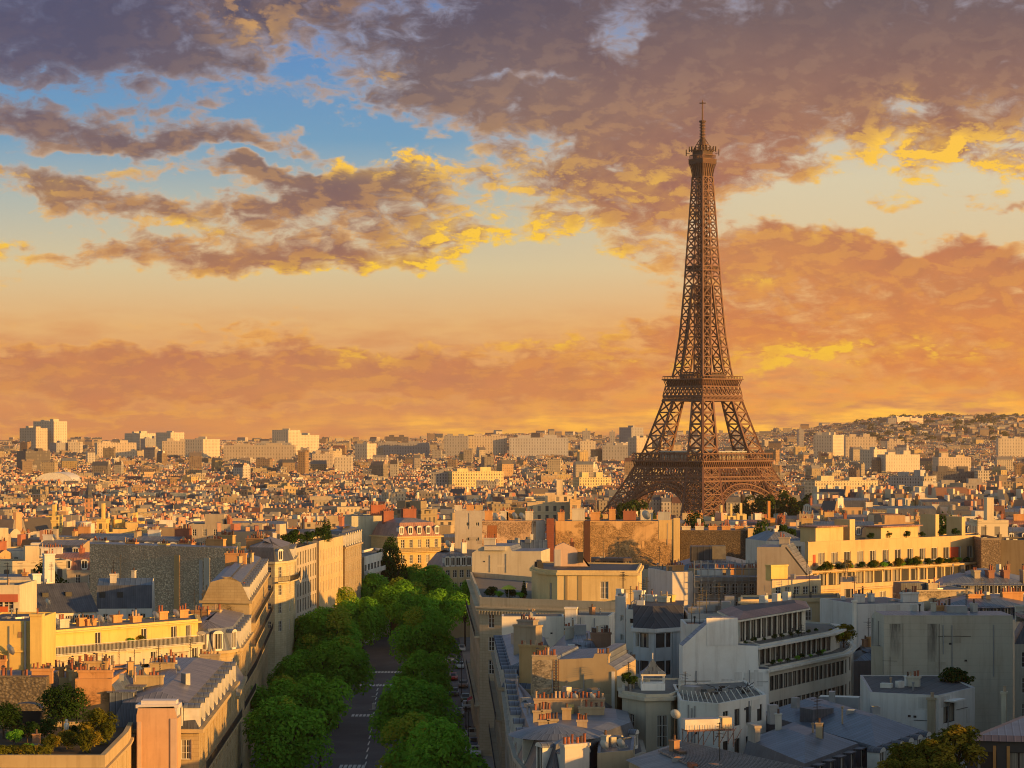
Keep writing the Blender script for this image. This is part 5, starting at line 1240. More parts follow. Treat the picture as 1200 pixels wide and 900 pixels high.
    m.build('plant_platform', b.roof, (X(829, 217) - b.c[0], 217.5 - b.c[1], 21.6 - b.z0), (.70, .55, .34), .2)
    o = link('satellite_dish', _rm['dish'], b.roof, (X(792, 214) - b.c[0], 215.4 - b.c[1], 23.6 - b.z0), None, 2.7); o.scale = (.5, .5, .5)
    m = MB(); m.box(-.03, .03, -.03, .03, 0, 2.6, 'iron'); m.build('mast', b.roof, (X(792, 214) - b.c[0], 215.4 - b.c[1], 21.3 - b.z0))
centre()

def east_side():
    b = B_('blue slate hipped roof with shed dormers, nearest of two', Q((866, 224), (943, 205), (1016, 221), (930, 240)), 18.2, TAN)
    b.walls().slopes([(.8, 2.6), (3.6, 1.1)], ['slate', 'blue_slate'], 'blue_slate').dormers(1, 6, 1.2, 1.7, .5, 1.4, 1.4, 'shed', 'slate')
    b.hatch(.05, .55, .9, .9, 1.3, name='roof_vent'); b.chimney(.15, .1, 20.5, 1.9, 2.4, .5, pots=0, col=(.42, .38, .34))
    b = B_('wide blue slate roof with plant boxes and scalloped dormers, further of two', [(33.9, 216.5), (41.6, 230.5), (33.4, 262), (25.2, 245)], 18.2, TAN)
    b.walls().slopes([(.8, 2.6), (4.4, 1.5)], ['slate', 'blue_slate'], 'blue_slate').dormers(0, 6, 1.2, 1.6, .6, 1.4, 1.4, 'arch', 'slate')
    def onr(px, py, d, w_, dd, h, mat, name, top=None, col=GREY, yaw=.5):
        z = Z(py, d); m_ = MB(); m_.box(-w_ / 2, w_ / 2, -dd / 2, dd / 2, -1.5, h, mat, top=top); m_.build(name, b.roof, (X(px, d) - b.c[0], d - b.c[1], z - b.z0), col, yaw)
    onr(957, 848, 236, 2.6, 2.2, 1.6, 'slate', 'roof_box', None); onr(984, 828, 250, 4.2, 1.6, 1.1, 'steel', 'roof_box', 'white_frame', (.5, .5, .5), -.25); onr(909, 838, 246, 1.2, .9, .35, 'white_frame', 'skylight'); onr(982, 838, 243, 1.1, .6, .3, 'white_frame', 'skylight'); onr(998, 845, 236, .8, .8, 1.0, 'white_frame', 'roof_vent', 'iron')
    b = Prof('large blank beige wall with two black soot stains', [(1023, 762), (1030, 757), (1034, 757), (1036, 729), (1187, 731), (1189, 768), (1194, 768)], 279, 276, 5, (.47, .43, .36), 'plaster', 'zinc') if False else None
    global STAIN_W, STAIN_H
    d0 = 277
    pts = rect(1036, d0, 1187, d0, 10); STAIN_W = pts[1][0] - pts[0][0]; z1 = Z(731, d0); z0 = -.3; STAIN_H = z1 - z0
    m_stained()
    b = B_('large blank beige wall with two black soot stains', pts, z1, (.50, .455, .37), 'stained_render', z0=z0).walls().slopes([(3, 1.0)], ['zinc'], 'zinc', (0, 1, 3)); b.chimney(.085, .08, z1 - 1, 1.5, 1.4, .7, pots=5, col=(.2, .18, .17)); b.chimney(.375, .08, z1 - 1, 1.2, 1.2, .7, pots=4, col=(.3, .28, .26))
    strip(b, 0, STAIN_W * .145, STAIN_W * .15, 0, z1, (.36, .33, .28), pr=.06, name='downpipe_or_shade_strip'); strip(b, 0, STAIN_W * .425, STAIN_W * .43, Z(800, d0), z1, (.2, .18, .16), pr=.08, name='downpipe_or_shade_strip')
    a, e, Ln = b.edge(0); m = MB(); m.beam((STAIN_W * .43, -.06, Z(800, d0)), (STAIN_W * .52, -.06, Z(820, d0)), .14, 'iron'); m.build('downpipe_or_shade_strip', b.root, (a.x, a.y, -b.z0))
    b.hatch(.62, .5, 2.5, 1.5, .8, name='roof_unit'); b.chimney(.55, .8, z1, 1.6, 2, .8, pots=5, col=ORANGE); b.antenna(.7, .5)
    b = B_('low beige annex with stepped edge left of the soot stained wall', rect(1021, 279, 1035.6, 278, 8), Z(758, 279), (.48, .43, .34)).walls().flat(.1, 'slate')
    b = B_('house with a pink metal roof right of the soot stained wall', Q((1160, 268), (1215, 270), (1215, 300), (1189, 290)), Z(735, 285), PALE) if False else None
    b = B_('house under a pinkish metal roof at the right edge', Q((1189, 279), (1225, 279), (1225, 297), (1189, 297)), 25.0, PALE).win(0, 2, 5).walls().slopes([(1.2, 2.4), (2.4, .8)], ['slate', 'copper_brown'], 'copper_brown'); b.chimney(.3, .5, 27, 2, 2, .8)
    b = B_('small white terrace house with a black felt roof and awning', [(38.4, 250), (45.2, 247), (50.6, 255), (50, 268), (40, 268)], 22.3, (.66, .64, .61)).op(1, 1.2, 4.2, 19.6, 21.6, 'office').walls().flat(.15, 'dark_roofing', cop='steel')
    b.hatch(.3, .35, 1.2, .8, .5, name='roof_unit', mat='white_frame'); b.chimney(.75, .5, 22.2, 1.3, 1.2, .6, pots=3, col=PALE); b.chimney(.9, .0, 18, 4.2, .8, .7, pots=1, col=TAN); b.antenna(.4, .6); b.chimney(2.05, .4, 17, 5.4, .5, .6, pots=1, col=(.62, .55, .42))
    strip(b, 1, 1.3, 4.3, 21.65, 21.8, (.75, .72, .68), 'tinted', 1.2, 'awning')
    b = B_('smooth grey white party wall beside a white flue', rect(1005, 316, 1083, 319, 12), Z(709, 316), (.57, .56, .55)).walls().flat(.1, 'slate'); b.chimney(-.06, -.02, 8, Z(703, 316) - 8, .45, .45, pots=0, col=WHITE); b.chimney(.2, .3, 27, 1.2, 1.4, .7); b.chimney(.9, .2, 27, 1.4, 2.4, .7)
    b = B_('dark walled house with blue roof in the gap beside the office', Q((1000, 300), (1032, 302), (1034, 314), (1000, 313)), Z(775, 300) , (.10, .10, .11)).walls().slopes([(2.5, 1.2)], ['blue_slate'], 'blue_slate'); b.chimney(.7, .4, 21.5, 2, 1.2, .7, pots=3, col=ORANGE)
    # copper edged roof and planted terrace, bottom right
    b = B_('dark facade under a broad copper edged roof, bottom right corner', [G(1133, 863, 25.3), (64, 186), (64, 216), G(1200, 836, 25.3)], 25.0, (.06, .055, .055), 'tinted').win(0, 6, 1, 1.6, 1.9, .9, 3, .8, 12, 'office').walls().slopes([(.9, .35)], ['copper_brown'], 'zinc', (), .35)
    strip(b, 0, 2.1, 2.35, 20, 24.6, (.62, .30, .10), pr=.1); strip(b, 0, 3.2, 3.45, 20, 24.6, (.62, .30, .10), pr=.1)
    b = B_('roof terrace with planter boxes under the yellow green bushes', rect(1025, 179, 1132, 179, 11), 22.6, TAN).walls().flat(.3, 'soil')
    # sunlit terraces
    b = B_('long lit terrace block with planted balconies, right of the tower', Q((944, 402), (1149, 432), (1144, 446), (940, 416)), 26.5, (.52, .38, .21)).win(0, 19, 1, 2.0, 2.1, .5, 3, .8, .8, 'office').win(0, 13, 5, 1.7, 2.0, 4.2, 3.3, 1.2, 1.2, 'plain').walls().flat(.12, 'soil').cornice(26.25, .9, .28).cornice(22.9, .8, .28)
    u = Bld('sunlit upper terrace storey with windows behind bushes', Q((947, 405), (1149, 434.5), (1145, 444), (943, 414)), 26.6, 31.2, (.56, .39, .20)); u.win(0, 13, 1, 1.7, 2.2, 1.7, 3, 2.5, 2.2, 'plain').walls().flat(.25, 'gravel_roof')
    strip(u, 0, 37.8, 40.0, 26.8, 29.4, (.55, .08, .03), 'tinted', .1, 'orange_blind'); strip(u, 0, 1.2, 1.8, 27.2, 29.2, (.4, .1, .06), pr=.1, name='shutter')
    for k, (a0, a1, h) in enumerate(((.0, .18, 2.6), (.2, .235, 3.8), (.36, .62, 2.2), (.70, .725, 4.2), (.86, .885, 3.6))):
        m = MB(); w_ = (a1 - a0) * 42; m.box(-w_ / 2, w_ / 2, -1.5, 2, 0, h, 'plaster'); 
        if w_ > 4: m.box(-w_ / 2 - .4, w_ / 2 + .4, -2.2, 2.3, h, h + .2, 'copper_brown'); 
        p = u.at((a0 + a1) / 2, .45); m.build('penthouse', u.roof, (p.x, p.y, u.rz), (.58, .43, .22), math.atan2(29.5, 32))
    b = Prof('grey beige blind wall with a dark slanting flue', [(887, 641), (915, 641), (916, 638), (922, 638), (946, 674)], 396, 394, 9, (.42, .37, .31), 'plaster', 'zinc')
    m = MB(); m.beam((0, -.08, 0), (4.1, -.08, -5.3), .25, 'iron'); m.build('flue', b.root, (X(917, 395) - b.c[0], 395.3 - b.c[1] - 4.6, Z(640, 395) - b.z0)); b.chimney(.5, .4, 30, 2.6, 1.8, .7)
    b = B_('cream house with a lit window band above a cornice', Q((905, 348), (962, 352), (962, 362), (904, 358)), Z(681, 348), (.64, .52, .33)).win(0, 5, 1, 1.0, 1.5, .9, 3, .6, .6).walls().flat(.1, 'copper_brown'); b.chimney(.1, .5, 28, 2.4, 3, 1.5, pots=0, col=YEL); 
    b = B_('golden lower house with a corniced terrace and single window', Q((868, 338), (984, 343), (983, 352.5), (868, 347)), Z(704, 340), (.58, .46, .28)).win(0, 5, 3, 1.1, 1.9, 1.1, 3.2, 1, 1.4).walls().flat(.3).cornice(Z(706, 340), .35, .3).balcony(0, 21.6)
    b = B_('narrow orange lit house with a dark balcony window', Q((985, 336), (1003, 337), (1003, 350), (985, 349)), Z(683, 336), (.62, .42, .24)).win(0, 1, 6, 1.5, 2.0, .9, 3.2, .4, .2, 'office').walls().flat(.1).balcony(0, Z(683, 336) - 3.05, 0, 2.2, .7)
    b = B_('rough brown blind block at the right edge', rect(1150, 426, 1173, 426, 14), Z(633, 426), (.30, .235, .17), 'rubble_stone').walls().flat(.4)
    b = B_('dark brown slab with recessed panel at the right edge', rect(1173.2, 428, 1222, 428, 13), Z(636, 428), (.17, .14, .105)).walls().flat(.5)
    b = B_('beige wall house with round vents in front of the terraces', rect(1074, 336, 1141, 338, 9), Z(693, 336), (.47, .40, .28), 'patched_render').walls().flat(.15, 'slate'); b.chimney(.4, .3, 27, 1.5, 1.4, .8, pots=2); b.hatch(.1, .5, 4, 3, 1.0, mat='slate', name='roof_box')
    b = B_('wide zinc roof with slim chimneys and skylights, right side', Q((1086, 350), (1215, 352), (1215, 375), (1086, 372)), 25.8, TAN).walls().slopes([(2.5, 1.8), (5.5, 1.6)], ['zinc', 'zinc'], 'zinc').dormers(0, 9, .9, 1.2, .3, 6, 1, 'shed')
    for t in (.45, .58, .72, .9): b.chimney(t, .25, 27, 2.4, .9, 1.8, pots=3, col=random.choice([OCHRE, TAN, (.3, .15, .1)]))
    b = B_('grey zinc mansard house between the soot wall and right edge', Q((1085, 322), (1215, 324), (1215, 345), (1085, 343)), 24.4, PALE).walls().slopes([(1.6, 1.8), (4, .8)], ['zinc', 'blue_slate'], 'zinc').dormers(0, 8, .9, 1.3, .3, 4, 1, 'shed'); b.chimney(.45, .3, 26, 1.6, 2.2, .8, pots=6, col=ORANGE); b.chimney(.8, .5, 26, 1.6, 3, .8, pots=8, col=ORANGE)
    # scaffolded house
    b = B_('white rendered end house beside the scaffolding', rect(788, 402, 812, 403, 13), Z(671, 402), (.60, .57, .55)).walls().flat(.1); b.chimney(.5, .3, 26, 1.4, 3, .8, pots=9, col=ORANGE)
    b = B_('house wrapped in a grid of scaffolding and planks', rect(812.5, 403, 900, 404, 13), Z(678, 403), (.34, .31, .28)).win(0, 8, 4).walls().flat(.2, 'zinc'); m = MB(); a, e, Ln = b.edge(0)
    for lv in range(7):
        z = b.H + 1.6 - lv * 2.0
        m.box(0, Ln, -1.5, -.6, z, z + .06, 'gravel_roof')
        for y in (-1.5, -.6): m.beam((0, y, z + 1.0), (Ln, y, z + 1.0), .06, 'steel')
    for k in range(12):
        x = Ln * k / 11
        for y in (-1.5, -.6): m.beam((x, y, b.H - 13), (x, y, b.H + 3.2), .07, 'steel')
        if k < 11: m.beam((x, -1.5, b.H - 6 + (k % 3) * 2), (x + Ln / 11, -1.5, b.H - 4 + (k % 3) * 2), .05, 'steel')
    m.build('scaffolding', b.root, (a.x, a.y, 0), None, math.atan2(e.y, e.x)); b.hatch(.3, .5, 4.2, 2.2, 1.2, mat='white_frame', name='roof_box')
    for t in (.15, .5, .7, .9): b.chimney(t, .7, b.z1 - .3, 1.6, 2.6, .8, pots=8, col=random.choice([ORANGE, YEL, TAN]))
    b = B_('teal zinc hip roof carrying a dark plant box', Q((786, 456), (886, 456), (886, 482), (786, 480)), 23.6, TAN).walls().slopes([(5, 1.6), (4, .5)], ['blue_slate', 'blue_slate'], 'blue_slate'); b.hatch(.36, .3, 4.2, 3.4, 3.0, z=25.0, mat='dark_roofing', name='plant_box', top='blue_slate'); b.hatch(.56, .35, 3.0, 3.4, 3.0, z=25.0, mat='gravel_roof', name='plant_box')
    b = B_('long dark rubble wall right of the ochre wall', rect(797.6, 546, 876, 546, 12), Z(622, 546), (.13, .105, .08), 'rubble_stone').walls().flat(.1, 'slate')
    for k in range(5): b.chimney(.1 + .2 * k, .3, b.z1 - .2, 1.2, 2, .8, pots=6, col=random.choice([ORANGE, PALE]))
    b = B_('slim ochre lit pillar house ending the dark rubble wall', rect(876.5, 545, 888, 545, 12), Z(620, 545), (.60, .44, .22)).walls().flat(.2)
    b = B_('white house with grey roof and potted bushes near the right', rect(898, 436, 944, 438, 11), Z(634, 436), (.55, .53, .50)).win(0, 4, 2, 1.2, 1.8, 1, 3).walls().slopes([(3, 1.6)], ['zinc'], 'zinc'); b.chimney(.4, .3, 30, 2.4, .6, .6, pots=1, col=WHITE); b.antenna(.5, .5, 5)
east_side()
BLANK = {'big blank white wall with': 12, 'large blank beige wall': 12, 'smooth grey white': 9, 'small white terrace house': 7, 'white terrace house': 6, 'white boundary wall': 4, 'plain pale gable': 7, 'tan party wall': 7, 'bright yellow blank': 6, 'grey beige blind': 6, 'large ochre party': 7, 'low white building': 6, 'white rendered end': 4, 'pale grey gable': 4, 'orange party wall': 5, 'grey blind wall': 4, 'small white gable': 3, 'long cream terrace': 6}
for b_ in NAMED + PROFS:
    for key, n_ in BLANK.items():
        if b_.root['label'].startswith(key):
            b_.weather(0, n_, b_.z1 - 9)
            if key in ('small white terrace house', 'low white building'): b_.weather(1, n_, b_.z1 - 6, 3)
for b_ in NAMED:
    if b_.roof is not None and b_.c[1] < 460: b_.clutter(5 if b_.c[1] < 330 else 4)

# ------------------------------------------------------------------ unseen houses added beyond the right edge to shade the near roofs
def shade_row():
    for k, (x0, y0, x1, y1, z, lab) in enumerate((
        (47, 120, 62, 158, 29.0, 'unseen shade casting house added beyond the right edge, nearest the viewer'), (55, 160, 70, 196, 30.5, 'unseen shade casting house added beyond the right edge, second along'),
        (64, 198, 80, 232, 34.0, 'unseen shade casting house added beyond the right edge, third along'), (70, 236, 92, 272, 37.5, 'tall unseen shade casting house added beyond the right edge beside the soot stained wall'), (76, 274, 100, 304, 37.0, 'tall unseen shade casting house added beyond the right edge, furthest along'))):
        b = B_(lab, [(x0, y0), (x1, y0), (x1 + 4, y1), (x0 + 4, y1)], z - 3.6, STONE, 'ashlar').win(3, 9, 6).win(0, 4, 6).walls().slopes([(1.3, 2.8), (3.5, .8)], ['slate', 'zinc'], 'zinc').dormers(3, 7)
shade_row()

# ------------------------------------------------------------------ avenue
def axis(y): return -19.6 - .040 * (y - 350)            # centre of the carriageway
def sheet(name, left, right, ys, z, mname, kind='structure', kerb=0.0):
    m = MB(); 
    for y0, y1 in zip(ys, ys[1:]):
        g = lambda x, y: ground_z(x, y) + z
        q = [(left(y0), y0), (right(y0), y0), (right(y1), y1), (left(y1), y1)]
        m.face([(*p, g(*p)) for p in q], mname)
        if kerb:
            for s in (0, 1):
                a, b = (q[3], q[0]) if s == 0 else (q[1], q[2])
                m.face([(*a, g(*a) - kerb), (*b, g(*b) - kerb), (*b, g(*b)), (*a, g(*a))], mname)
    o = m.build(name); o['kind'] = kind; return o
YS = list(range(150, 640, 20))
sheet('road', lambda y: axis(y) - 26, lambda y: axis(y) + 24, YS, .02, 'asphalt')
sheet('pavement', lambda y: axis(y) - 26, lambda y: axis(y) - 13.0, YS, .14, 'pavement', kerb=.13)
sheet('pavement', lambda y: axis(y) + 6.2, lambda y: axis(y) + 9.4, [y for y in YS if y < 330] , .14, 'pavement', kerb=.13)
sheet('pavement', lambda y: axis(y) + 6.2, lambda y: axis(y) + 9.4, [y for y in YS if 370 <= y <= 450], .14, 'pavement', kerb=.13)
sheet('pavement', lambda y: axis(y) + 6.2, lambda y: axis(y) + 9.4, [y for y in YS if y >= 490], .14, 'pavement', kerb=.13)
sheet('pavement', lambda y: axis(y) + 15.6, lambda y: axis(y) + 24, YS, .14, 'pavement', kerb=.13)
def road_marks():
    m = MB()
    def stripe(x0, x1, y0, y1, z=.026):
        m.face([(x, y, ground_z(x, y) + z) for x, y in ((x0, y0), (x1, y0), (x1, y1), (x0, y1))], 'road_paint')
    for y in range(352, 470, 8):
        c = axis(y) - 2.6; stripe(c - .1, c + .1, y, y + 5)
    for yc in (352, 416, 466, 492):
        c = axis(yc)
        for k in range(-9, 9):
            if yc in (352, 416) and abs(k + 2) < 2 : continue
            stripe(c + k * .68 - .24, c + k * .68 + .24, yc - 1.7, yc + 1.7)
    for yc in (372, 520):
        for k in range(7):
            c = axis(yc) + 9.9 + k * .8; stripe(c - .27, c + .27, yc - 3, yc + 3)
    for k in range(6):
        y = 388 + k * 1.4; c = axis(y) + 12.4; stripe(c - 2.3, c + 2.6, y - .35, y + .35)
    o = m.build('road_markings'); o['kind'] = 'structure'
road_marks()
def island():
    y = 424; c = axis(y) - 2.6
    r = empty('traffic_island', (c, y, .02), 'small kerbed traffic island with a pale bollard on the carriageway centre line', 'traffic island')
    m = MB(); m.lathe([(1.0, -.1), (1.0, .16), (0, .17)], 16, 'pavement'); m.build('kerb', r)
    m = MB(); m.lathe([(.3, .17), (.28, 1.1), (.34, 1.15), (0, 1.4)], 10, 'white_frame'); m.build('bollard', r)
    m = MB(); m.box(-.05, .05, -.05, .05, .17, 2.6, 'steel'); m.lathe([(0, -.03), (.36, -.03), (.36, .03), (0, .03)], 14, 'white_frame', (0, 0, 2.5)); m.build('sign_post', r)
island()

# trees along the avenue and around
TK = [TreeKind('plane_tree', 16.5, 6.3, 'leaf_plane', 15000, .55, 3, 34, .10), TreeKind('plane_tree', 15.5, 5.9, 'leaf_plane', 13000, .55, 5, 30, .0), TreeKind('plane_tree', 17.5, 6.6, 'leaf_plane', 16000, .58, 8, 36, .05)]
DARKT = TreeKind('broadleaf_tree', 12, 4.6, 'leaf_dark', 6000, .5, 21, 26)
PARK = TreeKind('park_tree', 13, 6.5, 'leaf_park', 1600, 1.2, 31, 18, low=.12)
CLIP = TreeKind('clipped_tree', 4.6, 2.15, 'leaf_dark', 5200, .24, 41, 40, tr=.12, low=.12)
BUSH = TreeKind('shrub', 3.0, 1.7, 'leaf_olive', 3600, .26, 51, 22, .3, .08, .04)
DBUSH = TreeKind('shrub', 2.4, 1.3, 'leaf_dark', 1700, .24, 55, 14, 0, .06, .06)
GBUSH = TreeKind('shrub', 2.0, 1.1, 'leaf_plane', 1500, .2, 57, 12, 0, .06, .06)
def avenue_trees():
    spots = []   # px, py of crown top, distance, scale, label
    L_ = (
        (338, 820, 300, 1.0, 'bushy plane tree at the bottom left of the avenue, nearest the viewer'),
        (375, 790, 345, 1.0, 'plane tree beside the carriageway just behind the nearest left one'),
        (330, 796, 352, .9, 'plane tree half hidden against the left facades'),
        (395, 748, 398, 1.0, 'plane tree leaning over the carriageway, third along the left row'),
        (352, 762, 400, .95, 'plane tree close to the yellow balconied facade'),
        (385, 712, 450, 1.05, 'plane tree with sunlit yellow painted into its crown, in the middle of the left row'),
        (345, 722, 455, .95, 'dark plane tree in front of the rounded cream house'),
        (425, 700, 500, 1.0, 'plane tree at the far end of the left row by the carriageway'),
        (400, 690, 520, .95, 'plane tree in front of the tan bay windowed facade'),
        (435, 672, 560, 1.0, 'plane tree below the white balcony bands'),
        (512, 842, 262, .88, 'plane tree at the bottom centre, nearest of the right row'),
        (492, 838, 290, .8, 'low plane tree pressed behind the nearest right one'),
        (490, 794, 330, 1.0, 'broad plane tree second along the right row'),
        (496, 762, 385, .88, 'round plane tree third along the right row'),
        (498, 714, 440, .95, 'tall plane tree fourth along the right row'),
        (490, 694, 500, 1.0, 'plane tree where the carriageway disappears under leaves'),
        (520, 690, 520, 1.0, 'plane tree shading the far side road beside the golden block'),
        (470, 680, 545, 1.05, 'plane tree closing the end of the carriageway'),
        (505, 664, 570, 1.05, 'plane tree below the golden mansion on its right'),
        (535, 660, 590, 1.0, 'plane tree below the small brown roofed house'),
        (480, 664, 590, 1.05, 'plane tree directly in front of the golden mansion'),
        (455, 668, 600, 1.0, 'plane tree left of the golden mansion'),
        (545, 680, 550, .9, 'plane tree beside the far corner of the pale gable'))
    for k, (px, py, d, sc, lab) in enumerate(L_):
        x = X(px, d); g = ground_z(x, d); top = Z(py, d); kd = TK[k % 3]
        H = (16.5, 15.5, 17.5)[k % 3] * .98
        sz = max(.72, min(1.25, (top - g) / H))
        kd.put(x, d, g, lab, group='plane trees lining the avenue', sc=sc * (.84 if k < 10 else .86), rz=k * 1.7, sz=sz)
    for px, py, d, sc, lab in ((52, 660, 470, 1.0, 'dark green tree in the yard left of the stone party wall'), (458, 630, 585, .8, 'dark tree behind the white balcony house'), (1170, 614, 520, .8, 'dark tree on the terraces at the right edge'), (1108, 606, 470, .8, 'leafy green tree between the lit penthouses'), (893, 612, 520, .8, 'dark tree above the slim ochre pillar house'), (815, 602, 700, 1.2, 'wide dark tree just below the tower, left of the yellow blocks'), (835, 604, 720, 1.1, 'dark tree below the tower touching the yellow blocks')):
        x = X(px, d); g = ground_z(x, d); top = Z(py, d)
        DARKT.put(x, d, g, lab, sc=sc * 1.1, rz=px * .1, sz=(top - g) / 12.2)
    # park trees about the tower's feet
    rg = random.Random(5); n = 0
    names = ['left', 'right']
    for k in range(58):
        side = rg.random()
        px = rg.uniform(676, 752) if k < 22 else (rg.uniform(880, 990) if k < 36 else rg.uniform(525, 660))
        d = (rg.uniform(885, 1000) if k < 22 else rg.uniform(1110, 1240)) if k < 36 else rg.uniform(1960, 2090)
        x = X(px, d); g = ground_z(x, d)
        PARK.put(x, d, g, ('park tree in the green belt left of the tower feet' if k < 22 else 'park tree in the green belt right of the tower feet') if k < 36 else 'park tree in the green strip beyond the golden mansion', group=('park trees left of the tower' if k < 22 else 'park trees right of the tower') if k < 36 else 'park trees beyond the mansion', sc=rg.uniform(.9, 1.2) if k < 22 else rg.uniform(1.2, 1.7), rz=rg.random() * 6, sz=rg.uniform(1.8, 2.25) if k < 22 else rg.uniform(1.75, 2.15) if k < 36 else rg.uniform(1.3, 1.7))
FOOT.append((X(684, 885), X(782, 1005), 880, 1008))
avenue_trees()
def gardens():
    z = 19.55
    CLIP.put(X(74, 236), 236, z + .2, 'large round clipped tree in the roof garden', sc=1.0, sz=1.18)
    DARKT_ = CLIP.put(X(4, 234), 234, z, 'dark bushy tree at the left end of the roof garden', sc=.85, rz=1, sz=.85)
    BUSH.put(X(113, 229), 229, z, 'yellow green bush on the right of the roof garden', 'shrub', sc=.98, rz=2, sz=1.15)
    for px, d, sc, lab, kd in ((62, 224, .55, 'small pale clipped bush beside the hedge', BUSH), (78, 226, .6, 'rounded bush right of the pale clipped bush', BUSH), (32, 231, .9, 'dark shrub in the middle of the roof garden', DBUSH), (52, 233, .9, 'dark shrub under the round clipped tree', DBUSH), (16, 229, .8, 'bright green shrub behind the hedge', GBUSH), (92, 232, .7, 'dark shrub in front of the arched recess', DBUSH), (33, 222, .6, 'low green shrub growing over the hedge', GBUSH), (106, 224, .7, 'olive shrub at the foot of the yellow green bush', BUSH)):
        kd.put(X(px, d), d, z, lab, 'shrub', sc=sc, rz=px)
    rg = random.Random(3); lob = [(x, rg.uniform(-.3, .3), .55 + rg.uniform(-.1, .1), .5) for x in np.arange(-3.0, 2.6, .42)]
    hd = link('hedge', leaf_cloud('hedge', lob, 5200, .2, 'leaf_olive', 9, .12), None, (X(24, 221), 221, z)); tag(hd, 'long low clipped hedge along the roof garden parapet', 'hedge')
    p = empty('pavilion', (X(32, 240), 240, z), 'dark green arched garden pavilion against the stone wall', 'pavilion')
    m = MB()
    for x in (-1.5, 1.5): m.box(x - .07, x + .07, -.6, .6, 0, 2.0, 'leaf_dark' if False else 'iron')
    m.box(-1.45, 1.45, .5, .6, 0, 2.0, 'iron'); m.build('frame', p)
    m = MB(); N = 10; pr = [(1.75 * math.cos(math.pi * k / N), 2.0 + .95 * math.sin(math.pi * k / N) ** .8) for k in range(N + 1)]
    for (x0, z0), (x1, z1) in zip(pr, pr[1:]): m.face([(x0, -.8, z0), (x0, .8, z0), (x1, .8, z1), (x1, -.8, z1)], 'slate')
    m.build('canopy', p)
    p = empty('garden_statue', (X(78, 230), 230, z), 'small pale weathered stone figure on a plinth in the roof garden', 'statue')
    m = MB(); m.box(-.25, .25, -.25, .25, 0, .7, 'pavement'); m.build('plinth', p)
    m = MB(); m.lathe([(.2, .7), (.24, 1.0), (.18, 1.4), (.27, 1.75), (.25, 2.0), (.1, 2.1), (.14, 2.25), (.12, 2.4), (0, 2.48)], 10, 'white_frame'); m.build('figure', p)
    # bushes, bottom right
    for px, d, sc, sz, lab in ((1122, 188, 1.25, 1.25, 'largest yellow green bush on the planted roof terrace'), (1092, 184, 1.1, 1.05, 'middle yellow green bush with an orange tinge'), (1062, 186, .95, .9, 'left yellow green bush on the planted roof terrace'), (1108, 180, .9, .7, 'low yellow green bush in front of the others'), (1045, 182, .8, .65, 'smallest yellow green bush at the left end of the planter'), (1076, 181, .8, .7, 'round yellow green bush at the front of the planted terrace')):
        BUSH.put(X(px, d), d, 22.66, lab, 'shrub', sc=sc, rz=px, sz=sz)
    for px, py, d, sc, lab, kd in (
        (385, 606, 506, 2.0, 'cypress on the tan facade roof, right of two', 'C'), (380, 608, 504, 1.9, 'cypress on the tan facade roof, left of two', 'C'),
        (345, 625, 484, 1.5, 'dark round bush on the fin fronted office roof', DBUSH), (360, 630, 490, 1.2, 'second dark bush on the fin fronted office roof', DBUSH), (338, 636, 474, 1.3, 'broad dark bush at the left of the fin fronted roof', DBUSH), (372, 628, 512, 1.2, 'bush tucked behind the two cypresses', DBUSH)):
        x = X(px, d); base = 27.0
        if kd == 'C':
            r = empty('cypress', (x, d, base), lab, 'tree', 'cypresses on the tan roof')
            lob = [(random.uniform(-.1, .1), random.uniform(-.1, .1), .6 + .55 * i, .62 * (1 - (i / 9.5) ** 2) + .1) for i in range(9)]
            link('crown', leaf_cloud('crown', lob, 1200, .28, 'leaf_dark', px), r); m = MB(); m.lathe([(.09, 0), (.07, 1)], 6, 'bark'); m.build('trunk', r); r.scale = (1, 1, .9)
        else: kd.put(x, d, base, lab, 'shrub', sc=sc, rz=px)
    # terrace planting
    def row(line0, line1, n, z_, kd, sc, lab, group, jit=.3, seed=1):
        rg = random.Random(seed)
        for k in range(n):
            t = (k + .5) / n; x = line0[0] + (line1[0] - line0[0]) * t + rg.uniform(-jit, jit); y = line0[1] + (line1[1] - line0[1]) * t + rg.uniform(-.2, .2)
            kd[k % len(kd)].put(x, y, z_, lab, 'shrub', group, sc=sc * rg.uniform(.7, 1.2), rz=rg.random() * 6)
    P = lambda px, d: (X(px, d), d)
    row(P(950, 402.6), P(1146, 431.6), 30, 26.4, [DBUSH, DBUSH, BUSH, GBUSH], .55, 'bush in the planted row on the upper terrace of the long lit block', 'bushes on the upper lit terrace', 1.1, seed=2)
    row(P(1010, 416), P(1130, 434), 6, 31.3, [DBUSH], .6, 'bush on the roof of the long lit terrace block', 'bushes on the lit block roof', seed=4)
    row(P(136, 285), P(240, 294), 7, 20.6, [DBUSH, GBUSH], .6, 'round potted bush on the low ochre terrace', 'potted bushes on the ochre terrace', seed=6)
    row(P(150, 310.5), P(176, 314), 3, 21.75, [GBUSH, BUSH], .65, 'bush behind the white terrace railing', 'bushes behind the white railing', seed=7)
    row(P(975, 298), P(990, 302), 3, 23.0, [BUSH, GBUSH], .9, 'olive bush crowding the rounded end of the stepped office', 'bushes on the office corner', .5, 8)
    row(P(868, 276.5), P(962, 296), 9, 25.1, [DBUSH], .28, 'small plant pot bush along the top office terrace', 'pot plants on the top office terrace', .2, 9)
    row(P(900, 275), P(970, 290.5), 8, 22.75, [DBUSH, GBUSH], .3, 'small plant pot bush along the middle office terrace', 'pot plants on the middle office terrace', .2, 10)
    row(P(568, 372), P(618, 368), 4, 24.0, [DBUSH, GBUSH], .8, 'bush on the balustraded terrace of the golden block', 'bushes on the balustraded terrace', .3, 12)
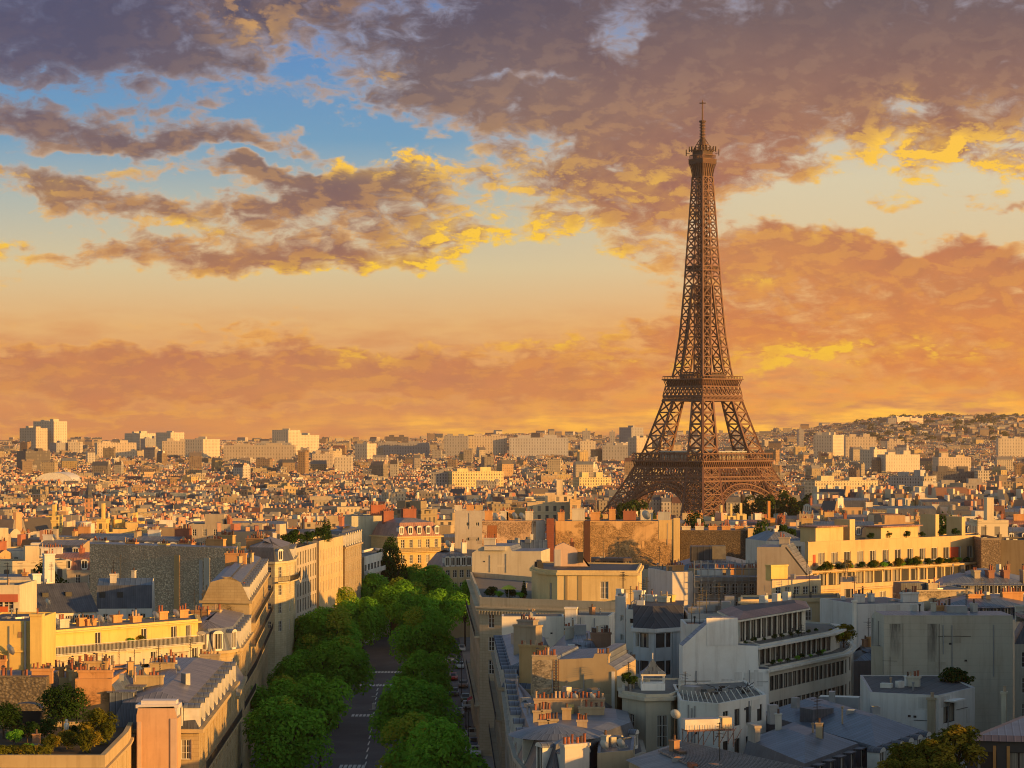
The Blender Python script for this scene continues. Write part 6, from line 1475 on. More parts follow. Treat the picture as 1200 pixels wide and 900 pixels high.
    row(P(735, 246), P(744, 245), 2, 23.6, [DBUSH], .6, 'dark bush in the planter beside the tented lantern', 'bushes beside the lantern', .2, 13)
    row(P(1112, 262), P(1134, 262), 3, 21.5, [DBUSH], 1.0, 'dark creeper bush beside the white terrace house awning', 'dark bushes by the awning', .2, 14)
    row(P(905, 442), P(930, 443), 3, Z(634, 436), [DBUSH], 1.1, 'dark bush beside the white house near the right', 'bushes by the white house', .3, 15)
    r = empty('parasol', (X(596, 366), 368, 24.0), 'lime yellow garden parasol on the balustraded terrace', 'parasol')
    m = MB(); m.lathe([(.04, 0), (.04, 2.3)], 6, 'steel'); m.build('pole', r)
    m = MB(); m.lathe([(1.3, 1.75), (.75, 2.15), (0, 2.4)], 10, 'tinted'); m.build('canopy', r, (0, 0, 0), (.42, .44, .03))
    r = empty('potted_conifer', (X(614, 368), 369, 24.0), 'slim dark potted conifer beside the penthouse', 'potted plant')
    link('foliage', leaf_cloud('foliage', [(0, 0, .8 + .4 * i, .5 - .07 * i) for i in range(6)], 700, .25, 'leaf_dark', 77), r); m = MB(); m.lathe([(.22, 0), (.3, .5), (.3, .55), (0, .5)], 10, 'flue_pot'); m.build('pot', r)
gardens()

# ------------------------------------------------------------------ vehicles and street furniture
def car(x, y, rz, col, label, L_=4.2, Wd=1.78, H=1.48):
    z = ground_z(x, y) + .03
    r = empty('parked_car', (x, y, z), label, 'car', None, rz)
    # side profile lofted across the width: body below the waist, cabin above
    m = MB(); hw = Wd / 2
    low = [(-L_ / 2, .35), (-L_ / 2 + .04, .62), (-L_ / 2 + .12, .82), (-L_ * .24, .92), (-L_ * .02, .95), (L_ * .30, .96), (L_ / 2 - .10, .92), (L_ / 2, .65), (L_ / 2 - .02, .35)]
    cabx = [(-L_ * .22, .92), (-L_ * .06, H - .06), (L_ * .06, H), (L_ * .26, H - .04), (L_ * .40, .95)]
    for s in (-1, 1): 
        f = [(s * hw, yy, zz) for yy, zz in low]; m.face(f if s > 0 else f[::-1], 'paintwork')
    for (y0, z0), (y1, z1) in zip(low, low[1:]): m.face([(-hw, y0, z0), (hw, y0, z0), (hw, y1, z1), (-hw, y1, z1)], 'paintwork')
    m.face([(-hw, low[0][0], .35), (-hw, low[-1][0], .35), (hw, low[-1][0], .35), (hw, low[0][0], .35)], 'rubber')
    hr = hw - .2
    top = cabx[1:4]
    for (y0, z0), (y1, z1) in zip(top, top[1:]): m.face([(-hr, y0, z0), (hr, y0, z0), (hr, y1, z1), (-hr, y1, z1)], 'paintwork')
    m.build('body', r, (0, 0, 0), col)
    g = MB(); hb = hw - .06
    wid = lambda zz: hb + (hr - hb) * (zz - .92) / (H - .92)
    for (y0, z0), (y1, z1) in ((cabx[0], cabx[1]), (cabx[3], cabx[4])): g.face([(-wid(z0), y0, z0 + .004), (wid(z0), y0, z0 + .004), (wid(z1), y1, z1 - .004), (-wid(z1), y1, z1 - .004)], 'window_glass')
    for s in (-1, 1):
        f = [(s * wid(zz), yy, zz - .003) for yy, zz in cabx]; g.face(f if s > 0 else f[::-1], 'window_glass')
    g.build('window', r)
    for sx in (-1, 1):
        for yy in (-L_ * .31, L_ * .31):
            w_ = MB(); w_.lathe([(0, -.1), (.18, -.11), (.2, -.1), (.31, -.09), (.31, .09), (0, .09)], 14, 'rubber'); w_.lathe([(0, .1), (.19, .1)], 10, 'steel')
            o = w_.build('wheel', r, (sx * (hw - .08), yy, .31)); o.rotation_euler = (0, math.radians(90 * sx), 0)
        h = MB(); h.box(-.16, .16, -.03, .03, 0, .13, 'white_frame'); h.build('headlight', r, (sx * (hw - .27), -L_ / 2 + .03, .62)); 
        h = MB(); h.box(-.14, .14, -.03, .03, 0, .14, 'red_awning'); h.build('taillight', r, (sx * (hw - .24), L_ / 2 - .03, .66))
    return r
def scooter(x, y, rz, label):
    r = empty('motor_scooter', (x, y, ground_z(x, y) + .14), label, 'motor scooter', 'motor scooters parked at the kerb', rz)
    m = MB(); m.box(-.16, .16, -.35, .55, .32, .62, 'iron'); m.box(-.2, .2, -.62, -.48, .3, 1.0, 'iron'); m.beam((0, -.55, .9), (0, -.7, .3), .1, 'steel'); m.beam((-.34, -.5, 1.02), (.34, -.5, 1.02), .06, 'iron'); m.build('frame', r)
    m = MB(); m.box(-.14, .14, -.15, .6, .63, .78, 'rubber'); m.build('seat', r)
    for yy in (-.7, .6):
        w_ = MB(); w_.lathe([(0, -.06), (.24, -.06), (.26, 0), (.24, .06), (0, .06)], 12, 'rubber'); o = w_.build('wheel', r, (0, yy, .26)); o.rotation_euler = (0, math.radians(90), 0)
def streetlife():
    car(X(531, 476), 476, .03, (.42, .02, .015), 'red car driving along the side road')
    car(X(538, 415), 415, .03, (.09, .10, .12), 'dark grey car parked halfway along the side road')
    car(X(553, 352), 352, .05, (.30, .34, .40), 'silver blue car at the bottom edge of the side road')
    car(X(541, 540), 540, .03, (.50, .50, .50), 'pale car at the far shaded end of the side road')
    car(X(532, 448), 448, .03, (.05, .05, .055), 'black car behind the plane trees in the side road')
    for k, (y, c_, nm) in enumerate(((364, (.55, .55, .55), 'white'), (374, (.05, .07, .14), 'navy blue'), (386, (.40, .37, .32), 'beige'), (426, (.25, .26, .28), 'silver'), (438, (.06, .10, .07), 'dark green'), (462, (.20, .09, .05), 'brown'), (500, (.50, .50, .48), 'off white'), (512, (.05, .05, .06), 'glossy black'))):
        car(axis(y) + 14.4, y, .04, c_, f'{nm} car parked along the pavement of the golden block')
    car(axis(368) - 11.2, 396, .03, (.2, .2, .22), 'grey car under the left row of trees')
    for k, (px, d) in enumerate(((549, 392), (552, 390.5), (555, 392), (558, 390))):
        scooter(X(px, d), d, .4 + .2 * k, 'motor scooter in the short row parked at the kerb by the crossing')
    def post(px, d, h, label, kind):
        r = empty(kind, (X(px, d), d, ground_z(0, d) + .1), label, kind.replace('_', ' '))
        m = MB(); m.lathe([(.16, 0), (.13, .3), (.07, .5), (.055, h)], 8, 'iron'); m.build('pole', r)
        m = MB()
        if kind == 'street_lamp': m.beam((0, 0, h), (-.9, 0, h + .25), .07, 'iron'); m.box(-1.4, -.8, -.14, .14, h + .18, h + .32, 'steel')
        else: m.box(-.15, .15, -.14, .14, h - .9, h, 'iron')
        m.build('lamp_head' if kind == 'street_lamp' else 'signal_head', r)
    post(549, 372, 5.8, 'slim black street lamp post beside the crossing', 'street_lamp'); post(546, 398, 3.6, 'black traffic signal beside the parked scooters', 'traffic_signal'); post(541, 450, 7.5, 'street lamp near the red car', 'street_lamp')
    for k, px in enumerate((562, 566, 571)):
        d = 383; r = empty('street_barrier', (X(px, d), d, .16), 'white hoop barrier on the pavement at the crossing', 'barrier', 'white hoop barriers')
        m = MB(); m.beam((-.25, 0, 0), (-.25, 0, .95), .07, 'white_frame'); m.beam((.25, 0, 0), (.25, 0, .95), .07, 'white_frame'); m.beam((-.28, 0, .95), (.28, 0, .95), .07, 'white_frame'); m.build('hoop', r)
    r = empty('shop_awning', (X(558, 405), 404, 4.2), 'dark red fabric awning over the pavement at the golden block', 'awning', None, -1.52)
    m = MB(); m.face([(-2, 0, .8), (2, 0, .8), (2, -1.5, 0), (-2, -1.5, 0)][::-1], 'red_awning'); m.face([(-2, -1.5, 0), (2, -1.5, 0), (2, -1.5, -.35), (-2, -1.5, -.35)], 'red_awning'); m.build('canopy', r)
    m = MB(); m.beam((-1.9, 0, .2), (-1.9, -1.45, -.02), .05, 'steel'); m.beam((1.9, 0, .2), (1.9, -1.45, -.02), .05, 'steel'); m.build('arm', r)
streetlife()

# ------------------------------------------------------------------ the wider city
rngc = random.Random(77)
def slab(label, pxl, pxr, py, d, col, depth=18, skew=0.0, roof=None, z0=None, name='apartment_block', win=None):
    """a block seen from pxl to pxr whose roof line is at py, standing at distance d"""
    pts = rect(pxl, d, pxr, d + skew, depth); z0 = min(ground_z(*p) for p in pts) - 2 if z0 is None else z0
    z1 = Z(py, d); FOOT.append((min(p[0] for p in pts), max(p[0] for p in pts), min(p[1] for p in pts), max(p[1] for p in pts)))
    b = Bld(label, pts, z0, max(z1, z0 + 6), col, 'city_wall', name=name).walls().flat(.4, 'gravel_roof')
    if d > 2600:      # big housing blocks: storeys and bays grouped in larger frames
        b.wall.data.materials[0] = MATS['skyline_wall']; u = b.wall.data.uv_layers[0].data; k = max(.5, 2200 / d)
        for q in u: q.uv = (q.uv[0] * k, q.uv[1] * k)
    rw = (b.L[1][0] - b.L[0][0])
    for t in ((.25, .7) if rw > 30 else (.5,)): b.hatch(t, .5, rw * .22, depth * .4, rngc.uniform(3, 6), mat='plaster', name='lift_head')
    return b
LANDMARKS = []      # (px, py, phrase) used to describe ordinary houses by what they stand beside
def lm(px, py, phrase): LANDMARKS.append((px, py, phrase))
def landmarks():
    c1, c2, c3, gy, dk = (.54, .45, .34), (.60, .52, .40), (.44, .37, .29), (.32, .31, .31), (.12, .11, .11)
    sk = [  # label, pxl, pxr, py, d, col, depth, skew
        ('broad twin of the tallest pair of pale towers on the left skyline', 23, 42, 502, 5200, c1, 35, -30), ('tallest pale tower slab on the left skyline', 39, 63, 494, 5250, c2, 40, -40),
        ('squat black glass tower in front of the tallest pale pair', 30, 59, 529, 3500, dk, 40, 20), ('pale block right of the tallest pair', 66, 81, 519, 5000, gy, 30, 20), ('bright block right of the tallest pair', 80, 94, 518, 5010, c2, 30, 0),
        ('long pink pale slab on the left skyline', 114, 160, 519, 4600, c1, 24, 30), ('lit cube tower above the long pink slab', 146, 164, 508, 5400, c2, 40, -60), ('grey flank block right of the lit cube tower', 170, 190, 514, 5200, gy, 30, 20), ('tall cream tower between two grey blocks', 200, 216, 507, 5000, c2, 40, 40),
        ('wide cream slab below the tall cream tower', 190, 224, 517, 4700, c1, 30, 0), ('cream corner tower with a shaded left face', 238, 258, 515, 4500, c2, 40, 60), ('long brownish block behind the bright mid city', 262, 345, 522, 4200, c3, 30, 0), ('bright stepped tower left of centre', 338, 352, 504, 4800, c2, 40, 40), ('bright lower step of the stepped tower', 352, 374, 510, 4850, c2, 40, 60),
        ('dark slab below the stepped tower', 300, 340, 519, 4400, gy, 30, 0), ('long grey slab left of the big wall of flats', 443, 503, 519, 4800, gy, 30, 0), ('tall end of the big wall of flats, left segment', 520, 549, 511, 4700, gy, 30, 0), ('big wall of flats, lit middle segment', 549, 594, 511, 4720, c1, 30, 0), ('big wall of flats, blue grey right segment', 597, 666, 513, 4700, (.46, .45, .45), 30, 0), ('dark hilltop block behind the wall of flats', 452, 478, 512, 6200, dk, 40, 0),
        ('grey tower left of the iron tower on the skyline', 683, 692, 505, 5200, gy, 30, 0), ('slim grey tower near the iron tower legs', 715, 721, 506, 5200, gy, 30, 0), ('tall grey tower just left of the iron tower', 740, 754, 501, 5000, gy, 34, 30), ('bright block below the grey skyline tower', 680, 698, 517, 4300, c2, 30, 0), ('low grey slab left of the iron tower legs', 706, 736, 522, 4200, gy, 24, 0), ('pale block against the left legs of the iron tower', 746, 764, 513, 4700, c1, 30, 20),
        ('white tower pair on the right hill, shaded left tower', 1041, 1050, 490, 7200, gy, 30, 0), ('white tower on the right hill crest', 1051, 1066, 489, 7250, c2, 40, 30), ('second white tower on the right hill crest', 1067, 1082, 490, 7300, c2, 40, 30), ('two tone tower right of the iron tower', 976, 989, 510, 4600, c2, 40, 60), ('long pinkish slab right of the two tone tower', 991, 1027, 512, 4500, c1, 26, 0), ('low white slab on the right hillside', 1170, 1203, 514, 4600, c2, 24, 0), ('lit cube tower beside the iron tower on the right', 936, 942, 503, 5600, gy, 30, 0), ('grey slim tower on the right skyline', 957, 966, 507, 5600, gy, 30, 0),
        ('pale pink slab right of the iron tower on the slope', 1040, 1060, 517, 4800, c1, 26, 0), ('broad slab with many balconies in the right distance', 1100, 1138, 536, 3300, c1, 24, 10), ('long cream block in the right mid distance', 955, 1029, 564, 2000, (.62, .52, .34), 20, 20), ('grey office with a lit right end', 1041, 1083, 558, 2250, (.44, .42, .40), 30, -20), ('right end of the grey office coloured as sunlit', 1083, 1093, 559, 2220, (.66, .55, .36), 26, 0), ('long dark glass office in the right distance', 1093, 1146, 553, 2500, (.15, .14, .14), 24, 0), ('bright block closing the dark glass office', 1146, 1160, 552, 2480, c2, 24, 0), ('low grey office with banded windows near the right', 1095, 1166, 567, 2050, (.36, .33, .30), 24, 0), ('massive brown ministry block at the right edge', 1168, 1212, 565, 1900, (.34, .27, .20), 40, 0),  # sunlight on the grey office's right end is put into a brighter block
        ('white cube office in the right distance', 1024, 1039, 527, 3500, c2, 24, 30), ('long lit slab below the hill on the right', 1038, 1078, 533, 3100, (.58, .50, .40), 22, 20),
        ('long white lit office slab in the left mid city', 150, 231, 586, 1950, (.70, .60, .40), 22, 0), ('white end tower at the left of the long lit office', 145, 153, 579, 1945, c2, 24, 0), ('white end tower at the right of the long lit office', 229, 245, 582, 1940, c2, 24, 0), ('yellow balconied block at centre left, mid city', 530, 590, 553, 2300, (.70, .55, .28), 24, 20), ('yellow terrace slab in front of the park strip', 679, 716, 560, 2300, (.70, .55, .28), 20, 10), ('grey rows of roofs beside the yellow balconied block', 505, 530, 554, 2310, gy, 24, 0), ('white office slab in the centre left distance', 392, 412, 536, 3300, c2, 24, 0), ('cream tower over the centre left roofs', 430, 441, 520, 4300, c2, 26, 30), ('low lit office left of centre', 366, 390, 532, 3600, c1, 24, 0),
        ('bright square tower on the yellow terrace house, far left', 54, 68, 606, 800, YEL, 9, 0), ('yellow terrace house with a chimney tower', 113, 173, 625, 790, YEL, 14, 6), ('stubby tower of the yellow terrace house', 113, 124, 610, 790, YEL, 9, 0), ('boxy roof room of the yellow terrace house', 147, 165, 613, 792, YEL, 9, 0), ('pale blind block left of the white round tank', 75, 90, 624, 770, (.60, .48, .34), 9, 0), ('cream apartment with brown terraces at far left', -20, 34, 646, 560, (.55, .47, .32), 12, 4), ('low cream wall with garages at far left', 0, 78, 660, 480, (.58, .50, .36), 9, 4),
        ('cream flat roofed block with red terraces left of the tower', 618, 672, 590, 800, (.64, .50, .32), 14, 0), ('orange lit tower end of the red terrace block', 668, 681, 587, 790, (.66, .45, .22), 12, 0), ('upper cream roof storey above the red terraces', 640, 672, 582, 815, (.66, .54, .36), 10, 0), ('yellow lit block under the tower, left of three', 841, 852, 605, 800, (.72, .58, .26), 9, 0), ('yellow lit block under the tower, middle of three', 853, 863, 606, 802, (.72, .58, .26), 9, 0), ('yellow lit block under the tower, right of three', 864, 875, 604, 804, (.72, .58, .26), 9, 0), ('orange wall house under the right leg of the tower', 896, 909, 609, 760, (.60, .28, .08), 9, 0),
        ('long yellow terrace with square windows right of the tower', 968, 1048, 589, 1150, (.68, .55, .32), 16, 14), ('upper lit storey over the long yellow terrace', 1044, 1073, 579, 1180, (.68, .55, .32), 14, 0), ('bright cube beside the lit upper storey', 1075, 1107, 586, 1080, (.68, .56, .34), 14, 20), ('ornate lit stone block in the right mid distance', 1143, 1176, 577, 1500, (.66, .50, .28), 20, -10), ('grey shadowed facade left of the ornate block', 1100, 1143, 577, 1510, (.42, .39, .35), 20, 0),
        ('lit penthouse wall right of the green tree', 1145, 1182, 612, 470, (.68, .58, .40), 8, 0), ('small white roof house in the right mid ground', 1040, 1056, 596, 900, (.62, .56, .44), 9, 0), ('lit cream roof house in the right mid ground', 1060, 1073, 598, 880, (.70, .58, .36), 9, 0)]
    for s_ in sk:
        slab(*s_)
    # domed sports hall, tall church tower, wide dark hall
    d = 2600; r = empty('sports_hall', (X(66, d), d, ground_z(0, d)), 'pinkish hall with a white barrel roof in the left distance', 'hall')
    w_ = (88 - 45) * d / F; zt = Z(566, d) - ground_z(0, d); m = MB(); m.box(-w_ / 2, w_ * .0, -12, 40, -4, zt, 'plaster'); m.build('wall', r, (0, 0, 0), (.30, .30, .32)); m = MB(); m.box(w_ * .002, w_ / 2, -14, 40, -4, zt, 'plaster'); m.build('wall', r, (0, 0, 0), (.62, .42, .34), -.2)
    m = MB(); N = 12; pr = [(w_ * .53 * math.cos(math.pi * k / N), zt + 12 * math.sin(math.pi * k / N)) for k in range(N + 1)]
    for (x0, z0), (x1, z1) in zip(pr, pr[1:]): m.face([(x0, -15, z0), (x0, 42, z0), (x1, 42, z1), (x1, -15, z1)], 'white_frame')
    m.face([(x, -14.8, z) for x, z in pr], 'white_frame'); m.build('roof', r)
    d = 1500; g = ground_z(0, d); zt = Z(584, d) - g; r = empty('church_tower', (X(104, d), d, g), 'slender orange stone church tower with a dark spire', 'church tower')
    m = MB(); m.box(-2.2, 2.2, -2.2, 2.2, -2, zt, 'city_wall'); m.build('shaft', r, (0, 0, 0), (.58, .30, .16)); m = MB(); m.lathe([(2.9, zt), (2.9, zt + 1), (2.0, zt + 2.5), (2.1, zt + 5), (1.0, zt + 7), (.3, zt + 11), (0, zt + 13)], 8, 'slate'); m.build('spire', r)
    d = 880; g = ground_z(0, d); r = empty('market_hall', (X(242, d), d, g), 'wide hall with a dark overhanging hipped roof in the left mid city', 'hall')
    zt = Z(630, d) - g; m = MB(); m.box(-12, 14, 0, 22, -2, zt, 'city_wall'); m.build('wall', r, (0, 0, 0), (.40, .22, .12))
    m = MB(); a = [(-16, -4), (17, -4), (17, 26), (-16, 26)]; b2 = [(-7, 5), (13, 5), (13, 18), (-7, 18)]
    for k in range(4): q = (k + 1) % 4; m.face([(*a[k], zt), (*a[q], zt), (*b2[q], zt + 5.5), (*b2[k], zt + 5.5)], 'slate' if k else 'dark_roofing')
    m.face([(*p, zt + 5.5) for p in b2], 'zinc_warm'); m.build('roof', r); FOOT.append((X(242, d) - 18, X(242, d) + 18, 870, 915))
    d = 780; g = ground_z(0, d); r = empty('water_tank', (X(99, d), d, g), 'white round ribbed tank house among the left rooftops', 'tank'); zt = Z(613, d) - g
    m = MB(); m.lathe([(2.2, 0), (2.2, zt), (2.35, zt + .02), (2.35, zt + .5), (0, zt + .55)], 16, 'tinted'); m.build('drum', r, (0, 0, 0), (.55, .53, .52)); m = MB()
    for k in range(9): an = math.pi + math.pi * (k + .5) / 9; m.box(2.25 * math.cos(an) - .1, 2.25 * math.cos(an) + .1, 2.25 * math.sin(an) - .1, 2.25 * math.sin(an) + .1, 4, zt - .2, 'white_frame')
    m.build('rib', r)
    for a in ((50, 515, 'the tallest pair of pale towers'), (150, 518, 'the long pink skyline slab'), (248, 522, 'the cream corner tower'), (350, 512, 'the bright stepped tower'), (470, 524, 'the long grey slab'), (595, 520, 'the big wall of flats'), (690, 515, 'the grey skyline tower'), (66, 565, 'the barrel roofed hall'), (104, 590, 'the slender church tower'), (195, 592, 'the long white lit office'), (240, 622, 'the dark hipped hall'), (99, 625, 'the white round tank'), (140, 630, 'the yellow terrace house'), (190, 665, 'the rough stone party wall'), (560, 560, 'the yellow balconied block'), (490, 620, 'the golden mansion'), (550, 612, 'the grey wall with four windows'), (650, 595, 'the red terrace block'), (730, 620, 'the ochre party wall'), (858, 612, 'the three yellow blocks'), (825, 560, 'the iron tower'), (1000, 572, 'the long cream block'), (1065, 566, 'the grey office with a lit end'), (1010, 597, 'the long yellow terrace'), (1160, 585, 'the ornate lit block'), (1050, 640, 'the long lit terraces'), (1120, 560, 'the dark glass office'), (400, 640, 'the cypress roof'), (320, 640, 'the grey cone roof'), (440, 620, 'the mossy party wall'), (1060, 495, 'the white towers on the hill')): lm(*a)
landmarks()

def blocked(x0, x1, y0, y1):
    for a, b, c, d in FOOT:
        if x0 < b and x1 > a and y0 < d and y1 > c: return True
    return False
HERO_END = [(-40, 450), (0, 455), (105, 455), (280, 470), (330, 515), (400, 620), (470, 630), (560, 650), (640, 560), (800, 570), (890, 568), (900, 462), (960, 462), (1150, 466), (1250, 455)]
def hero_end(px):
    for (a, da), (b, db) in zip(HERO_END, HERO_END[1:]):
        if a <= px <= b: return da + (db - da) * (px - a) / (b - a)
    return 460
WALLC = [(.54, .43, .27), (.58, .50, .38), (.48, .38, .24), (.42, .36, .28), (.62, .46, .21), (.38, .29, .19), (.55, .36, .19), (.62, .57, .48)]
WALLN = ['cream', 'off white', 'buff', 'greyish', 'yellow', 'brownish', 'orange tinted', 'white']
def auto_city():
    """ordinary houses of the middle distance, each its own thing"""
    rg = rngc; made = []; y = 470.0
    while y < 1700 and len(made) < 205:
        rowd = rg.uniform(17, 25) * (1 + (y - 470) / 2200)
        x = -.245 * y - rg.random() * 12; tilt = rg.uniform(-.35, .35)
        while x < .245 * y:
            w_ = rg.uniform(10, 24) * (1 + (y - 470) / 3500); px = 600 + F * x / y; pc = 600 + F * (x + w_ / 2) / y
            dep = rg.uniform(10, 13)
            yy = y + rg.uniform(-3, 3)
            if yy > hero_end(px) + 6 and yy > hero_end(px + F * w_ / y) + 6 and not blocked(x - 1, x + w_ + 1, yy - 1, yy + dep + 1) and not (680 < pc < 1000 and yy > 1095) and len(made) < 205:
                g = min(ground_z(x, yy), ground_z(x + w_, yy + dep)); flat = rg.random() < .36
                H = rg.uniform(17, 22.5) + (rg.uniform(1, 5) if flat and rg.random() < .5 else 0)
                if 700 < pc < 950: H = min(H, Z(610, yy) - g - 3.6)
                ci = rg.randrange(len(WALLC)); ca, sa = math.cos(tilt * .6), math.sin(tilt * .6)
                pts = [(x + u * ca - v * sa, yy + u * sa + v * ca) for u, v in ((0, 0), (w_ - .4, 0), (w_ - .4, dep), (0, dep))]
                b = Bld('x', pts, g - 1, g + H, WALLC[ci], 'city_wall')
                near = yy < 720
                if near:
                    b.wmat = 'plaster'; nb = max(2, int(w_ / 2.7)); b.win(0, nb, 3, 1.15, 1.9, .9, 3.1)
                    b.win(1, 3, 3, 1.15, 1.9, .9, 3.1)
                b.walls({1: 'city_wall'} if not near else None)
                if flat:
                    b.flat(.5, rg.choice(['gravel_roof', 'zinc', 'dark_roofing']))
                    if rg.random() < .7: b.hatch(rg.uniform(.3, .7), .5, rg.uniform(3, 6), rg.uniform(3, 5), rg.uniform(2, 3.2), mat='plaster', name='stair_head')
                else:
                    rm = rg.choice(['zinc', 'slate', 'zinc_warm', 'blue_slate', 'zinc', 'copper_brown']); b.slopes([(1.3, 2.7), (3.4, .9)], ['slate' if rm != 'copper_brown' else rm, rm], rm, (1, 3))
                    if near: b.dormers(0, max(2, int(w_ / 3)), 1.1, 1.6, .4)
                tb = b.rz + b.z0
                for q in range(rg.randint(1, 3)):
                    b.chimney(rg.choice([.03, .97, rg.random()]), rg.uniform(.3, .7), tb - 2.2, rg.uniform(3.2, 4.6), rg.uniform(2.2, 5.0), .8, rg.choice(['x', None, 'x']), pots=rg.randint(4, 9) if yy < 1000 else 4, col=rg.choice([ORANGE, TAN, PALE, (.36, .14, .09), WHITE, OCHRE]), ph=.8)
                if rg.random() < .25: b.dish(rg.random(), .3, .7)
                FOOT.append((min(p[0] for p in pts), max(p[0] for p in pts), min(p[1] for p in pts), max(p[1] for p in pts)))
                cx, cy = b.c[0], b.c[1]
                made.append((b.root, 600 + F * cx / cy, HZ + F * (CZ - g - H) / cy, WALLN[ci], 'flat roofed block' if flat else {'zinc': 'zinc roofed house', 'slate': 'slate roofed house', 'zinc_warm': 'grey brown roofed house', 'blue_slate': 'blue grey roofed house', 'copper_brown': 'reddish roofed house'}[rm]))
            x += w_ + (rg.uniform(6, 12) if rg.random() < .18 else .3)
        y += rowd
    seen = {}
    for root, px, py, wn, kn in sorted(made, key=lambda t: t[1]):
        a = min(LANDMARKS, key=lambda l: abs(l[0] - px) + 1.6 * abs(l[1] - py)); dx_, dy_ = px - a[0], py - a[1]
        where = ('right of' if dx_ > 0 else 'left of') if abs(dx_) > 1.3 * abs(dy_) else ('below' if dy_ > 0 else 'behind')
        seen.setdefault((wn, kn, where, a[2]), []).append((abs(dx_) + abs(dy_), root))
    order = ['nearest', 'second nearest', 'third nearest', 'fourth nearest', 'fifth nearest', 'sixth nearest', 'seventh nearest', 'eighth nearest']
    for (wn, kn, where, ph), lst in seen.items():
        lst.sort(key=lambda t: t[0])
        for k, (_, root) in enumerate(lst):
            root['label'] = f'{wn} {kn} {where} {ph}' if len(lst) == 1 else f'{order[k]} {wn} {kn} {where} {ph}'
            root['group'] = 'ordinary houses of the middle distance'
    return y
Y_END = auto_city()

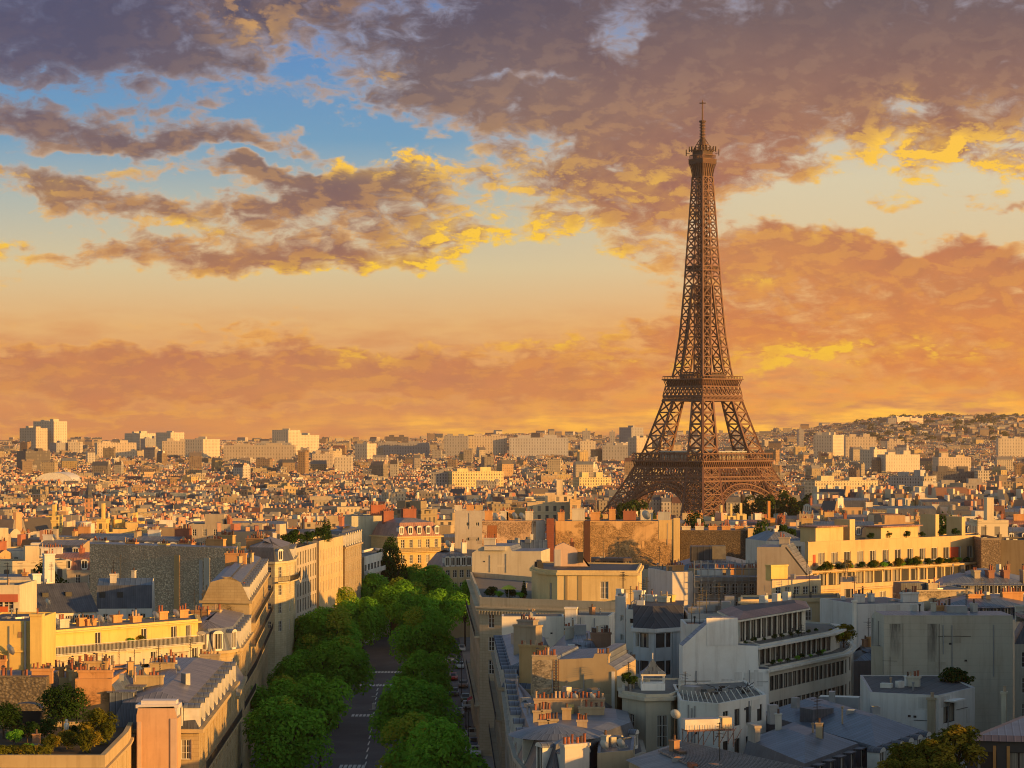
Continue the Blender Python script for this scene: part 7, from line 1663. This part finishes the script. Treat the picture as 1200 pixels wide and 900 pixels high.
def far_city():
    """thousands of roofs out to the hills, one mass"""
    rg = np.random.default_rng(12)
    xs, ys, ws, ds, hs, yaw, fl, dist = [], [], [], [], [], [], [], []
    for a, b, c, d in []: pass
    y = 560.0
    while y < 9400:
        s = (y / 1500.0)
        wmean = 9.5 * max(1.0, s ** .52); row = 15.0 * max(1.0, s ** .60)
        x = -.25 * y - rg.random() * 20
        blk = rg.uniform(-.5, .5); k = 0
        while x < .25 * y:
            if k % 9 == 0: blk = rg.choice([-.5, -.15, .2, .45]) + rg.uniform(-.1, .1); vac = rg.random() < .07
            k += 1
            w_ = wmean * rg.uniform(.6, 1.7); yy = y + rg.uniform(-.3, .3) * row; dp = rg.uniform(9, 14) * max(1, s ** .3)
            px = 600 + F * (x + w_ / 2) / yy
            ok = yy > hero_end(px) + 25 and not vac
            if ok and yy < 2700 and blocked(x - 2, x + w_ + 2, yy - 2, yy + dp + 2): ok = False
            if ok and 690 < px < 985 and 1350 < yy < 1990: ok = False
            if ok and (680 < px < 782 or 878 < px < 994) and 1100 < yy < 1250: ok = False
            if ok and 520 < px < 664 and 1930 < yy < 2110: ok = False
            hillf = smooth(.115, .18, x / yy) * smooth(5400, 7000, yy)
            if ok and rg.random() < .74 * hillf: ok = False
            if ok:
                h = rg.normal(19.5, 1.5); f = rg.random() < (.18 + .14 * min(1, yy / 5000))
                if f and rg.random() < .28: h += rg.uniform(3, 11)
                if yy > 2600 and rg.random() < .016: h += rg.uniform(10, 26)
                if yy > 5500: h *= .8 if hillf < .3 else .45
                if 700 < px < 950 and yy < 1690:
                    hc = Z(603, yy) - ground_z(x + w_ / 2, yy) - 6.5; h = min(h, hc) if yy < 900 else hc - rg.uniform(0, 4)
                if h < 4: x += w_; continue
                xs.append(x + w_ / 2); ys.append(yy); ws.append(w_); ds.append(dp); hs.append(h); yaw.append(blk); fl.append(f)
            x += w_ + .4 + (rg.uniform(6, 16) * max(1, s ** .5) if rg.random() < .16 else 0)
        y += row
    n = len(xs); xs, ys, ws, ds, hs, yaw, fl = map(np.array, (xs, ys, ws, ds, hs, yaw, fl))
    gz = np.array([ground_z(a, b) for a, b in zip(xs, ys)])
    c, s_ = np.cos(yaw), np.sin(yaw)
    def place(lx, ly, lz): return np.stack([xs + lx * c - ly * s_, ys + lx * s_ + ly * c, gz + lz], 1)
    wallpal = np.array(WALLC + [(.64, .54, .38), (.66, .60, .52), (.34, .30, .26), (.28, .21, .16), (.36, .26, .17)]); roofpal = np.array([(.10, .12, .15), (.06, .07, .09), (.14, .14, .15), (.17, .14, .12), (.19, .09, .06), (.20, .19, .18), (.10, .09, .085)])
    wc = wallpal[rg.integers(0, len(wallpal), n)] * rg.uniform(.5, .95, (n, 1)); rc = roofpal[rg.integers(0, len(roofpal), n)] * rg.uniform(.6, 1.1, (n, 1))
    rc[fl] = np.array([.22, .20, .18]) * rg.uniform(.6, 1.3, (fl.sum(), 1))
    hw, hd = ws / 2, ds / 2
    quads, cols, mids, uvs = [], [], [], []
    def add(q, col, mi, uv=None):
        quads.append(np.stack(q, 1)); cols.append(np.repeat(col[:, None, :], 4, 1)); mids.append(np.full(n, mi)); uvs.append(np.zeros((n, 4, 2)) if uv is None else uv)
    cor = [(-hw, -hd), (hw, -hd), (hw, hd), (-hw, hd)]
    L0 = [place(a, b, -6.0) for a, b in cor]; L1 = [place(a, b, hs) for a, b in cor]
    off = rg.uniform(0, 90, n)
    for k in range(4):
        q = (k + 1) % 4; ln = ws if k % 2 == 0 else ds
        u0, u1, v0, v1 = off, off + ln, np.full(n, -6.0), hs
        add([L0[k], L0[q], L1[q], L1[k]], wc, 0, np.stack([np.stack([u0, v0], 1), np.stack([u1, v0], 1), np.stack([u1, v1], 1), np.stack([u0, v1], 1)], 1))
    rise = np.where(fl, .4, rg.uniform(3.4, 5.6, n)); ins = np.where(fl, .01, 2.4)
    inx = np.where(fl, hw - .01, hw - .3)
    cor2 = [(-inx, -(hd - ins)), (inx, -(hd - ins)), (inx, hd - ins), (-inx, hd - ins)]
    L2 = [place(a, b, hs + rise) for a, b in cor2]
    for k in range(4): q = (k + 1) % 4; add([L1[k], L1[q], L2[q], L2[k]], rc if k % 2 == 0 else wc, 1)
    add(L2, rc, 1)
    def box(cx, cy, bw, bd, z0, z1, col):
        cc = [(cx - bw, cy - bd), (cx + bw, cy - bd), (cx + bw, cy + bd), (cx - bw, cy + bd)]
        A = [place(a, b, z0) for a, b in cc]; B = [place(a, b, z1) for a, b in cc]
        for k in range(4): q = (k + 1) % 4; add([A[k], A[q], B[q], B[k]], col, 1)
        add(B, col, 1)
    chp = np.array([(.60, .34, .18), (.62, .50, .34), (.40, .16, .10), (.70, .62, .50), (.55, .30, .2)])
    for sgn in (-1, 1, 0):
        cc = chp[rg.integers(0, len(chp), n)]; on = rg.random(n) < .8
        cx = sgn * (hw - .6) if sgn else rg.uniform(-.5, .5, n) * hw
        box(cx, rg.uniform(-.3, .3, n) * hd, np.where(fl, rg.uniform(1.5, 3.5, n), .5), np.where(fl, 1.8, rg.uniform(1.2, 2.6, n)), hs, hs + rise + np.where(on, rg.uniform(1.0, 2.6, n), -.3), np.where(fl[:, None], wc, cc))
    V = np.concatenate(quads).reshape(-1, 3); Cc = np.concatenate(cols).reshape(-1, 3); Mi = np.concatenate(mids); U = np.concatenate(uvs).reshape(-1, 2); nf = len(Mi)
    me = bpy.data.meshes.new('distant_city'); me.vertices.add(4 * nf); me.vertices.foreach_set('co', V.ravel()); me.loops.add(4 * nf); me.loops.foreach_set('vertex_index', np.arange(4 * nf, dtype=np.int32))
    me.polygons.add(nf); me.polygons.foreach_set('loop_start', np.arange(0, 4 * nf, 4, dtype=np.int32)); me.polygons.foreach_set('loop_total', np.full(nf, 4, np.int32)); me.polygons.foreach_set('material_index', Mi.astype(np.int32))
    ul = me.uv_layers.new(name='UVMap'); ul.data.foreach_set('uv', U.astype(np.float32).ravel())
    at = me.attributes.new('tone', 'FLOAT_COLOR', 'CORNER'); at.data.foreach_set('color', np.concatenate([Cc, np.ones((4 * nf, 1))], 1).astype(np.float32).ravel())
    me.materials.append(MATS['distant_wall']); me.materials.append(MATS['distant_roof']); me.update(calc_edges=True)
    o = link('distant_city', me); tag(o, 'mass of distant rooftops and pale blocks stretching to the horizon', 'city', None, 'stuff')
    print('far city', n, 'individual rows to', Y_END)
    # greenery among the roofs and on the hill
    lob = []; r2 = random.Random(9)
    for k in range(520):
        if k < 330:
            yy = r2.uniform(5600, 9200); q = r2.uniform(.10, .25); rad = r2.uniform(7, 15)
        elif k < 400: yy = r2.uniform(6800, 8600); q = r2.uniform(-.03, .06); rad = r2.uniform(9, 18)
        else: yy = r2.uniform(1500, 4600); q = r2.uniform(-.24, .24); rad = r2.uniform(5, 10)
        if k >= 400 and .05 < q < .11 and yy < 1950: continue
        x = q * yy; lob.append((x, yy, ground_z(x, yy) + (8 if k >= 400 else 7), rad))
    o = link('distant_trees', leaf_cloud('distant_trees', lob, 60000, 6.0, 'leaf_park', 3, inner=.1)); tag(o, 'dark patches of woodland on the far hills and between distant roofs', 'woodland', None, 'stuff')
far_city()

# ------------------------------------------------------------------ evening haze
def haze():
    m = bpy.data.materials.new('haze'); m.use_nodes = True; t = NT(m.node_tree); t.n.clear()
    v = t.new('ShaderNodeVolumePrincipled'); v.inputs['Color'].default_value = (.95, .73, .60, 1); v.inputs['Density'].default_value = HAZE_DENSITY; v.inputs['Anisotropy'].default_value = 0.2
    t.l.new(v.outputs[0], t.new('ShaderNodeOutputMaterial').inputs['Volume'])
    MATS['haze'] = m
    b = MB(); b.box(-4200, 4200, -600, 11500, -32, 302, 'haze'); o = b.build('haze'); o['kind'] = 'stuff'; tag(o, 'thin warm evening haze over the whole city', 'haze')
HAZE_DENSITY = 3.3e-5
haze()
